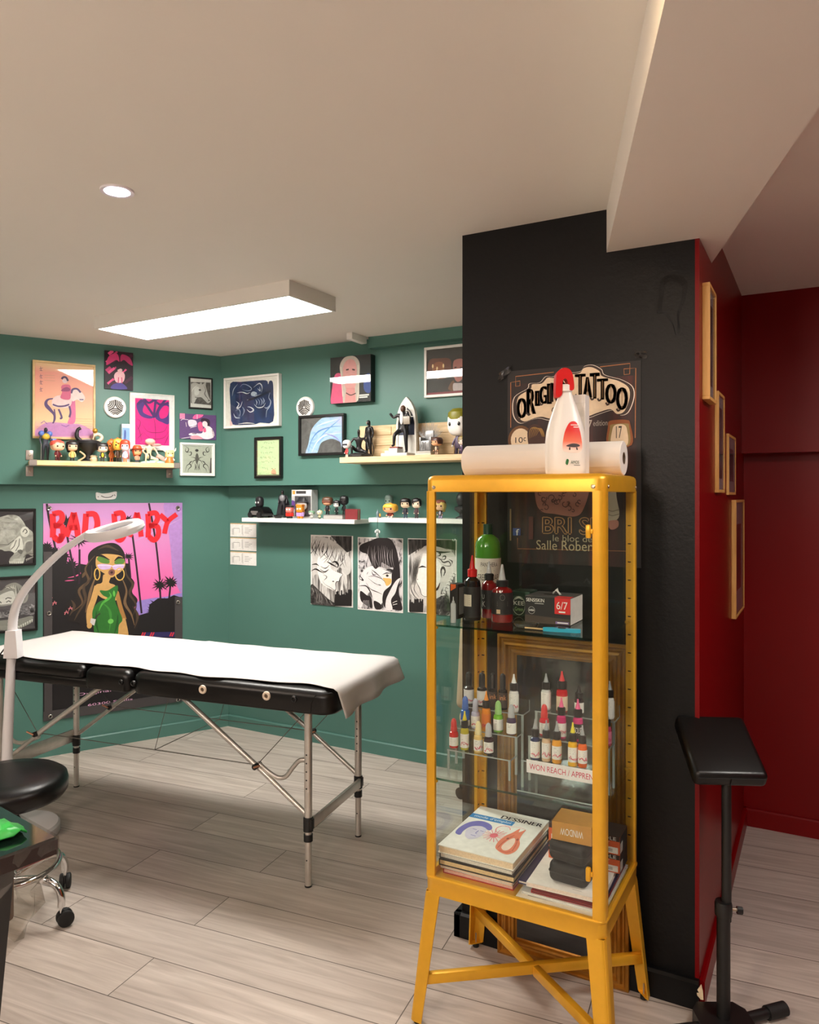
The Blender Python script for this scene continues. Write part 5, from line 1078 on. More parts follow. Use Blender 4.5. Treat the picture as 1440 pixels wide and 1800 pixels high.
for (u, v, r_) in ((889, 657, 0.028), (1127, 624, 0.022)):
    a, z = WP.hit(u, v, 0.0); pp = WP.P(a, z)-tp.location
    g_ = [[(pp.x+r_*(i/5-0.5)*1.5+random.uniform(-.003, .003), -0.0045-random.uniform(0, 0.005), pp.z+r_*(j/4-0.5)+r_*0.9*(i/5-0.5)*(1 if u < 900 else -0.2)) for j in range(5)] for i in range(6)]
    b = MB(); b.raw([p_ for r__ in g_ for p_ in r__], [(i*5+j, i*5+5+j, i*5+6+j, i*5+1+j) for i in range(5) for j in range(4)], TAPE); b.build('tape', tp, ang=5)

# --- gold framed dark mirror standing on the floor against the pillar
def gold_mirror():
    a0, z1 = WP.hit(876, 1112, 0.03); a1 = WP.hit(1106, 1400, 0.03)[0]
    Wd, Hh = a1-a0, 1.005
    t = thing('framed_mirror', 'tall dark mirror in a ridged gold frame standing on the floor behind the glass cabinet', 'mirror', WP.P((a0+a1)/2, 0.0, 0.0235), 0.0)
    GF = mat('antique gold frame', (168, 112, 34), 0.36, 0.5, noise=(20, 0.2)); b = MB(); f = 0.062; x = Wd/2
    prof = [(0.0, 0.0), (0.0, 0.014), (0.008, 0.018), (0.013, 0.012), (0.018, 0.012), (0.023, 0.02), (0.030, 0.022), (0.036, 0.013), (0.042, 0.012), (0.048, 0.017), (0.054, 0.015), (0.058, 0.008), (f, 0.006), (f, 0.0)]
    rings = []
    for d, h in prof: rings.append([(-x+d, -h, d), (x-d, -h, d), (x-d, -h, Hh-d), (-x+d, -h, Hh-d)])
    loft(b, rings, GF, False, False); b.build('frame', t, ang=20)
    b = MB(); b.bx(-x+f-0.004, x-f+0.004, -0.005, -0.001, f-0.004, Hh-f+0.004, mat('dark mirror glass', (14, 14, 15), 0.06, coat=0.5)); b.build('mirror_glass', t)
gold_mirror()

# --- framed pictures on the red side wall
def red_frame(label, u0, u1, v0, v1, D, draw):
    a0, z1 = WR.hit(u0, v0, 0.0); _, z0 = WR.hit(u0, v1, 0.0)
    a1 = WR.hit(u1, v0, D)[0]
    a1 = max(min(a1, a0+0.5), a0+0.08)
    Wd, Hh = a1-a0, z1-z0; t = thing('framed_picture', label, 'picture', WR.P((a0+a1)/2, z0), WR.rz)
    b = MB(); x, f = Wd/2, 0.010
    for q in ((-x, x, 0, f), (-x, x, Hh-f, Hh), (-x, -x+f, f, Hh-f), (x-f, x, f, Hh-f)): b.bx(q[0], q[1], -D, 0, q[2], q[3], FROAK, 0.001, 1)
    b.build('frame', t, smooth=False)
    g = Art(Wd-2*f, Hh-2*f, (206, 196, 206), T(0, -D*0.6, f)); draw(g); g.build('print', t)
    b = MB(); b.bx(-x+f, x-f, -D*0.9, -D*0.8, f, Hh-f, PGLASS); b.build('glass', t, smooth=False)
def d_r(c1, c2, m=0.12):
    def d(g): g.rect(m, m, 1-m, 1-m, c1); g.blob([(0.3, 0.2), (0.5, 0.3), (0.7, 0.2), (0.75, 0.6), (0.5, 0.8), (0.28, 0.6)], c2); g.line([(0.35, 0.3), (0.5, 0.55), (0.62, 0.7)], 0.05, (40, 36, 44), 4)
    return d
red_frame('honey wood framed picture highest on the red side of the pillar', 1234.5, 1260, 497, 702, 0.021, d_r((52, 44, 66), (110, 96, 120)))
red_frame('tall honey wood framed picture second from the top on the red wall', 1256.5, 1274.5, 687, 866, 0.0125, d_r((80, 66, 76), (140, 120, 128)))
red_frame('small honey wood framed picture beside the ledge on the red wall', 1277, 1294, 762, 870, 0.009, d_r((120, 106, 124), (70, 60, 80), 0.2))
red_frame('honey wood framed picture lowest on the red wall', 1286, 1309, 879, 1088, 0.017, d_r((150, 70, 74), (96, 40, 50), 0.2))

# ================================================================== SHELVES AND FIGURINES
SHW = mat('white shelf laminate', (238, 237, 232), 0.4); STEELB = mat('bracket steel', (176, 166, 160), 0.35, 0.8)
PINE = wood('pine shelf', (226, 190, 128), (246, 218, 160), (3, 30, 30)); OAKS = wood('light oak shelf', (206, 176, 132), (228, 202, 160), (3, 30, 30))
def shelf(label, w, u0, u1, v, D, hth, m, a_end=None):
    a0, z = w.hit(u0, v, D); a1 = w.hit(u1, v, D)[0] if a_end is None else a0+a_end
    t = thing('wall_shelf', label, 'shelf', w.P((a0+a1)/2, z-hth), w.rz)
    b = MB(); b.bx(-(a1-a0)/2, (a1-a0)/2, -D, -0.001, 0, hth, m, 0.0015, 1); b.build('board', t); return t, z, a0, a1
sL, ZL, aL0, aL1 = shelf('pale pine shelf on steel brackets carrying figurines on the left wall', WL, 56, 313, 808.5, 0.16, 0.026, PINE)
for sx in (-1, 1):
    xx = sx*((aL1-aL0)/2-0.006)
    b = MB(); b.bx(xx-0.018, xx+0.018, -0.006, 0, 0.032, 0.085, STEELB, 0.002); b.bx(xx-0.018, xx+0.018, -0.006, 0, -0.055, -0.004, STEELB, 0.002)
    b.bx(xx-0.018, xx+0.018, -0.164, 0, -0.003, 0, STEELB); b.bx(xx-0.018, xx+0.018, -0.164, -0.1605, -0.003, 0.029, STEELB); b.bx(xx-0.018, xx+0.018, -0.164, -0.15, 0.0265, 0.029, STEELB)
    for z in (0.058, -0.03): b.ball((xx, -0.006, z), (0.006, 0.003, 0.006), STEEL, 10)
    b.build('bracket', sL)
sR, ZR, _, _ = shelf('light oak shelf carrying statuettes on the back wall beside the pillar', WB, 597, 813, 804, 0.20, 0.03, OAKS, 1.06)
s1_, Z1, _, _ = shelf('white floating shelf holding toys, left of the two on the back wall', WBL, 425, 623, 910, 0.162, 0.024, SHW)
s2_, Z2, _, _ = shelf('white floating shelf starting above the middle poster and running behind the cabinet', WBL, 648, 700, 910, 0.162, 0.024, SHW, 0.80)
EYEM = mat('black bead eye', (10, 10, 10), 0.2)
def on_w(w, off, z, u, v=None):
    a, zz = w.hit(u, v if v is not None else CY, off); return a, w.P(a, z, off), zz, w.depth(u, off)
def blobmat(c): return mat('vinyl_%02x%02x%02x' % c, c, 0.38, noise=(40, 0.05))
def hair_part(b, style, hw, hd, hh, zc, m):
    if style in ('cap', 'long', 'messy', 'side'):
        n, nv = 20, 8; vs, fs = [], []
        for i in range(nv+1):
            for k in range(n+1):
                ph = PI*2*k/n; low = -0.6 if math.sin(ph) > -0.62 else (0.16 if style != 'side' else 0.2+0.4*math.cos(ph))
                if style == 'long' and math.sin(ph) > -0.66: low = -1.25
                t = i/nv; zz = 1.06+(low-1.06)*t
                q = max(-1.06, min(1.06, zz)); r = 1.03*(1-abs(q/1.06)**2.8)**(1/2.8) if abs(q) < 1.06 else 0.0
                if zz < -0.2: r = max(r, 0.92-0.12*(t))
                c, s_ = math.cos(ph), math.sin(ph); vs.append((hw*1.07*r*math.copysign(abs(c)**0.75, c), hd*1.08*r*math.copysign(abs(s_)**0.75, s_)+0.02*hw, zc+hh*zz))
        for i in range(nv):
            for k in range(n): fs.append((i*(n+1)+k, i*(n+1)+k+1, (i+1)*(n+1)+k+1, (i+1)*(n+1)+k))
        b.raw(vs, fs, m)
    if style in ('spiky', 'messy', 'mane'):
        rr = random.Random(5); cnt = 26 if style != 'messy' else 16
        for k in range(cnt):
            th = rr.uniform(0.05, 1.15 if style != 'mane' else 2.2); ph = rr.uniform(0, 2*PI)
            if th > 0.7 and math.sin(ph) < -0.55 and style != 'mane': th = 0.5
            d = Vector((math.sin(th)*math.cos(ph), math.sin(th)*math.sin(ph), math.cos(th)))
            p0 = Vector((d.x*hw*0.86, d.y*hd*0.86, zc+d.z*hh*0.86)); L_ = hh*(0.42 if style == 'spiky' else 0.34); b.cyl(p0, p0+d*L_, hh*0.24, m, hh*0.02, 6)
        if style == 'spiky': b.ball((0, hd*0.10, zc+hh*0.36), (hw*1.07, hd*1.06, hh*0.76), m, 16, 0.78)
    if style == 'hat':
        b.lathe([(hw*1.55, 0.0), (hw*1.62, hh*0.06), (hw*1.05, hh*0.12), (hw*1.0, hh*0.45), (hw*0.7, hh*0.8), (0.0, hh*0.9)], m, 24, c=(0, 0, zc+hh*0.28), cap=False)
    if style == 'band': b.lathe([(hw*1.03, 0.0), (hw*1.06, hh*0.2), (hw*1.0, hh*0.55), (hw*0.6, hh*0.82), (0, hh*0.9)], m, 24, c=(0, 0, zc+hh*0.25), cap=False, sy=hd/hw)
    if style == 'bun': b.ball((0, hd*0.2, zc+hh*0.35), (hw*1.03, hd, hh*0.75), m, 16, 0.8); b.ball((0, 0, zc+hh*1.15), hh*0.3, m, 10)
def fig(label, w, off, z, u, wpx, vt, skin, hair, style, body, legs, group, turn=0.0, eye=1.0, second=None, mask=None, headh=0.50, hair2=None):
    a, P, zt, d = on_w(w, off, z, u, vt); H = zt-z; hw = wpx*d/FPX/2*0.90
    grow = {'hat': 0.78, 'spiky': 0.86, 'bun': 0.86}.get(style, 0.96); H0 = H*grow
    t = thing('vinyl_figurine', label, 'figurine', P, w.rz+turn, group); M = blobmat
    hh = H0*headh/2; hd = hw*0.82; zc = H0-hh
    if style == 'hat': hw /= 1.5; hd = hw*0.85
    b = MB(); b.ball((0, 0, zc), (hw, hd, hh), M(skin), 20, 0.72); hp = b.build('head', t)
    b = MB()
    for s_ in (-1, 1): b.ball((s_*hw*0.48, -hd*0.93, zc-hh*0.12), (hw*0.15*eye, hd*0.10, hh*0.17*eye), EYEM, 10)
    b.build('eyes', hp)
    if mask: b = MB(); b.bx(-hw*0.86, hw*0.86, -hd*1.02, -hd*0.8, zc-hh*0.35, zc+hh*0.12, M(mask), hh*0.1); b.build('glasses', hp)
    if style and hair: b = MB(); hair_part(b, style, hw, hd, hh, zc, M(hair)); b.build('hat' if style in ('hat', 'band') else 'hair', t)
    if hair2: b = MB(); hair_part(b, 'long', hw*0.98, hd*0.98, hh, zc, M(hair2)); b.build('hair', t)
    zb = H0*(1-headh); bw = hw*0.55
    b = MB(); b.lathe([(bw*0.62, zb*0.36), (bw*0.72, zb*0.5), (bw*0.66, zb*0.75), (bw*0.5, zb*1.02), (0, zb*1.06)], M(body), 16, sy=0.75)
    if second: b.ball((0, -bw*0.42, zb*0.68), (bw*0.4, bw*0.2, zb*0.26), M(second), 12)
    b.build('torso', t)
    for s_ in (-1, 1):
        b = MB(); b.cyl((s_*bw*0.36, 0, zb*0.42), (s_*bw*0.42, 0, 0.002), bw*0.27, M(legs), bw*0.3, 12); b.ball((s_*bw*0.42, -bw*0.15, bw*0.16), (bw*0.32, bw*0.5, bw*0.17), M(legs), 10); b.build('leg', t)
        b = MB(); b.tube([(s_*bw*0.55, 0, zb*0.9), (s_*bw*0.92, -bw*0.12, zb*0.68), (s_*bw*0.88, -bw*0.45, zb*0.5)], bw*0.2, M(body), 8); b.ball((s_*bw*0.88, -bw*0.5, zb*0.48), bw*0.22, M(skin), 8); b.build('arm', t)
    return t
GL, GR_, G1, G2 = 'figurines on the pine shelf', 'statuettes on the oak shelf', 'toys on the left white shelf', 'figurines on the right white shelf'
def human(t, H, c, pose=0, nm='body', X0=(0, 0, 0), sc=1.0):          # slim modelled figure: one skin surface for the body, clothing colours by part
    me = bpy.data.meshes.new(nm); J = {}
    if pose == 0: J = dict(hip=(0, 0, .50), che=(0, -.01, .72), nec=(0, 0, .83), hea=(0, -.005, .92), sl=(-.10, 0, .80), el=(-.16, .02, .64), hl=(-.15, -.04, .49), sr=(.10, 0, .80), er=(.15, .02, .64), hr=(.17, -.05, .50), ll=(-.06, 0, .48), kl=(-.07, -.02, .27), fl=(-.08, 0, .03), tl=(-.09, -.07, .02), lr=(.06, 0, .48), kr=(.06, -.01, .27), fr=(.07, .02, .03), tr=(.08, -.05, .02))
    if pose == 1: J = dict(hip=(0, .02, .50), che=(0, 0, .72), nec=(0, 0, .83), hea=(0, -.005, .92), sl=(-.11, 0, .80), el=(-.22, -.02, .74), hl=(-.29, -.06, .84), sr=(.11, 0, .80), er=(.17, -.02, .66), hr=(.12, -.12, .64), ll=(-.06, 0, .48), kl=(-.13, -.14, .38), fl=(-.15, -.13, .16), tl=(-.16, -.2, .15), lr=(.06, 0, .48), kr=(.07, -.01, .27), fr=(.07, .02, .03), tr=(.08, -.05, .02))
    if pose == 2: J = dict(hip=(0, .04, .22), che=(0, -.02, .50), nec=(0, -.04, .64), hea=(0, -.06, .78), sl=(-.15, -.02, .58), el=(-.26, -.05, .42), hl=(-.2, -.2, .30), sr=(.15, -.02, .58), er=(.26, -.04, .44), hr=(.30, -.16, .24), ll=(-.10, 0, .22), kl=(-.2, -.22, .34), fl=(-.2, -.16, .06), tl=(-.21, -.26, .04), lr=(.10, 0, .2), kr=(.26, -.16, .14), fr=(.12, -.3, .06), tr=(.08, -.36, .06))
    E = [('hip', 'che'), ('che', 'nec'), ('nec', 'hea'), ('che', 'sl'), ('sl', 'el'), ('el', 'hl'), ('che', 'sr'), ('sr', 'er'), ('er', 'hr'), ('hip', 'll'), ('ll', 'kl'), ('kl', 'fl'), ('fl', 'tl'), ('hip', 'lr'), ('lr', 'kr'), ('kr', 'fr'), ('fr', 'tr')]
    rad = dict(hip=.075, che=.09, nec=.03, hea=.058, sl=.045, el=.03, hl=.026, sr=.045, er=.03, hr=.026, ll=.06, kl=.042, fl=.028, tl=.02, lr=.06, kr=.042, fr=.028, tr=.02)
    ks = list(J); me.from_pydata([tuple(v*H for v in J[k]) for k in ks], [(ks.index(a), ks.index(b)) for a, b in E], [])
    o = bpy.data.objects.new(nm, me); COL.objects.link(o); o.parent = t; o.location = X0
    md = o.modifiers.new('skin', 'SKIN')
    for i, k in enumerate(ks): me.skin_vertices[0].data[i].radius = (rad[k]*H*sc, rad[k]*H*sc*(0.8 if k in ('che', 'hip') else 1)); me.skin_vertices[0].data[i].use_root = (k == 'hip')
    sb = o.modifiers.new('smooth', 'SUBSURF'); sb.levels = 1; sb.render_levels = 2; me.materials.append(c); md.use_smooth_shade = True
    return o, {k: Vector(J[k])*H+Vector(X0) for k in J}
def statuette(label, w, off, z, u, vt, c, pose, group, turn=0.0, headc=None, extra=None):
    a, P, zt, d = on_w(w, off, z, u, vt); H = zt-z; t = thing('statuette', label, 'statuette', P, w.rz+turn, group); k = {0: 1.02, 1: 1.02, 2: 1.16}[pose]
    o, J = human(t, H*k-0.0, blobmat(c), pose, 'body', (0, 0, 0.0))
    if headc: b = MB(); b.ball(J['hea']+Vector((0, -0.003, 0.0)), (H*.052, H*.058, H*.068), blobmat(headc), 14); b.build('head', t)
    if extra: extra(t, J, H)
    return t
# ---- pine shelf
def x_blue(t, J, H):
    b = MB(); M = blobmat; b.ball(J['che']+Vector((0, -.02*H, 0)), (.12*H, .08*H, .10*H), M((206, 170, 60)), 14); b.build('chest_plate', t)
    for s_ in ('sl', 'sr'): b = MB(); b.ball(J[s_]+Vector((.02*H if s_ == 'sr' else -.02*H, 0, .01*H)), (.085*H, .08*H, .085*H), M((92, 120, 196)), 14); b.build('shoulder_guard', t)
    b = MB(); b.bx(J['hr'].x-.02*H, J['hr'].x+.12*H, -.12*H, .02*H, J['hr'].z-.05*H, J['hr'].z+.17*H, M((92, 120, 196)), .03*H); b.build('shield', t)
    b = MB(); b.cyl(J['hl']+Vector((0, -.02*H, .02*H)), J['hl']+Vector((-.01*H, -.02*H, -.46*H)), .012*H, M((120, 118, 116))); b.build('staff', t)
statuette('tall blue and gold armoured statuette, first on the pine shelf', WL, 0.055, ZL, 80, 752, (58, 62, 74), 0, GL, 0.3, (40, 40, 48), x_blue)
fig('figurine with spiky coral red hair on the pine shelf', WL, 0.125, ZL, 101, 25, 769, (240, 196, 160), (226, 92, 76), 'spiky', (98, 28, 34), (82, 24, 30), GL, 0.45)
fig('figurine with long black hair and a yellow top on the pine shelf', WL, 0.105, ZL, 127, 22, 773, (244, 200, 166), (28, 24, 24), 'long', (214, 188, 110), (40, 34, 34), GL)
def horned():
    a, P, zt, d = on_w(WL, 0.06, ZL, 156, 752); H = zt-ZL; t = thing('statuette', 'black bust with cream horns and a gold orb on the pine shelf', 'statuette', P, WL.rz, GL); M = blobmat
    b = MB(); b.lathe([(0.0, 0), (.22*H, 0), (.22*H, .04*H), (.10*H, .07*H), (.08*H, .2*H), (.14*H, .3*H), (.30*H, .45*H), (.36*H, .55*H), (.30*H, .62*H), (.12*H, .66*H), (.0, .68*H)], M((30, 30, 33)), 24, sy=0.7); b.build('bust', t)
    b = MB(); b.tube(spl([(-.2*H, 0, .6*H), (-.32*H, 0, .72*H), (-.30*H, 0, .92*H), (-.22*H, 0, .98*H)], 5, False), [.06*H]*8+[.05*H]*8, M((26, 24, 26)), 10); b.build('plume', t)
    b = MB(); b.tube(spl([(.16*H, 0, .58*H), (.30*H, -.02*H, .64*H), (.36*H, 0, .74*H), (.26*H, 0, .82*H), (.14*H, 0, .78*H)], 5, False), .05*H, M((222, 204, 178)), 10); b.build('horn', t); b = MB(); b.tube(spl([(-.3*H, -.05*H, .02*H), (-.12*H, -.1*H, .16*H), (-.26*H, -.1*H, .3*H)], 5, False), .025*H, M((214, 186, 150)), 8); b.build('ribbon', t)
    b = MB(); b.cyl((.10*H, -.03*H, .62*H), (.16*H, -.03*H, .86*H), .016*H, M((214, 200, 170))); b.ball((.17*H, -.03*H, .92*H), .075*H, mat('gold toy', (206, 158, 60), 0.3, 0.6), 14); b.build('orb_staff', t)
    b = MB(); b.lathe([(.10*H, .02*H), (.12*H, .08*H), (.09*H, .12*H), (.11*H, .17*H), (.06*H, .2*H)], M((214, 200, 170)), 16, c=(.12*H, -.12*H, 0)); b.build('scroll', t)
horned()
fig('pale figurine with slicked black hair and a yellow bib on the pine shelf', WL, 0.13, ZL, 180, 21, 777, (246, 214, 192), (36, 32, 32), 'cap', (50, 46, 42), (60, 56, 50), GL, 0.0, 1.0, (226, 200, 40))
fig('orange maned figurine beside the pale figurine on the pine shelf', WL, 0.03, ZL, 196, 17, 771, (222, 130, 60), (210, 92, 40), 'mane', (220, 120, 56), (206, 104, 50), GL)
fig('yellow and black figurine with a dark orange mane on the pine shelf', WL, 0.095, ZL, 207, 20, 769, (232, 184, 70), (196, 96, 36), 'mane', (70, 48, 34), (40, 34, 32), GL)
fig('pale figurine with a bright red crop and orange legs on the pine shelf', WL, 0.13, ZL, 220, 17, 771, (230, 214, 226), (214, 70, 40), 'cap', (196, 206, 230), (226, 124, 66), GL, -0.3)
def toybox(label, w, off, z, u0, u1, vt, D, c, draw, group=None):
    a0, zt = w.hit(u0, vt, off); a1 = w.hit(u1, vt, off)[0]; H = zt-z; t = thing('toy_box', label, 'box', w.P((a0+a1)/2, z, off), w.rz, group); Wd = a1-a0
    b = MB(); b.bx(-Wd/2, Wd/2, 0, D, 0, H, ink(c)); b.build('carton', t, smooth=False); g = Art(Wd, H, c, T(0, -0.0004, 0)); draw(g); g.build('print', t); return t, Wd, H
toybox('tall narrow pale blue toy box standing behind the figurines on the pine shelf', WL, 0.05, ZL, 214.5, 228.5, 745, 0.04, (196, 214, 232), lambda g: (g.rect(0.05, 0.55, 0.95, 0.9, (120, 160, 206)), g.blob([(0.25, 0.62), (0.45, 0.58), (0.5, 0.8), (0.3, 0.84)], (60, 84, 150)), g.rect(0, 0.93, 1, 1, (236, 240, 244)), g.rect(0.1, 0.1, 0.9, 0.5, (226, 150, 156))))
fig('figurine under a wide orange hat on the pine shelf', WL, 0.115, ZL, 241, 25, 775, (240, 178, 130), (222, 88, 50), 'hat', (214, 150, 120), (60, 60, 80), GL, 0.0, 1.0, None, None, 0.56, (206, 84, 44))
def x_sit(t, J, H):
    b = MB(); M = blobmat
    b.tube(spl([(.30*H, -.1*H, .34*H), (.55*H, -.14*H, .20*H), (.80*H, -.14*H, .08*H), (.95*H, -.12*H, .16*H), (1.0*H, -.1*H, .5*H)], 5, False), [.09*H]*8+[.07*H]*13, M((236, 180, 172)), 12); b.build('long_leg', t)
    b = MB(); b.lathe([(0, 0), (.62*H, 0), (.58*H, .06*H), (.3*H, .12*H), (0, .14*H)], M((170, 226, 206)), 28, c=(.22*H, -.05*H, 0), sy=0.45); b.build('base', t)
    b = MB(); b.ball((.02*H, -.06*H, .9*H), (.22*H, .16*H, .13*H), M((240, 190, 180)), 14); b.ball((.28*H, -.06*H, .78*H), (.24*H, .1*H, .06*H), M((240, 176, 176)), 12); b.build('ruffle', t)
    b = MB(); b.tube(spl([(-.1*H, -.2*H, .4*H), (-.06*H, -.22*H, .24*H), (-.12*H, -.22*H, .1*H)], 4, False), .03*H, M((40, 50, 50)), 8); b.build('strap', t)
statuette('cream and pink reclining statuette on a mint base near the end of the pine shelf', WL, 0.06, ZL, 262, 772, (240, 222, 186), 2, GL, 0.2, (246, 226, 200), x_sit)
def cubehead():
    a, P, zt, d = on_w(WL, 0.115, ZL, 298, 789); H = zt-ZL; t = thing('vinyl_figurine', 'small yellow square headed figurine with white horns, last on the pine shelf', 'figurine', P, WL.rz, GL); M = blobmat; hw = 8*d/FPX
    b = MB(); b.box((0, 0, .66*H), (hw*1.7, hw*1.3, .5*H), M((240, 206, 140)), hw*0.2); h = b.build('head', t)
    b = MB(); [b.ball((s_*hw*0.45, -hw*0.66, .68*H), hw*0.13, EYEM, 8) for s_ in (-1, 1)]; b.ball((0, -hw*0.66, .54*H), (hw*0.4, hw*0.05, hw*0.22), M((250, 240, 220)), 10); b.build('eyes', h)
    for s_ in (-1, 1): b = MB(); b.tube([(s_*hw*0.8, 0, .8*H), (s_*hw*1.3, 0, .92*H), (s_*hw*1.4, 0, 1.08*H)], [hw*0.22, hw*0.16, hw*0.03], M((244, 236, 222)), 8); b.build('horn', t)
    b = MB(); b.lathe([(0, 0), (hw*0.95, 0), (hw*0.9, .2*H), (hw*0.6, .42*H), (0, .45*H)], M((196, 120, 54)), 18); b.build('torso', t)
    for s_ in (-1, 1): b = MB(); b.tube([(s_*hw*0.6, 0, .38*H), (s_*hw*1.0, -hw*0.2, .2*H)], hw*0.2, M((250, 240, 226)), 8); b.build('arm', t)
cubehead()
# ---- oak shelf
a0, zt = WB.hit(632.5, 749.5, 0.03); a1 = a0+0.92
b = MB(); b.bx(0, a1-a0, -0.03, -0.012, 0, zt-ZR, wood('carved pale panel', (196, 168, 126), (222, 196, 156), (3, 20, 20)))
for r_ in range(3):
    for k in range(5): x_ = 0.03+k*0.185+(0.06 if r_ % 2 else 0); zz = 0.012+r_*0.055; b.bx(x_, min(x_+0.17, a1-a0-0.01), -0.0345, -0.03, zz, min(zz+0.045, zt-ZR-0.004), wood('carved pale panel', (0, 0, 0), (0, 0, 0)), 0.003, 1)
o = b.build('carved_wood_panel', None, WB.P(a0, ZR), 0.0); tag(o, 'pale carved wooden panel leaning on the wall behind the statuettes', 'wood panel')
fig('small white headed figurine with dark glasses and red top on the oak shelf', WB, 0.185, ZR, 610, 17, 772, (236, 232, 230), None, None, (196, 50, 50), (224, 196, 176), GR_, -0.3, 0.9, None, (60, 60, 66))
def x_rock(t, J, H):
    b = MB(); b.ball((0.05*H, -.06*H, .06*H), (.42*H, .3*H, .11*H), blobmat((40, 38, 38)), 14, 0.8); b.build('rock_base', t)
statuette('black crouching statuette on a rocky base on the oak shelf', WB, 0.135, ZR, 631, 754, (26, 25, 27), 2, GR_, 0.5, (34, 30, 30), x_rock)
def x_tail(t, J, H):
    b = MB(); b.tube(spl([(.02*H, .04*H, .5*H), (.14*H, .0, .38*H), (.2*H, 0, .2*H), (.14*H, 0, .03*H)], 5, False), .012*H, blobmat((24, 23, 25)), 8); b.build('whip', t)
    b = MB(); b.ball(J['hea']+Vector((-.012*H, -.05*H, -.005*H)), (.035*H, .02*H, .04*H), blobmat((226, 196, 176)), 10); b.build('face', t)
    b = MB(); b.lathe([(0, 0), (.12*H, 0), (.11*H, .025*H), (0, .03*H)], blobmat((30, 29, 30)), 20); b.build('base', t)
statuette('slim black standing statuette holding a whip on the oak shelf', WB, 0.07, ZR, 649, 739, (22, 21, 23), 0, GR_, -0.35, (26, 24, 25), x_tail)
def window_scene():
    a, P, zt, d = on_w(WB, 0.09, ZR, 716, 698); H = zt-ZR; t = thing('diorama_statuette', 'dark suited man before a pointed white window on the oak shelf', 'statuette', P, 0.0, GR_); M = blobmat
    hw = 20*d/FPX; STN = M((222, 220, 212)); arch = []
    def pt(s_):   # pointed arch outline
        o_ = [(-hw*s_, 0), (-hw*s_, .55*H)]
        for k in range(1, 7): an = k/6; o_.append((-hw*s_*(1-an), .55*H+(H*s_-.55*H)*math.sqrt(4-(2-an)**2)/1.732))
        return o_+[(-x, z) for x, z in o_[-2::-1]]
    A_, B_ = pt(1.0), pt(0.83); n = len(A_); b = MB()
    vs = [(x, -0.012, z) for x, z in A_]+[(x, -0.012, z) for x, z in B_]+[(x, 0.012, z) for x, z in A_]+[(x, 0.012, z) for x, z in B_]
    fs = []
    for k in range(n-1): fs += [(k, n+k, n+k+1, k+1), (2*n+k, 2*n+k+1, 3*n+k+1, 3*n+k), (k, k+1, 2*n+k+1, 2*n+k), (n+k, 3*n+k, 3*n+k+1, n+k+1)]
    fs += [(0, 2*n, 3*n, n), (n-1, 2*n-1, 4*n-1, 3*n-1)]; b.raw(vs, fs, STN)
    b.bx(-hw*0.83, hw*0.83, -0.008, 0.008, 0, .36*H, STN); b.bx(-0.003, 0.003, -0.010, 0, .36*H, .97*H, STN); b.bx(-hw*0.83, hw*0.83, -0.010, 0, .66*H, .675*H, STN)
    b.lathe([(hw*0.34, -.006), (hw*0.34, .006), (hw*0.46, .006), (hw*0.46, -.006), (hw*0.34, -.006)], STN, 24, T(0, -0.008, .70*H) @ R('X', PI/2), cap=False); w_ = b.build('window_frame', t)
    b = MB(); b.prism(B_, -0.002, 0.002, M((44, 52, 74)), R('X', PI/2)); b.build('pane', w_)
    b = MB(); b.bx(-hw*1.7, hw*0.9, -0.10, 0.0, 0, .05*H, M((206, 204, 198)), 0.002); b.bx(-hw*0.95, -hw*0.1, -0.095, -0.03, .05*H, .13*H, M((216, 214, 208)), 0.002); b.build('base', t)
    b = MB(); b.bx(-hw*0.9, -hw*0.05, -0.09, -0.04, .13*H, .155*H, M((126, 52, 44)), 0.001); b.bx(-hw*1.5, -hw*1.1, -0.08, -0.04, .05*H, .09*H, M((210, 210, 204)), 0.001); b.build('book', t)
    o, J = human(t, .80*H, M((28, 27, 30)), 1, 'body', (0.004, -0.05, .05*H))
    b = MB(); b.ball(J['hea'], (.045*H, .05*H, .06*H), M((92, 66, 54)), 14); b.build('head', t)
    b = MB(); b.ball(J['che']+Vector((0, -.055*H, 0)), (.035*H, .02*H, .11*H), M((226, 226, 226)), 12); b.build('shirt', t)
    b = MB(); b.box(J['hr']+Vector((.03*H, -.01*H, .02*H)), (.12*H, .03*H, .13*H), M((150, 140, 126)), 0.002); b.build('hand_book', t)
window_scene()
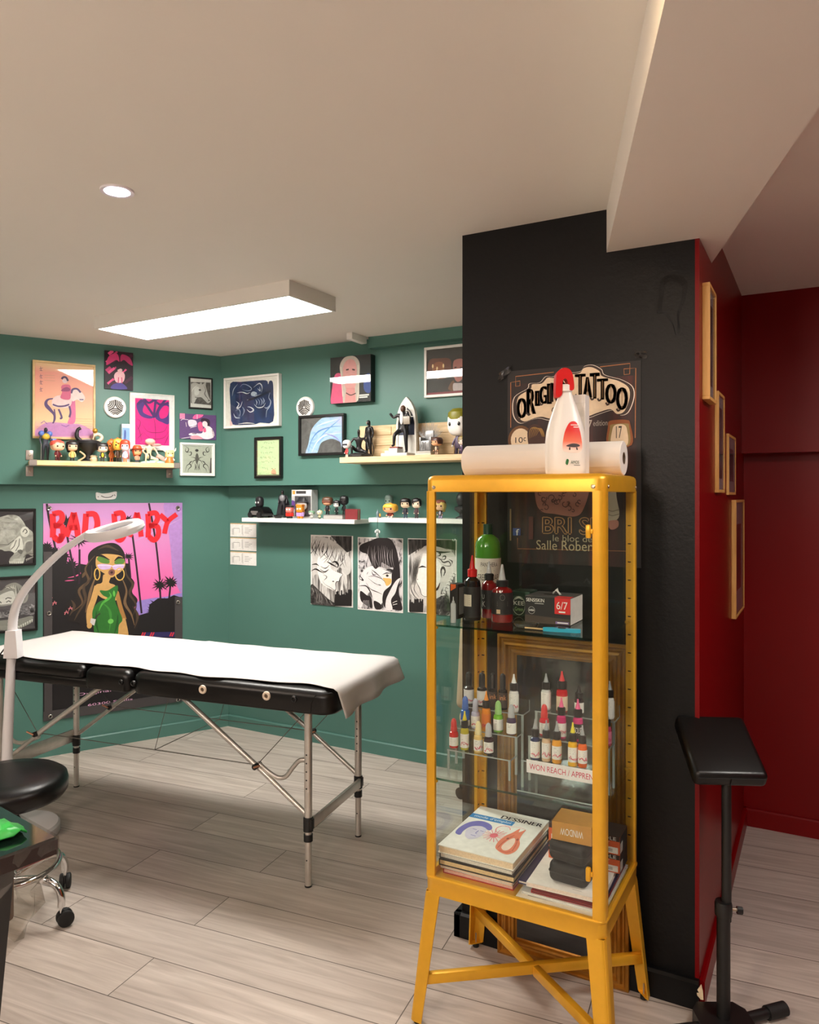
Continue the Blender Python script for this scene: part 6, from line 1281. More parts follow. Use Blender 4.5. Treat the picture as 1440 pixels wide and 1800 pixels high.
def throne():
    a, P, zt, d = on_w(WB, 0.12, ZR, 753, 739); H = zt-ZR; t = thing('miniature_chair', 'miniature grey metal chair with a spiky fan back on the oak shelf', 'statuette', P, 0.0, GR_); M = mat('pewter', (140, 140, 140), 0.4, 0.7, noise=(60, 0.2)); hw = 14*d/FPX
    b = MB(); b.bx(-hw*1.2, hw*1.0, -0.05, 0.03, 0, .06*H, blobmat((206, 196, 176)), 0.002); b.bx(-hw*1.1, hw*0.9, -0.045, 0.03, .06*H, .12*H, blobmat((176, 172, 164)), 0.002); b.build('base', t)
    b = MB(); b.bx(-hw*0.6, hw*0.6, -0.035, 0.02, .12*H, .42*H, M, 0.004); b.bx(-hw*0.85, -hw*0.6, -0.035, 0.02, .12*H, .52*H, M, 0.003); b.bx(hw*0.6, hw*0.85, -0.035, 0.02, .12*H, .52*H, M, 0.003); b.build('seat', t)
    rr = random.Random(6); b = MB(); b.bx(-hw*0.6, hw*0.6, 0.012, 0.024, .4*H, .72*H, M, 0.003)
    for k in range(26): an = PI*(0.16+0.68*k/25); L_ = rr.uniform(.42, .6)*H; x0 = hw*0.5*math.cos(an); b.cyl((x0, 0.016+rr.uniform(-.006, .006), .42*H), (x0+L_*0.62*math.cos(an), 0.018, .42*H+L_*math.sin(an)), 0.0022, M, 0.0008, 6)
    for k in range(14): x0 = rr.uniform(-hw*0.8, hw*0.8); b.cyl((x0, -0.036, .14*H), (x0+rr.uniform(-.01, .01), -0.037, .14*H+rr.uniform(.1, .3)*H), 0.002, M, 0.001, 6)
    b.build('spiky_back', t)
throne()
fig('brown haired figurine with a tan face in front of the carved panel', WB, 0.17, ZR, 768, 22, 767, (226, 168, 126), (74, 44, 36), 'cap', (92, 68, 54), (176, 150, 126), GR_, -0.35, 1.0, (206, 190, 160))
fig('large white headed figurine with an olive cap next to the pillar', WB, 0.10, ZR, 806, 42, 717, (242, 240, 236), (134, 130, 34), 'band', (86, 74, 98), (64, 54, 76), GR_, -0.1, 0.95, None, None, 0.58)
fig('small sandy haired figurine half hidden by the pillar', WB, 0.175, ZR, 813, 16, 765, (232, 214, 200), (140, 120, 66), 'cap', (88, 66, 100), (80, 58, 92), GR_, -0.1)
# ---- left white shelf
def toy_car():
    a, P, zt, d = on_w(WBL, 0.09, Z1, 458, 890); h = zt-Z1; t = thing('toy_vehicle', 'glossy black toy vehicle with a dark driver figure on the left white shelf', 'toy vehicle', P, -0.15, G1); M = mat('gloss black toy', (20, 20, 22), 0.2); hw = 18*d/FPX
    b = MB(); sec = [(-1.0, 0.25, 0.55), (-0.9, 0.1, 0.8), (-0.3, 0.08, 1.0), (0.5, 0.08, 0.95), (0.95, 0.15, 0.7), (1.05, 0.3, 0.5)]
    loft(b, [[(x*hw, -0.045, z0*h), (x*hw, -0.035, z1*h), (x*hw, 0.035, z1*h), (x*hw, 0.045, z0*h)] for x, z0, z1 in sec], M); bd = b.build('car_body', t)
    b = MB(); b.bx(-hw*0.55, hw*0.45, -0.048, -0.043, h*0.25, h*0.6, blobmat((110, 108, 106)), 0.002); b.build('grille', bd)
    for sx in (-0.62, 0.62):
        for sy in (-0.042, 0.042): b = MB(); b.cyl((sx*hw, sy-0.01, h*0.25), (sx*hw, sy+0.01, h*0.25), h*0.25, RUB, n=18); b.build('wheel', t)
    Hf = (WBL.hit(458, 872, 0.09)[1]-Z1); b = MB(); b.ball((-0.002, -0.005, Hf*0.72), (hw*0.42, hw*0.36, Hf*0.27), blobmat((34, 34, 38)), 16, 0.75); b.build('driver_head', t)
    b = MB(); [b.ball((s_*hw*0.18-0.002, -0.005-hw*0.34, Hf*0.70), (hw*0.09, hw*0.04, hw*0.1), blobmat((230, 230, 226)), 8) for s_ in (-1, 1)]; b.build('driver_eyes', t)
toy_car()
def x_cape(t, J, H):
    b = MB(); C = blobmat((34, 34, 40)); P_ = [(-.15, .06, .80), (0, .10, .84), (.15, .06, .80)]
    rows = [[(x*(1+f*1.3)*H, (y+f*.10)*H, (z-f*.74)*H) for x, y, z in spl(P_, 4, False)] for f in (0, .25, .5, .75, 1.0)]; n = len(rows[0])
    b.raw([p for r_ in rows for p in r_], [(i*n+k, i*n+k+1, (i+1)*n+k+1, (i+1)*n+k) for i in range(4) for k in range(n-1)], C); o = b.build('cape', t); md = o.modifiers.new('thickness', 'SOLIDIFY'); md.thickness = 0.003
    b = MB(); b.ball(J['che']+Vector((0, -.02*H, -.02*H)), (.12*H, .08*H, .13*H), blobmat((128, 128, 132)), 14); b.build('breastplate', t)
    b = MB(); b.ball(J['hea']+Vector((-.0, -.045*H, -.025*H)), (.034*H, .022*H, .032*H), blobmat((222, 178, 150)), 10); b.build('face', t)
statuette('dark caped statuette with a grey breastplate on the left white shelf', WBL, 0.06, Z1, 497, 862, (36, 36, 42), 0, G1, 0.2, (24, 24, 28), x_cape)
b = MB(); b.lathe([(0, 0), (.018, 0), (.03, .012), (.032, .018), (.028, .018), (.016, .006), (0, .005)], mat('gloss black toy', (20, 20, 22), 0.2), 24); a, P, _, _ = on_w(WBL, 0.125, Z1, 489)
tag(b.build('toy_bowl', None, P), 'small shallow glossy black bowl beside the toy vehicle', 'bowl', G1)
def d_box(g):
    g.rect(0.02, 0.80, 0.98, 0.98, (232, 232, 230)); g.rect(0.22, 0.86, 0.72, 0.96, (60, 58, 60)); g.rect(0.04, 0.84, 0.18, 0.97, (226, 150, 70)); g.rect(0, 0.0, 0.14, 0.8, (206, 206, 206)); g.blob([(0.0, 0.3), (0.16, 0.34), (0.2, 0.55), (0.0, 0.62)], (110, 66, 150)); g.rect(0.16, 0.06, 0.96, 0.78, (84, 84, 86))
tb, Wd, Hb = toybox('grey and white window box with a boxed figurine inside on the left white shelf', WBL, 0.07, Z1, 513, 548, 861, 0.06, (196, 196, 196), d_box, G1)
M_ = blobmat; b = MB(); b.ball((0.01, -0.012, Hb*0.45), (Wd*0.25, 0.012, Hb*0.16), M_((236, 226, 222)), 16, 0.75); b.lathe([(Wd*0.34, 0), (Wd*0.2, 0.012), (Wd*0.16, 0.03), (0, 0.034)], M_((56, 54, 60)), 20, c=(0.01, -0.012, Hb*0.56), cap=False, sy=0.35); b.ball((0.01, -0.010, Hb*0.2), (Wd*0.16, 0.01, Hb*0.12), M_((214, 150, 170)), 12); b.build('boxed_figurine', tb)
b = MB(); b.bx(Wd*-0.34, Wd*0.46, -0.026, -0.0245, Hb*0.06, Hb*0.78, clear('blister', (245, 245, 245), 1.2)); b.build('window', tb)
def blockfig(label, u, wpx, vt, c1, c2, c3):
    a, P, zt, d = on_w(WBL, 0.14, Z1, u, vt); H = zt-Z1; hw = wpx*d/FPX/2; t = thing('block_figurine', label, 'figurine', P, 0.1, G1); M = blobmat
    b = MB(); b.box((0, 0, .66*H), (hw*1.7, hw*1.4, .5*H), M(c1), hw*0.35, 3); h = b.build('head', t)
    b = MB(); [b.bx(s_*hw*0.35-hw*0.22, s_*hw*0.35+hw*0.22, -hw*0.74, -hw*0.66, .62*H, .72*H, M((240, 236, 230)), 0.001) for s_ in (-1, 1)]; b.build('eyes', h)
    b = MB(); b.box((0, 0, .9*H), (hw*1.8, hw*1.5, .16*H), M(c3), hw*0.2, 2); b.build('hair', t)
    b = MB(); b.box((0, 0, .3*H), (hw*1.3, hw*0.9, .3*H), M(c2), hw*0.15); b.build('torso', t)
    for s_ in (-1, 1): b = MB(); b.bx(s_*hw*0.34-hw*0.26, s_*hw*0.34+hw*0.26, -hw*0.4, hw*0.4, 0, .18*H, M(c3), hw*0.08); b.build('leg', t); b = MB(); b.bx(s_*hw*0.82-hw*0.16, s_*hw*0.82+hw*0.16, -hw*0.3, hw*0.3, .16*H, .44*H, M(c2), hw*0.08); b.build('arm', t)
blockfig('small square red and black block figurine on the left white shelf', 509.5, 15, 888, (222, 120, 110), (206, 46, 34), (34, 26, 28))
blockfig('small block figurine with orange face and lilac clothes on the left white shelf', 528, 15, 886, (234, 140, 40), (186, 150, 206), (226, 130, 36))
fig('tiny pale figurine with green hair in front of the window box', WBL, 0.145, Z1, 548, 12, 897, (228, 228, 222), (120, 160, 130), 'cap', (206, 206, 200), (150, 150, 146), G1)
fig('tiny cream figurine with a bun in front of the grey book', WBL, 0.145, Z1, 562, 11, 895, (236, 226, 196), (216, 206, 160), 'bun', (196, 190, 150), (80, 84, 60), G1)
def book_flat(name, label, w, off, z, u0, u1, h, D, cov, page, group, cat='book', turn=0.0):
    a0 = w.hit(u0, CY, off)[0]; a1 = w.hit(u1, CY, off)[0]; Wd = a1-a0; t = thing(name, label, cat, w.P((a0+a1)/2, z, off), w.rz+turn, group)
    b = MB(); b.bx(-Wd/2+0.002, Wd/2-0.002, 0.002, D-0.002, 0.002, h-0.002, ink(page)); b.build('pages', t, smooth=False)
    b = MB(); b.bx(-Wd/2, Wd/2, 0, D, 0, 0.002, ink(cov)); b.bx(-Wd/2, Wd/2, 0, D, h-0.002, h, ink(cov)); b.bx(-Wd/2, -Wd/2+0.002, 0, D, 0.002, h-0.002, ink(cov)); b.build('cover', t, smooth=False); return t
book_flat('book', 'grey book lying under figurines on the left white shelf', WBL, 0.14, Z1, 568, 602, 0.024, 0.11, (112, 110, 110), (170, 168, 164), G1)
fig('brown haired figurine in a black suit standing on the grey book', WBL, 0.09, Z1+0.024, 576, 20, 872, (222, 164, 128), (96, 66, 48), 'cap', (30, 28, 32), (34, 32, 36), G1, 0.25, 1.0, (50, 48, 52), (116, 62, 44))
fig('dark figurine with a round black head on the grey book', WBL, 0.07, Z1+0.024, 605, 16, 870, (38, 36, 38), (28, 27, 29), 'cap', (30, 29, 31), (34, 32, 34), G1, 0.2)
fig('small black figurine with a white mask face on the grey book', WBL, 0.11, Z1+0.024, 592, 13, 878, (232, 230, 226), (26, 25, 27), 'cap', (32, 30, 33), (30, 29, 31), G1, 0.2)
def redbook():
    a, P, zt, d = on_w(WBL, 0.135, Z1, 618, 895); h = zt-Z1; t = thing('book', 'dark red hardback standing at the end of the left white shelf', 'book', P, -0.12, G1); hw = 13.5*d/FPX
    b = MB(); b.bx(-hw, hw, 0, 0.003, 0, h, ink((122, 40, 44))); b.bx(-hw, hw, 0.022, 0.025, 0, h, ink((122, 40, 44))); b.bx(-hw-0.003, -hw, 0, 0.025, 0, h, ink((122, 40, 44))); b.build('cover', t, smooth=False)
    b = MB(); b.bx(-hw, hw-0.002, 0.003, 0.022, 0.002, h-0.004, ink((160, 146, 120))); b.build('pages', t, smooth=False)
redbook()
# ---- right white shelf
def lantern():
    a, P, zt, d = on_w(WBL, 0.13, Z2, 664, 895); H = zt-Z2; t = thing('toy_lantern', 'tiny grey blue lantern toy at the left end of the right white shelf', 'toy', P, 0.0, G2); M = blobmat
    b = MB(); b.lathe([(0, 0), (.3*H, 0), (.3*H, .06*H), (.12*H, .1*H), (.14*H, .3*H), (.2*H, .45*H), (.16*H, .62*H), (.06*H, .8*H), (.015*H, 1.0*H)], M((120, 140, 150)), 18); b.build('tower', t)
    b = MB(); b.ball((.38*H, -.1*H, .3*H), (.12*H, .1*H, .22*H), M((214, 160, 66)), 10); b.ball((.38*H, -.1*H, .06*H), (.16*H, .12*H, .06*H), M((60, 46, 36)), 10); b.build('flame', t)
lantern()
fig('grey green toy with a round head behind the blond figurine', WBL, 0.05, Z2, 684, 15, 868, (136, 158, 150), (112, 136, 130), 'cap', (110, 126, 120), (96, 110, 106), G2)
fig('figurine with messy golden hair and a red collar on the right white shelf', WBL, 0.12, Z2, 686.5, 27, 884, (244, 178, 132), (238, 182, 66), 'messy', (120, 36, 34), (216, 214, 210), G2, 0.0, 1.0, None, None, 0.66)
fig('figurine with a black bowl cut and grey trousers on the right white shelf', WBL, 0.11, Z2, 713, 20, 874, (244, 214, 180), (26, 22, 22), 'cap', (52, 52, 64), (70, 80, 104), G2, 0.3)
fig('figurine with shaggy black hair and a plum suit on the right white shelf', WBL, 0.12, Z2, 732.5, 18, 874, (246, 226, 200), (24, 22, 24), 'side', (86, 66, 72), (66, 52, 58), G2, 0.2)
fig('figurine with a brown cap and long blond hair seen through the cabinet', WBL, 0.12, Z2, 774.5, 21, 878, (236, 188, 150), (140, 76, 62), 'band', (70, 60, 60), (186, 164, 206), G2, 0.0, 1.0, (206, 196, 220), None, 0.56, (236, 206, 120))
def bust():
    a, P, zt, d = on_w(WBL, 0.09, Z2, 812, 866); H = zt-Z2; t = thing('statuette', 'dark grey bust at the pillar end of the right white shelf', 'statuette', P, 0.0, G2); M = blobmat((50, 50, 52))
    b = MB(); b.lathe([(0, 0), (.26*H, 0), (.24*H, .05*H), (.1*H, .12*H), (.1*H, .2*H), (.3*H, .34*H), (.3*H, .44*H), (.1*H, .52*H)], M, 20, sy=.7); b.build('shoulders', t); b = MB(); b.ball((0, -.02*H, .74*H), (.2*H, .22*H, .27*H), M, 16, .9); b.build('head', t)
bust()
def charm():
    a, z = WBL.hit(664, 913, 0.164); _, z1 = WBL.hit(664, 946, 0.164); t = thing('keychain_charm', 'small silver charm hanging on a cord from the right white shelf', 'charm', WBL.P(a, z1, 0.166), 0.0); h = Z2-0.03-z1; M = blobmat((176, 186, 182))
    b = MB(); b.tube([(0, 0, h*0.6), (0.001, 0, h+0.03), (0, 0.012, h+0.031)], 0.0009, BLK, 6); b.build('cord', t)
    b = MB(); b.ball((0, 0, h*0.5), (.011, .008, .010), M, 12); b.ball((0, 0, h*0.22), (.008, .006, .016), M, 12); [b.ball((s_*.012, 0, h*0.44), (.005, .004, .008), blobmat((230, 232, 230)), 8) for s_ in (-1, 1)]; b.cyl((-.004, 0, h*0.15), (-.005, 0, 0), .003, M); b.cyl((.004, 0, h*0.15), (.006, 0, 0.002), .003, M); b.build('charm_body', t)
charm()

# ================================================================== THINGS IN AND ON THE CABINET
def cx_at(u, Y):                    # room X where the column of pixel u meets the plane y = Y
    r = ray(u, CY); return r.x*Y/r.y
def cd_at(u, Y): return Y/ray(u, CY).y
FACE = TH*0.8
def label_patch(b, r, z0, z1, m, a0=-1.2, a1=1.2, off=0.0005, n=14):        # printed wrap on a round body, centred on the front
    vs, fs = [], []
    for k in range(n+1):
        a = -PI/2+a0+(a1-a0)*k/n
        for z in (z0, z1): vs.append(((r+off)*math.cos(a), (r+off)*math.sin(a), z))
    for k in range(n): fs.append((2*k, 2*k+2, 2*k+3, 2*k+1))
    b.raw(vs, fs, m)
def wrap_text(b, st, r, z0, z1, aw, m, off=0.0009, ac=0.0, slant=0.0):
    vs, fs = text_mesh(st); o = []
    for x, y in vs:
        a = -PI/2+ac+(x-0.5)*aw; o.append(((r+off)*math.cos(a), (r+off)*math.sin(a), z0+(z1-z0)*y+slant*(x-0.5)))
    b.raw(o, fs, m)
def wrap_line(b, P, r, m, wd=0.0007, off=0.0009):    # P: (angle, z)
    b.tube([((r+off)*math.cos(-PI/2+a), (r+off)*math.sin(-PI/2+a), z) for a, z in P], wd, m, 5)
HAND = ink((206, 40, 84)); LABW = ink((236, 234, 230)); LIQ = lambda c: mat('liquid_%02x%02x%02x' % c, c, 0.12, coat=0.4)
CLR = mat('clear nozzle plastic', (196, 200, 204), 0.2, trans=0.35); FROST = mat('frosted cap', (206, 208, 214), 0.25, trans=0.3)
def ink_bottle(label, u, Y, z, wpx, vt, body, cap, noz, lab=LABW, lz=(0.06, 0.42), hand=True, square=False, group='ink bottles on the acrylic stands', seed=0, printed=None):
    x = cx_at(u, Y); d = cd_at(u, Y); H = EYE-(vt-CY)/FPX*d-z; r = wpx*d/FPX/2*0.94
    t = thing('ink_bottle', label, 'ink bottle', (x, Y, z), FACE+0.05*math.sin(seed*7), group)
    b = MB(); b.lathe([(0, 0), (r*0.92, 0), (r, H*0.02), (r, H*0.46), (r*0.92, H*0.53), (r*0.55, H*0.57), (r*0.55, H*0.6), (0, H*0.6)], LIQ(body), 24); b.build('body', t)
    b = MB(); label_patch(b, r, H*lz[0], H*lz[1], lab, -1.35, 1.35); rr = random.Random(seed)
    g_ = ink((150, 148, 146)); zt_ = H*lz[1]
    if lab is LABW:
        for k in range(3): wrap_line(b, [(-0.8, zt_-H*(0.05+0.045*k)), (-0.8+rr.uniform(0.4, 1.2), zt_-H*(0.05+0.045*k))], r, g_, 0.0005)
    if hand:
        P = []; zc_ = H*(lz[0]+0.1)
        for k in range(11): P.append((-0.95+0.19*k, zc_+H*rr.uniform(-0.05, 0.05)))
        wrap_line(b, P, r, HAND, 0.0008)
        wrap_line(b, [(a_+0.05, z_+H*rr.uniform(-0.04, 0.04)) for a_, z_ in P[1::2]], r, HAND, 0.0007)
    if printed: wrap_text(b, printed[0], r, H*printed[1], H*printed[2], 1.5, ink(printed[3]))
    b.build('label', t)
    cz = H*0.57
    if noz == 'disc':                                     # tall smooth cap
        b = MB(); b.lathe([(r*0.62, cz), (r*0.62, H*0.9), (r*0.5, H*0.97), (r*0.2, H), (0, H)], cap, 20); b.build('cap', t)
    elif noz == 'dome':                                   # ribbed screw ring under a clear dome
        b = MB(); b.lathe([(r*0.72, cz), (r*0.72, H*0.70), (0, H*0.70)], cap, 20); b.build('cap', t)
        b = MB(); b.lathe([(r*0.66, H*0.70), (r*0.64, H*0.86), (r*0.5, H*0.95), (r*0.25, H), (0, H)], cap, 20); b.build('dome', t)
    else:
        b = MB(); b.lathe([(r*0.80, cz), (r*0.82, H*0.59), (r*0.80, H*0.75), (r*0.6, H*0.765), (0, H*0.77)], cap, 24)
        for k in range(16): a = 2*PI*k/16; b.cyl((r*0.81*math.cos(a), r*0.81*math.sin(a), cz+0.001), (r*0.81*math.cos(a), r*0.81*math.sin(a), H*0.74), r*0.04, cap, n=5)
        b.build('cap', t)
        b = MB(); b.lathe([(r*0.52, H*0.765), (r*0.46, H*0.80), (r*0.2, H*0.93), (r*0.16, H), (0, H)], noz, 16); b.build('nozzle', t)
    return t
# acrylic step stands
ACR = clear('acrylic sheet', (250, 253, 252), 1.0); AEDG = mat('acrylic bright edge', (206, 216, 214), 0.2, trans=0.5)
def riser(label, x0, x1, ys, hs, group='acrylic step stands'):
    t = thing('display_riser', label, 'display stand', ((x0+x1)/2, ys[0], SH2), 0.0, group); hw = (x1-x0)/2; th = 0.003
    for k, h in enumerate(hs):
        y0 = ys[k]-ys[0]; y1 = ys[k+1]-ys[0]
        b = MB(); b.bx(-hw, hw, y0, y1, h-th, h, ACR); b.bx(-hw, hw, y0-0.0012, y0, h-th, h, AEDG); b.bx(hw, hw+0.0012, y0, y1, h-th, h, AEDG); b.build('tread', t, smooth=False)
        b = MB(); b.bx(-hw, hw, y1, y1+th, h-th, (hs[k+1] if k+1 < len(hs) else h+0.03), ACR); b.bx(hw, hw+0.001, y1, y1+th, h-th, (hs[k+1] if k+1 < len(hs) else h+0.03), AEDG); b.build('back_plate', t, smooth=False)
    for sx in (-1, 1):
        for k, h in enumerate(hs): b = MB(); b.bx(sx*(hw-0.003)-0.003, sx*(hw-0.003)+0.003, ys[k]-ys[0]+0.001, ys[k]-ys[0]+0.006, 0.0005, h-th-0.0002, AEDG); b.build('leg', t)
    return t
YA = (1.925, 1.975, 2.025, 2.075); YB_ = (1.90, 1.955, 2.01, 2.065); HA = (0.057, 0.106, 0.155); HB_ = (0.073, 0.122, 0.176)
xa0, xa1 = cx_at(783, YA[0])+0.006, cx_at(897, YA[0]); xb0, xb1 = cx_at(916, YB_[0]), -0.484
riser('clear three step acrylic stand on the left of the lower glass shelf', xa0, xa1, YA, HA); rb = riser('clear three step acrylic stand carrying a handwritten card on the right', xb0, xb1, YB_, HB_)
b = MB(); b.bx(-(xb1-xb0)/2, (xb1-xb0)/2, -0.003, 0.0, 0.001, 0.070, ACR); b.bx(-(xb1-xb0)/2, (xb1-xb0)/2, -0.03, -0.003, 0.001, 0.004, ACR); b.bx(-(xb1-xb0)/2, (xb1-xb0)/2, -0.0312, -0.03, 0.001, 0.004, AEDG); b.build('front_plate', rb, smooth=False)
YS = YB_[0]-0.0045; cw0, cw1 = cx_at(926, YS), cx_at(1046, YS); dS = cd_at(975, YS); z1 = EYE-(1343-CY)/FPX*dS; z0 = EYE-(1366-CY)/FPX*dS
t = thing('handwritten_card', 'white card with red handwriting on the front of the right acrylic stand', 'card', ((cw0+cw1)/2, YS, z0), 0.0)
b = MB(); b.bx(-(cw1-cw0)/2, (cw1-cw0)/2, -0.0006, 0, 0, z1-z0, ink((240, 236, 238))); b.build('card', t, smooth=False)
b = MB(); hh = z1-z0; sheet_text(b, 'WON REACH / APPREN', -(cw1-cw0)/2+0.008, hh*0.28, (cw1-cw0)/2-0.004, hh*0.72, HAND, None, -0.001); b.build('lettering', t, smooth=False)
ra = [YA[k]+0.024 for k in range(3)]; rb_ = [YB_[k]+0.026 for k in range(3)]; BCAP = BLK
zA = [SH2+h+0.0004 for h in HA]; zB = [SH2+h+0.0004 for h in HB_]
ib = ink_bottle
ib('short bright red ink bottle with a red frosted cap, left end of the lowest step', 798, ra[0], zA[0], 17, 1263, (206, 40, 34), mat('red cap', (216, 60, 60), 0.3), 'dome', hand=False, seed=1, lz=(0.08, 0.38))
ib('olive yellow ink bottle with a black cap and yellow tip', 817, ra[0], zA[0], 16, 1250, (186, 176, 40), BCAP, mat('yellow tip', (222, 206, 50), 0.4), seed=2)
ib('cream ink bottle with pink handwriting and a cream cap', 841, ra[0], zA[0], 17, 1268, (238, 206, 130), mat('cream cap', (236, 222, 170), 0.4), 'dome', seed=3)
ib('dark purple ink bottle with a white label and grey cap on the lowest left step', 859, ra[0], zA[0], 18, 1271, (44, 22, 32), FROST, 'dome', seed=4, lz=(0.05, 0.4))
ib('blue ink bottle on the middle left step', 818, ra[1], zA[1], 17, 1224, (30, 92, 176), mat('blue cap', (70, 110, 190), 0.35), 'dome', seed=5, hand=False, lz=(0.04, 0.22))
ib('pale lilac ink bottle on the middle left step', 836, ra[1], zA[1], 16, 1228, (188, 186, 212), mat('grey lilac cap', (176, 178, 196), 0.35), 'dome', seed=6)
ib('tall orange ink bottle with a black cap and orange tip', 855, ra[1], zA[1], 17, 1215, (236, 140, 36), BCAP, mat('orange tip', (240, 150, 60), 0.4), ink((226, 120, 30)), seed=7)
ib('lime green ink bottle with a pale green cap', 876, ra[1], zA[1], 18, 1232, (116, 190, 40), mat('green cap', (150, 200, 120), 0.35), 'dome', seed=8, hand=False)
ib('plum ink bottle with a white label, right end of the middle left step', 899, ra[1]-0.004, zA[1], 18, 1239, (66, 50, 82), FROST, 'dome', seed=9, hand=False, lz=(0.03, 0.4))
for k, (u, lb) in enumerate(((824.5, 'black capped dark bottle with a narrow white label, first on the top left step'), (847.5, 'black capped dark bottle with a narrow white label, second on the top left step'), (866.5, 'black capped bottle with an orange printed label, third on the top left step'), (884, 'black capped bottle with an orange printed label, fourth on the top left step'))):
    ib(lb, u, ra[2], zA[2], 17 if k > 1 else 19, 1181+k, (20, 19, 20), BCAP, 'disc', ink((60, 44, 40)) if k > 1 else ink((216, 214, 212)), (0.06, 0.48), k < 2, seed=10+k, printed=('ink', 0.28, 0.42, (226, 150, 96)) if k > 1 else None)
ib('white ink bottle with a black cap and white tip on the top left step', 903.5, ra[2]-0.006, zA[2], 18, 1185, (236, 234, 232), BCAP, mat('white tip', (238, 238, 236), 0.4), seed=15, lz=(0.05, 0.48))
ib('white labelled dark ink bottle with a clear tip, left end of the lowest right step', 941, rb_[0], zB[0], 18, 1264, (50, 60, 96), BCAP, CLR, seed=16, lz=(0.05, 0.46))
ib('beige ink bottle with a white label and clear tip on the lowest right step', 960.5, rb_[0], zB[0], 17, 1266, (226, 196, 160), BCAP, CLR, seed=17, lz=(0.08, 0.46))
ib('amber ink bottle with a white label and clear tip on the lowest right step', 979, rb_[0], zB[0], 18, 1268, (236, 164, 52), BCAP, CLR, seed=18, lz=(0.1, 0.42))
ib('yellow ink bottle with a yellow tip on the lowest right step', 1007, rb_[0], zB[0], 18, 1270, (240, 184, 40), BCAP, mat('yellow tip', (222, 206, 50), 0.4), seed=19, lz=(0.1, 0.44))
ib('orange ink bottle half hidden by the gold post on the lowest right step', 1024, rb_[0]+0.002, zB[0], 17, 1275, (232, 104, 40), BCAP, CLR, seed=20, lz=(0.1, 0.42))
ib('red ink bottle with a clear dome on the middle right step', 957, rb_[1], zB[1], 18, 1238, (206, 36, 50), mat('red cap', (216, 60, 60), 0.3), 'dome', seed=21, hand=False)
ib('magenta ink bottle with a pink tip on the middle right step', 987, rb_[1], zB[1], 18, 1226, (196, 30, 104), BCAP, mat('pink tip', (226, 90, 140), 0.4), seed=22, lz=(0.05, 0.38))
ib('hot pink ink bottle with a black SOLID label on the middle right step', 1016, rb_[1], zB[1], 19, 1229, (206, 50, 120), BCAP, mat('pink tip', (226, 90, 140), 0.4), ink((30, 26, 30)), hand=False, seed=23, printed=('SOLID', 0.2, 0.34, (240, 236, 238)))
ib('pink labelled ink bottle seen right of the gold post on the middle step', 1067, rb_[1], zB[1], 17, 1250, (196, 70, 110), BCAP, CLR, ink((226, 130, 160)), seed=24)
ib('white ink bottle with a clear tip, left end of the top right step', 960, rb_[2], zB[2], 18, 1184, (214, 214, 212), BCAP, CLR, seed=25, hand=False, lz=(0.04, 0.5))
ib('large bright red ink bottle on the top right step', 988, rb_[2], zB[2], 21, 1180, (206, 26, 34), BCAP, mat('red tip', (216, 50, 56), 0.4), ink((226, 204, 176)), hand=False, seed=26, lz=(0.04, 0.4))
ib('dark ink bottle with a black tip beside the gold post on the top step', 1018, rb_[2], zB[2], 17, 1205, (40, 36, 40), BCAP, BLK, seed=27, hand=False)
ib('white clear tipped ink bottle right of the gold post on the top step', 1072, rb_[2]+0.0, zB[2], 17, 1197, (232, 232, 230), BCAP, CLR, seed=28, hand=False, lz=(0.04, 0.48))

# ---- upper glass shelf
z = SH1+0.0005
def jug():
    Y = 2.115; x = cx_at(858, Y); d = cd_at(858, Y); r = 45*d/FPX/2; H = EYE-(921-CY)/FPX*d-z; t = thing('soap_bottle', 'large green soap bottle with a dark green cap on the upper glass shelf', 'bottle', (x, Y, z), FACE, None)
    b = MB(); b.lathe([(0, 0), (r*.95, 0), (r, H*.02), (r, H*.74), (r*.96, H*.79), (r*.8, H*.84), (r*.5, H*.875), (r*.36, H*.885), (r*.36, H*.9), (0, H*.9)], mat('green soap', (76, 150, 44), 0.15, coat=0.5), 36); b.build('body', t)
    b = MB(); b.lathe([(r*.37, H*.885), (r*.37, H), (r*.33, H*1.0), (0, H)], mat('dark green cap', (16, 66, 44), 0.35), 24); b.build('cap', t)
    b = MB(); label_patch(b, r, H*.2, H*.62, ink((232, 230, 220)), -1.45, 1.45, n=24); label_patch(b, r, H*.2, H*.24, ink((110, 170, 60)), 0.2, 1.45, 0.0008); K_ = ink((30, 28, 28))
    wrap_text(b, 'GREEN SOAP', r, H*.375, H*.445, 1.75, K_); wrap_text(b, 'PANTHERA', r, H*.53, H*.575, 1.35, ink((70, 70, 64)), ac=0.1); b.build('label', t)
    b2 = MB(); wrap_line(b2, [(-.6, H*.48), (.5, H*.485)], r, ink((110, 110, 104)), 0.0008); wrap_line(b2, [(-.45, H*.33), (-.1, H*.325)], r, ink((110, 110, 104)), 0.0008); wrap_line(b2, [(-.2, H*.30), (.2, H*.295)], r, HAND, 0.0008); b2.build('small_print', t)
jug()
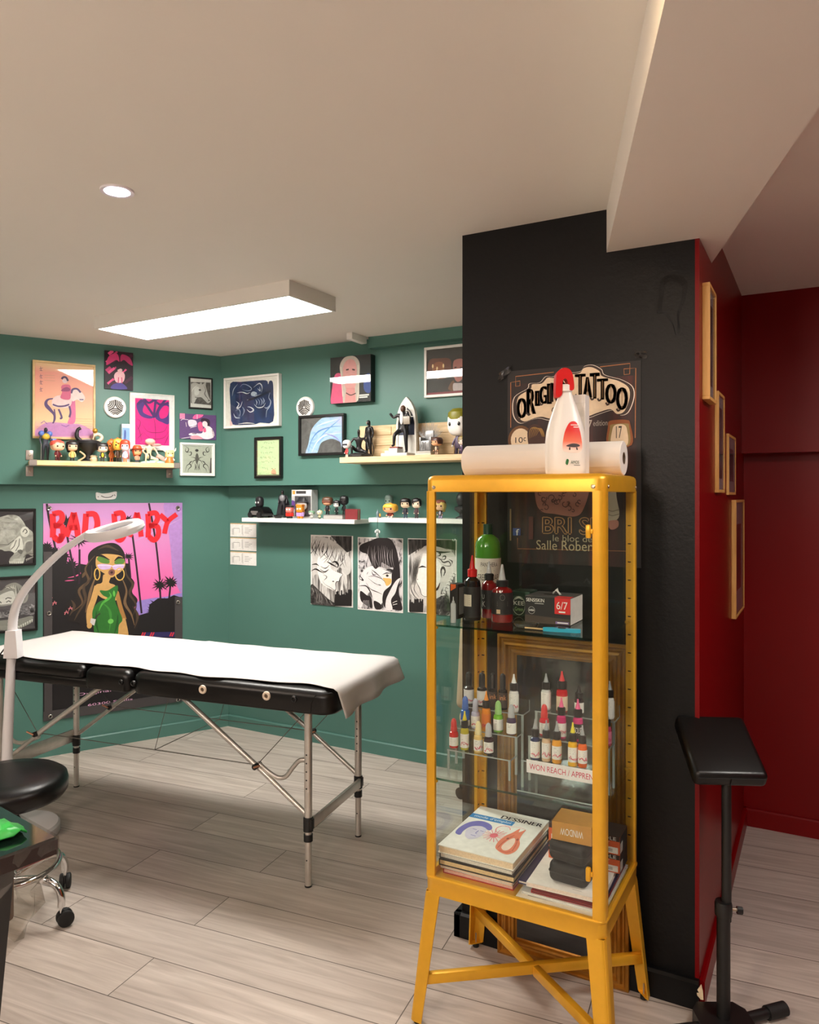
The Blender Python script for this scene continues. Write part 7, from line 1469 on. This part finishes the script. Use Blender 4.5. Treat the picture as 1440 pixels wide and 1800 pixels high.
def tallbottle(label, u, Y, wpx, vt, body, lab, cap, tip, rows, liquid=None, name='ink_bottle', sh=0.72):
    x = cx_at(u, Y); d = cd_at(u, Y); r = wpx*d/FPX/2; H = EYE-(vt-CY)/FPX*d-z; t = thing(name, label, 'ink bottle', (x, Y, z), FACE)
    b = MB(); b.lathe([(0, 0), (r*.95, 0), (r, H*.02), (r, H*.5*sh/.72), (r*.9, H*.58*sh/.72), (r*.5, H*.62*sh/.72), (r*.42, H*sh*.9), (0, H*sh*.9)], body, 28); b.build('body', t)
    b = MB(); 
    for z0, z1, m, a0_, a1_ in rows: label_patch(b, r, H*z0, H*z1, m, a0_, a1_)
    b.build('label', t)
    b = MB(); b.lathe([(r*.55, H*sh*.88), (r*.57, H*sh*1.02), (r*.4, H*sh*1.04), (0, H*sh*1.04)], cap, 24); b.build('cap', t)
    b = MB(); b.lathe([(r*.36, H*sh*1.03), (r*.3, H*sh*1.08), (r*.12, H*.97), (r*.08, H), (0, H)], tip, 18); b.build('nozzle', t); return t, r, H
RC = mat('red cap', (216, 60, 60), 0.3); RCAP = mat('bright red cap', (206, 24, 26), 0.35)
t, r, H = tallbottle('tall black ink bottle with a bright red cap and tip', 830.5, 1.972, 30, 976, LIQ((22, 20, 20)), None, RCAP, RCAP, [(.05, .52, ink((30, 28, 28)), -1.4, 1.4), (.22, .40, ink((214, 204, 186)), -1.2, -.1)], sh=0.76)
b = MB(); [wrap_line(b, [(-1.0, H*(.25+.03*k)), (-.3, H*(.25+.03*k))], r, ink((140, 132, 120)), 0.0006) for k in range(5)]; b.build('small_print', t)
redL = mat('dark red liquid', (120, 14, 18), 0.1, coat=0.5)
t, r, H = tallbottle('dark red ink bottle with a black label and grey tip behind its twin', 860, 2.035, 28, 987, redL, None, BLK, FROST, [(.16, .50, ink((24, 22, 22)), -1.4, 1.4)], sh=0.76)
b = MB(); wrap_text(b, 'K', r, H*.2, H*.3, 0.5, ink((206, 200, 196)), ac=-.7); wrap_text(b, 'U', r, H*.34, H*.42, 0.4, ink((206, 200, 196)), ac=-.8); b.build('small_print', t)
t, r, H = tallbottle('dark red ink bottle with an emblem on its black label, in front', 883, 1.985, 38, 992, redL, None, BLK, FROST, [(.14, .52, ink((26, 23, 23)), -1.4, 1.4)], sh=0.70)
b = MB(); G_ = ink((120, 112, 106)); wrap_line(b, [(.22*math.cos(a), H*.44+H*.05*math.sin(a)) for a in [2*PI*k/14 for k in range(15)]], r, G_, 0.0006); [wrap_line(b, [(-.5, H*(.36-.03*k)), (.5, H*(.36-.03*k))], r, G_, 0.0006) for k in range(3)]; label_patch(b, r, H*.16, H*.23, ink((196, 170, 140)), -.55, -.2, 0.0009); b.build('small_print', t)
def small_box(name, label, cat, u0, u1, Y, D, vt, z, c, draw, group=None, turn=0.0, rnd=0.001):
    x0, x1 = cx_at(u0, Y), cx_at(u1, Y); d = cd_at((u0+u1)/2, Y); H = EYE-(vt-CY)/FPX*d-z; Wd = x1-x0; t = thing(name, label, cat, ((x0+x1)/2, Y, z), turn, group)
    b = MB(); b.bx(-Wd/2, Wd/2, 0, D, 0, H, ink(c) if isinstance(c, tuple) else c, rnd, 1); b.build('carton', t, smooth=False); g = Art(Wd, H, c if isinstance(c, tuple) else (30, 28, 28), T(0, -0.0004, 0)); draw(g); g.build('print', t); return t, Wd, H
def d_bx(g): g.blob([(0.0, 0.78), (0.6, 0.88), (0.62, 0.98), (0.0, 1.0)], (232, 104, 36))
t, Wd, H = small_box('carton_box', 'small black carton with an orange corner at the left of the upper glass shelf', 'box', 791, 805, 1.955, 0.045, 1027, z, (26, 25, 26), lambda g: g.shape([(0.1, 0.80), (0.75, 0.90), (0.75, 1.0), (0.1, 1.0)], (232, 104, 36)))
b = MB(); b.bx(Wd/2, Wd/2+0.0004, 0.008, 0.038, H*.12, H*.9, ink((150, 150, 154))); b.build('side_label', t)
x = cx_at(797, 1.90); d = cd_at(797, 1.90); t = thing('dropper_vial', 'small clear white dropper vial at the front left of the upper glass shelf', 'vial', (x, 1.90, z), 0.0); H = EYE-(1049-CY)/FPX*d-z; r = 9.5*d/FPX/2; VW = mat('milky vial', (222, 226, 230), 0.2, trans=0.4)
b = MB(); b.lathe([(0, 0), (r, 0), (r, H*.70), (r*.8, H*.76), (0, H*.76)], VW, 18); b.build('body', t); b = MB(); b.lathe([(r*.5, H*.76), (r*.5, H*.82), (r*.22, H*.86), (r*.16, H), (0, H)], VW, 14); b.build('nozzle', t)
def d_tin(g):
    g.ell(0.42, 0.42, 0.36, 0.40, (26, 44, 32)); g.line([(0.42+0.34*math.cos(a), 0.42+0.38*math.sin(a)) for a in [2*PI*k/20 for k in range(21)]], 0.03, (170, 180, 160)); g.text("KEE", 0.14, 0.44, 0.70, 0.60, (216, 216, 206)); g.text("Green", 0.2, 0.2, 0.66, 0.36, (150, 190, 120)); g.blob([(0.2, 0.66), (0.42, 0.72), (0.64, 0.66), (0.42, 0.8)], (190, 196, 180))
t, Wd, H = small_box('soap_tin', 'dark green tin with a round printed emblem behind the red bottles', 'tin', 899, 931, 2.10, 0.07, 1040, z, (30, 56, 38), d_tin, rnd=0.004)
b = MB(); b.bx(-Wd/2-0.001, Wd/2+0.001, -0.001, 0.071, H-0.014, H+0.001, mat('tin lid', (40, 66, 50), 0.3, 0.5), 0.003); b.build('lid', t)
def d_glove(g):
    g.shape([(0, 0), (1, 0), (1, 0.22), (0, 0.3)], (66, 54, 46)); g.text('SENSISKIN', 0.03, 0.80, 0.43, 0.93, WH); g.line([(0.22, 0.74), (0.42, 0.74)], 0.012, (190, 188, 186)); g.ell(0.15, 0.47, 0.075, 0.14, (190, 188, 186)); g.ell(0.15, 0.47, 0.068, 0.128, (34, 32, 32)); g.line([(0.09, 0.47), (0.21, 0.47)], 0.02, (190, 188, 186)); g.text('S-MED', 0.10, 0.44, 0.20, 0.52, (220, 218, 216))
    g.rect(0.66, 0.40, 1, 1, (212, 32, 32)); g.text('6/7', 0.70, 0.58, 0.94, 0.86, WH); g.line([(0.75, 0.48), (0.89, 0.48)], 0.03, WH); g.rect(0.68, 0.03, 0.97, 0.12, (120, 100, 160)); g.line([(0.72, 0.075), (0.95, 0.075)], 0.02, WH)
t, Wd, H = small_box('glove_box', 'black glove box with a red 6/7 patch and a white tissue on top', 'box', 923, 1003, 2.005, 0.115, 1050, z, (32, 30, 30), d_glove)
b = MB(); b.bx(-Wd/2, Wd/2, 0, 0.115, H, H+0.0008, ink((70, 68, 68))); b.bx(Wd/2, Wd/2+0.0006, 0.001, 0.114, 0.001, H-0.001, ink((222, 220, 220))); b.bx(Wd*0.16, Wd/2, -0.0005, 0.03, H+0.0008, H+0.0014, ink((212, 32, 32))); b.build('top_print', t)
b = MB(); b.lathe([(Wd*.2, 0), (Wd*.2, 0.001), (0, 0.001)], ink((20, 20, 20)), 24, c=(-0.005, 0.06, H+0.0008), sy=0.6); b.build('opening', t)
random.seed(17); b = MB(); g_ = [[(0.012+0.022*(i/4-.5)+random.uniform(-.003, .003), 0.045+0.012*(j/3-.5)+random.uniform(-.002, .002), H+0.001+0.022*(1-abs(i/4-.45)*1.6)*(0.7+0.3*j/3)) for j in range(4)] for i in range(5)]
b.raw([p for r_ in g_ for p in r_], [(i*4+j, i*4+4+j, i*4+5+j, i*4+1+j) for i in range(4) for j in range(3)], PAPER); o = b.build('tissue', t, ang=20); md = o.modifiers.new('thickness', 'SOLIDIFY'); md.thickness = 0.0015
x = cx_at(925, 1.925); t = thing('plastic_dish', 'clear shallow plastic dish at the front of the upper glass shelf', 'dish', (x, 1.925, z), 0.15)
b = MB(); b.lathe([(0.0, 0.001), (0.028, 0.001), (0.036, 0.011), (0.0385, 0.012), (0.0385, 0.0125), (0.036, 0.0125), (0.027, 0.002), (0, 0.002)], clear('dish plastic', (226, 230, 232), 1.8, 0.08), 32, sy=0.7); b.build('dish', t)
b = MB(); b.tube([(-0.015, -0.016, 0.004), (0.04, -0.022, 0.004)], 0.0022, mat('bamboo stick', (206, 176, 130), 0.6), 8); o = b.build('wooden_stick', None, (x+0.02, 1.915, z), 0.1); tag(o, 'thin wooden stick lying in front of the clear dish', 'stick')
x = cx_at(985, 1.905); CY_ = mat('cyan plastic', (44, 170, 204), 0.35); t = thing('cutting_tool', 'bright blue plastic tool with a dark eye lying on the upper glass shelf', 'tool', (x, 1.905, z), 0.12)
b = MB(); P = spl([(-0.044, -0.005), (-0.036, 0.007), (-0.01, 0.009), (0.02, 0.006), (0.045, 0.009), (0.052, 0.002), (0.042, -0.006), (0.016, -0.008), (-0.02, -0.010)], 4); b.prism(P, 0.0, 0.009, CY_); b.build('body', t); b = MB(); b.lathe([(0, 0), (0.011, 0), (0.009, 0.003), (0, 0.003)], BLK, 20, c=(0.004, 0, 0.009), sy=0.5); b.build('eye', t)

# ---- books and boxes on the cabinet floor
ZC = 0.3846
def lying_book(label, x0, x1, y0, y1, z, h, cov, page, turn=0.0, spine='left', group=None, draw=None, soft=False):
    t = thing('book', label, 'book', ((x0+x1)/2, (y0+y1)/2, z), turn, group); hx, hy = (x1-x0)/2, (y1-y0)/2; c = 0.0008 if soft else 0.0022; C = ink(cov, 0.4)
    b = MB(); b.bx(-hx+0.002, hx-0.003, -hy+0.003, hy-0.003, c, h-c, mat('pages_%02x%02x%02x' % page, page, 0.8, noise=(220, 0.1))); b.build('pages', t, smooth=False)
    b = MB(); b.bx(-hx, hx, -hy, hy, 0.0, c, C); b.bx(-hx, hx, -hy, hy, h-c, h, C)
    if spine == 'left': b.bx(-hx, -hx+0.002, -hy, hy, c, h-c, C)
    if spine == 'back': b.bx(-hx, hx, hy-0.002, hy, c, h-c, C)
    b.build('cover', t, smooth=False)
    if draw:
        g = Art(2*hx, 2*hy, cov, T(0, -hy, h+0.0002) @ R('X', -PI/2)); draw(g); g.build('cover_print', t)
    return t
GB1 = 'stack of books on the cabinet floor, left'
xL, xR_, yF, yB = -0.9455, -0.722, 1.893, 2.192
for lb, dz, h, cov, pg, ins, tn in (('pink edged book with a red cover, lowest in the left stack', 0.0, 0.014, (176, 26, 34), (236, 190, 178), 0.010, 0.01), ('cream book second from the bottom of the left stack', 0.0145, 0.010, (232, 224, 216), (238, 214, 190), 0.006, -0.01), ('black covered book with cream pages in the middle of the left stack', 0.025, 0.017, (34, 30, 28), (240, 210, 160), 0.001, 0.012), ('dark covered book with white pages below the drawing manual', 0.0425, 0.015, (62, 58, 54), (240, 232, 222), 0.004, -0.008)):
    lying_book(lb, xL+ins, xR_-ins*0.6, yF+ins, yB-0.004, ZC+dz, h, cov, pg, tn, 'left', GB1)
def d_dess(g):
    q = lambda X, Y: ((X-85)/(600-85), 0)   # cover drawn in its own units: x along the front edge, y to the back
    g.rect(0, 0.70, 0.62, 0.80, (28, 128, 196)); g.text("mode d'emploi", 0.06, 0.715, 0.58, 0.785, (232, 240, 246)); [g.text('DESSINER', 0.40+dx, 0.812, 0.97+dx, 0.89, (38, 38, 48), step=False) for dx in (-.004, 0, .004)]; g.k += 1; g.lines([[(0.5, 0.935), (0.95, 0.935)], [(0.55, 0.915), (0.95, 0.915)]], 0.008, (206, 204, 200))
    V = (112, 110, 190); g.blob([(0.05, 0.30), (0.03, 0.42), (0.08, 0.58), (0.2, 0.66), (0.34, 0.64), (0.42, 0.56), (0.40, 0.50), (0.28, 0.55), (0.16, 0.50), (0.12, 0.38), (0.13, 0.28)], V); g.blob([(0.14, 0.42), (0.2, 0.52), (0.32, 0.54), (0.38, 0.48), (0.38, 0.34), (0.30, 0.24), (0.2, 0.28)], (214, 210, 232)); g.lines([[(0.2, 0.46), (0.26, 0.455)], [(0.31, 0.455), (0.36, 0.45)], [(0.25, 0.33), (0.32, 0.325)], [(0.29, 0.45), (0.285, 0.38), (0.31, 0.375)]], 0.012, V)
    PK = (232, 120, 130); g.line([(0.56+0.09*math.cos(a), 0.58+0.09*math.sin(a)) for a in [0.3+5.5*k/16 for k in range(17)]], 0.010, PK, 0); random.seed(41)
    g.lines([[(0.52, 0.42), (0.52+0.15*math.cos(a), 0.42+0.13*math.sin(a)+random.uniform(-.02, .02))] for a in [2*PI*k/17 for k in range(17)]], 0.010, (236, 130, 144)); g.ell(0.52, 0.42, 0.05, 0.05, (230, 110, 126)); g.line([(0.55, 0.66), (0.72, 0.70), (0.82, 0.68)], 0.006, PK, 4)
    OR = (232, 132, 104); g.blob([(0.66, 0.20), (0.635, 0.30), (0.64, 0.39), (0.66, 0.48), (0.70, 0.56), (0.745, 0.68), (0.77, 0.60), (0.825, 0.68), (0.83, 0.58), (0.85, 0.455), (0.90, 0.36), (0.92, 0.227), (0.874, 0.128), (0.80, 0.12), (0.72, 0.15)], OR); g.blob([(0.72, 0.24), (0.73, 0.38), (0.78, 0.46), (0.83, 0.36), (0.83, 0.22), (0.78, 0.18)], (248, 220, 206)); g.lines([[(0.69, 0.2), (0.70, 0.36), (0.75, 0.52)], [(0.88, 0.2), (0.86, 0.34), (0.82, 0.48)], [(0.74, 0.16), (0.82, 0.15), (0.87, 0.19)]], 0.012, (206, 90, 70), 4); g.ell(0.71, 0.42, 0.016, 0.02, (150, 70, 60)); g.ell(0.83, 0.44, 0.016, 0.02, (150, 70, 60))
lying_book('white drawing manual titled DESSINER on top of the left stack', xL, xR_, yF, yB, ZC+0.0582, 0.022, (238, 236, 232), (238, 214, 182), 0.0, 'back', GB1, d_dess)
GB2 = 'stack of books on the cabinet floor, right'
def d_pic(g): g.shape([(0.02, 0.3), (0.2, 0.1), (0.3, 0.3), (0.1, 0.5)], (110, 116, 130)); g.shape([(0.12, 0.05), (0.42, 0.05), (0.46, 0.22), (0.2, 0.28)], (120, 90, 66)); g.line([(0.15, 0.08), (0.4, 0.2)], 0.02, (170, 130, 96))
lying_book('cream picture book at the bottom of the right stack', -0.708, -0.482, 1.868, 2.15, ZC, 0.011, (240, 226, 206), (240, 220, 190), 0.02, 'left', GB2, d_pic)
lying_book('white magazine second from the bottom of the right stack', -0.694, -0.484, 1.882, 2.16, ZC+0.0114, 0.007, (226, 222, 220), (236, 232, 226), -0.015, 'left', GB2, None, True)
lying_book('thin dark red edged book in the right stack', -0.672, -0.486, 1.886, 2.15, ZC+0.0188, 0.007, (156, 22, 32), (70, 64, 66), 0.01, 'left', GB2)
lying_book('navy blue covered book in the right stack beside the drawing manual', -0.712, -0.486, 1.90, 2.17, ZC+0.0262, 0.010, (38, 32, 84), (240, 222, 212), 0.0, 'left', GB2)
def d_note(g): g.lines([[(0.52, 0.3), (0.72, 0.3)], [(0.55, 0.27), (0.74, 0.27)], [(0.6, 0.08), (0.72, 0.08)]], 0.006, (120, 110, 112))
lying_book('white paperback lying on top of the right stack', -0.684, -0.488, 1.880, 2.10, ZC+0.0366, 0.011, (240, 230, 226), (240, 220, 210), 0.03, 'left', GB2, d_note, True)
zs = ZC+0.0480
def d_saf(c): 
    def d(g): g.rect(0, 0.74, 1, 1, (58, 34, 28)); g.text('SAFETY', 0.10, 0.5, 0.72, 0.70, (246, 206, 180)); g.rect(0.08, 0.06, 0.95, 0.40, (240, 232, 226)); g.ell(0.35, 0.22, 0.05, 0.08, (90, 80, 80)); g.lines([[(0.5, 0.16+0.06*k), (0.8, 0.16+0.06*k)] for k in range(3)], 0.02, (170, 160, 156)); g.text(c, 0.2, 0.78, 0.9, 0.96, (240, 236, 230))
    return d
for k, (xx, lb) in enumerate(((-0.625, 'lower orange and white carton in the left pair behind the black cases'), (-0.625, 'upper orange and white carton in the left pair behind the black cases'), (-0.523, 'lower orange and white carton in the right pair beside the glass'), (-0.523, 'upper orange and white carton in the right pair beside the glass'))):
    h = 0.048; t = thing('needle_carton', lb, 'box', (xx, 2.035, zs+(k % 2)*(h+0.0006)), 0.0, 'orange needle cartons on the book stack'); w2 = 0.047
    b = MB(); b.bx(-w2, w2, 0, 0.085, 0, h, ink((222, 92, 40)), 0.0008, 1); b.bx(-w2, w2, 0.0005, 0.085, h-0.0005, h+0.0002, ink((52, 36, 32))); b.build('carton', t, smooth=False)
    g = Art(2*w2, h, (226, 96, 44), T(0, -0.0004, 0)); d_saf('NEEDLE')(g); g.build('print', t); b = MB(); b.bx(w2, w2+0.0005, 0.002, 0.083, 0.001, h-0.001, ink((38, 32, 34))); b.bx(w2+0.0005, w2+0.001, 0.004, 0.03, 0.004, h*0.6, ink((216, 206, 200))); b.build('side_print', t, smooth=False)
for k, lb in enumerate(('lower black zipped case on the right book stack', 'upper black zipped case under the gold carton')):
    t = thing('zip_case', lb, 'case', (-0.578, 1.952, zs+k*0.0555), -0.06*(k+1), 'black cases on the book stack'); b = MB(); b.bx(-0.052, 0.052, -0.048, 0.048, 0, 0.055, mat('black neoprene', (18, 17, 18), 0.6, bump=(300, 0.2)), 0.017, 5); b.build('shell', t); b = MB(); b.tube([(x_*0.0525, y_*0.0485, 0.0275) for x_, y_ in rrect(1, 1, 0.3, 5)], 0.0014, BLK, 6, True); b.build('zip', t)
t = thing('carton_box', 'gold cardboard box with upside down white lettering on the black cases', 'box', (-0.572, 1.958, zs+0.1112), 0.03); GC = mat('kraft gold carton', (196, 140, 62), 0.5, noise=(40, 0.06))
b = MB(); b.bx(-0.052, 0.052, -0.045, 0.045, 0, 0.048, GC, 0.001, 1); b.build('carton', t, smooth=False); b = MB(); sheet_text(b, 'WINDOW', -0.03, 0.010, 0.03, 0.028, LABW, R('Y', PI) @ T(0, 0, -0.044), -0.0455); b.build('lettering', t, smooth=False)

# ---- on top of the cabinet
zt = 1.4954; RY = 2.11
x0, x1 = cx_at(822, RY), -0.482; rr_ = 0.0475
t = thing('paper_roll', 'long white couch paper roll lying across the top of the cabinet', 'paper roll', ((x0+x1)/2, RY, zt+rr_), 0.0); L2 = (x1-x0)/2
b = MB(); X = R('Y', PI/2); b.lathe([(0.017, -L2), (rr_-0.002, -L2), (rr_, -L2+0.002), (rr_, L2-0.002), (rr_-0.002, L2), (0.017, L2)], mat('white tissue roll', (238, 232, 224), 0.8, bump=(60, 0.08)), 48, X, cap=False); b.build('roll', t)
b = MB(); b.lathe([(0.0145, -L2+0.001), (0.0172, -L2+0.001), (0.0172, L2-0.001), (0.0145, L2-0.001), (0.0145, -L2+0.001)], mat('cardboard core', (120, 96, 74), 0.8), 32, X, cap=False); b.build('core', t)
b = MB(); vs = []; 
for k in range(6): a = -1.0-0.22*k; vs += [(-L2+0.001, (rr_+0.0010)*math.sin(a), (rr_+0.0010)*math.cos(a)), (L2-0.001, (rr_+0.0010)*math.sin(a), (rr_+0.0010)*math.cos(a))]
b.raw(vs, [(2*k, 2*k+1, 2*k+3, 2*k+2) for k in range(5)], mat('white tissue roll', (0, 0, 0))); b.build('loose_end', t)
def spray():
    Y = 1.935; x = cx_at(994, Y); d = cd_at(994, Y); H = EYE-(649-CY)/FPX*d-zt; rx = 70*d/FPX/2; ry = rx*0.62
    t = thing('spray_bottle', 'white disinfectant spray bottle with a red trigger head on the cabinet top', 'spray bottle', (x, Y, zt), TH); WB_ = mat('white hdpe', (238, 235, 230), 0.32)
    prof = [(0.0, 0.0), (.93, 0.0), (.98, .012), (1.0, .05), (1.0, .30), (.95, .40), (.82, .50), (.64, .60), (.50, .67), (.40, .72), (.34, .76), (.32, .78), (.32, .81), (0, .81)]
    b = MB(); n = 40; rows = []
    for r_, z_ in prof:
        sh = -0.10*rx*max(0, (z_-.42))/.3 if z_ < .81 else 0
        rows.append([(rx*r_*math.copysign(abs(math.cos(a))**.8, math.cos(a))-max(-0.012, sh*0.0), ry*(r_ if z_ > .7 else min(1, r_))*math.copysign(abs(math.sin(a))**.8, math.sin(a)), z_*H) for a in [2*PI*k/n for k in range(n)]])
    loft(b, rows, WB_, False, True); b.build('body', t)
    def fy(xx, zz):
        zr = zz/H; r_ = 1.0
        for (r0, z0), (r1, z1) in zip(prof[1:], prof[2:]):
            if z0 <= zr <= z1 and z1 > z0: r_ = r0+(r1-r0)*(zr-z0)/(z1-z0)
        q = min(.98, abs(xx)/(rx*r_)); return -ry*r_*(1-q**2.5)**.4
    def patch(P, m, off):
        P = [(px*rx, pz*H) for px, pz in P]; cx_, cz_ = sum(p[0] for p in P)/len(P), sum(p[1] for p in P)/len(P); N = len(P); vs = [(cx_, fy(cx_, cz_)-off, cz_)]
        for f in (.35, .7, 1.0): vs += [(cx_+(px-cx_)*f, fy(cx_+(px-cx_)*f, cz_+(pz-cz_)*f)-off, cz_+(pz-cz_)*f) for px, pz in P]
        fs = [(0, 1+k, 1+(k+1) % N) for k in range(N)]
        for j in range(2): fs += [(1+j*N+k, 1+(j+1)*N+k, 1+(j+1)*N+(k+1) % N, 1+j*N+(k+1) % N) for k in range(N)]
        bl.raw(vs, fs, m)
    bl = MB(); tear = spl([(-.16, .21), (-.26, .25), (-.22, .34), (-.1, .42), (.12, .485), (.42, .49), (.6, .42), (.72, .30), (.70, .22), (.4, .20)], 4)
    patch(tear, fade('red label print', [(0.36, (250, 226, 214)), (0.47, (240, 120, 90)), (0.6, (222, 40, 34))], 2, H*0.75), 0.0006)
    patch(spl([(-.1, .262), (.2, .285), (.5, .28), (.6, .262), (.3, .25)], 3), ink((74, 66, 70)), 0.0012); patch([(.05, .25), (.12, .25), (.12, .225), (.05, .225)], ink((60, 54, 58)), 0.0012); patch([(.4, .25), (.47, .25), (.5, .225), (.43, .225)], ink((60, 54, 58)), 0.0012)
    for x0_, x1_, zz in ((.15, .55, .455), (.28, .55, .435)): patch([(x0_, zz), (x1_, zz), (x1_, zz+.01), (x0_, zz+.01)], ink((250, 220, 214)), 0.0014)
    patch(spl([(-.12, .10), (-.02, .085), (.04, .13), (-.06, .14)], 3), ink((40, 110, 60)), 0.0010)
    vs, fs = text_mesh('AMOS'); bl.raw([((.14+.42*x_)*rx, fy((.14+.42*x_)*rx, .11*H)-.0012, (.095+.03*y_)*H) for x_, y_ in vs], fs, ink((30, 80, 60)))
    patch([(.3, .08), (.62, .08), (.62, .086), (.3, .086)], ink((120, 130, 126)), 0.0012); bl.build('label', t)
    b = MB(); RD = mat('red trigger plastic', (210, 22, 24), 0.35)
    zn = .80*H; b.lathe([(.34*rx, zn-.004), (.34*rx, zn+.012), (.30*rx, zn+.014), (0, zn+.014)], WB_, 28); nk = b.build('collar', t)
    b = MB(); top = H; xs = .44*rx
    pr = spl([(-.62, .735), (-.64, .86), (-.58, .955), (-.3, 1.0), (.0, .998), (.2, .96), (.3, .88), (.3, .80), (.02, .80), (.0, .86), (-.10, .90), (-.26, .89), (-.30, .82), (-.34, .745)], 4)
    b.prism([(px*rx*0.95+.004, pz*H) for px, pz in pr], -.016, .016, RD, R('X', PI/2)); b.build('trigger_head', t)
    b = MB(); b.cyl((-.12*rx, -.004, .85*H), (-.12*rx, .006, .85*H), .006, BLK); b.build('nozzle', t)
spray()
x0, x1 = cx_at(1000, 1.99), cx_at(1029, 1.99); dS = cd_at(1015, 1.99); hB = EYE-(694-CY)/FPX*dS-zt
b = MB(); b.bx(-(x1-x0)/2, (x1-x0)/2, 0, 0.04, 0, hB, mat('white carton', (234, 230, 224), 0.6), 0.001, 1); b.bx(-(x1-x0)/2+0.004, (x1-x0)/2-0.004, -0.0006, 0, hB*0.72, hB*0.9, ink((226, 222, 214)))
tag(b.build('white_carton', None, ((x0+x1)/2, 1.99, zt)), 'plain narrow white carton standing behind the spray bottle', 'box')

# ---- beige chair mostly hidden behind the pillar
t = thing('office_chair', 'beige chair on black castors mostly hidden behind the pillar', 'chair', (-1.24, 3.2, 0), PI); BG = mat('beige fabric', (186, 166, 140), 0.85, bump=(200, 0.2))
b = MB(); b.bx(-0.165, 0.165, -0.18, 0.2, 0.43, 0.50, BG, 0.03, 4); b.build('seat', t)
b = MB(); b.bx(-0.155, 0.155, -0.03, 0.03, 0.0, 0.40, BG, 0.025, 4, T(0, 0.22, 0.52) @ R('X', 0.12)); b.build('backrest', t)
b = MB(); b.tube([(0, 0.1, 0.43), (0, 0.25, 0.46), (0, 0.24, 0.58)], 0.014, BLK, 10); b.cyl((0, 0, 0.09), (0, 0, 0.43), 0.025, BLK); b.build('column', t)
for a in (-15, 90, -100):
    a = math.radians(a); c_, s_ = math.cos(a), math.sin(a); b = MB(); b.tube([(0, 0, 0.1), (0.28*c_, 0.28*s_, 0.065)], 0.016, BLK, 10); l_ = b.build('leg', t)
    b = MB(); b.cyl((0.28*c_-0.012*s_, 0.28*s_+0.012*c_, 0.027), (0.28*c_+0.012*s_, 0.28*s_-0.012*c_, 0.027), 0.027, RUB, n=20); b.cyl((0.28*c_, 0.28*s_, 0.03), (0.28*c_, 0.28*s_, 0.065), 0.008, BLK); b.build('caster', l_)
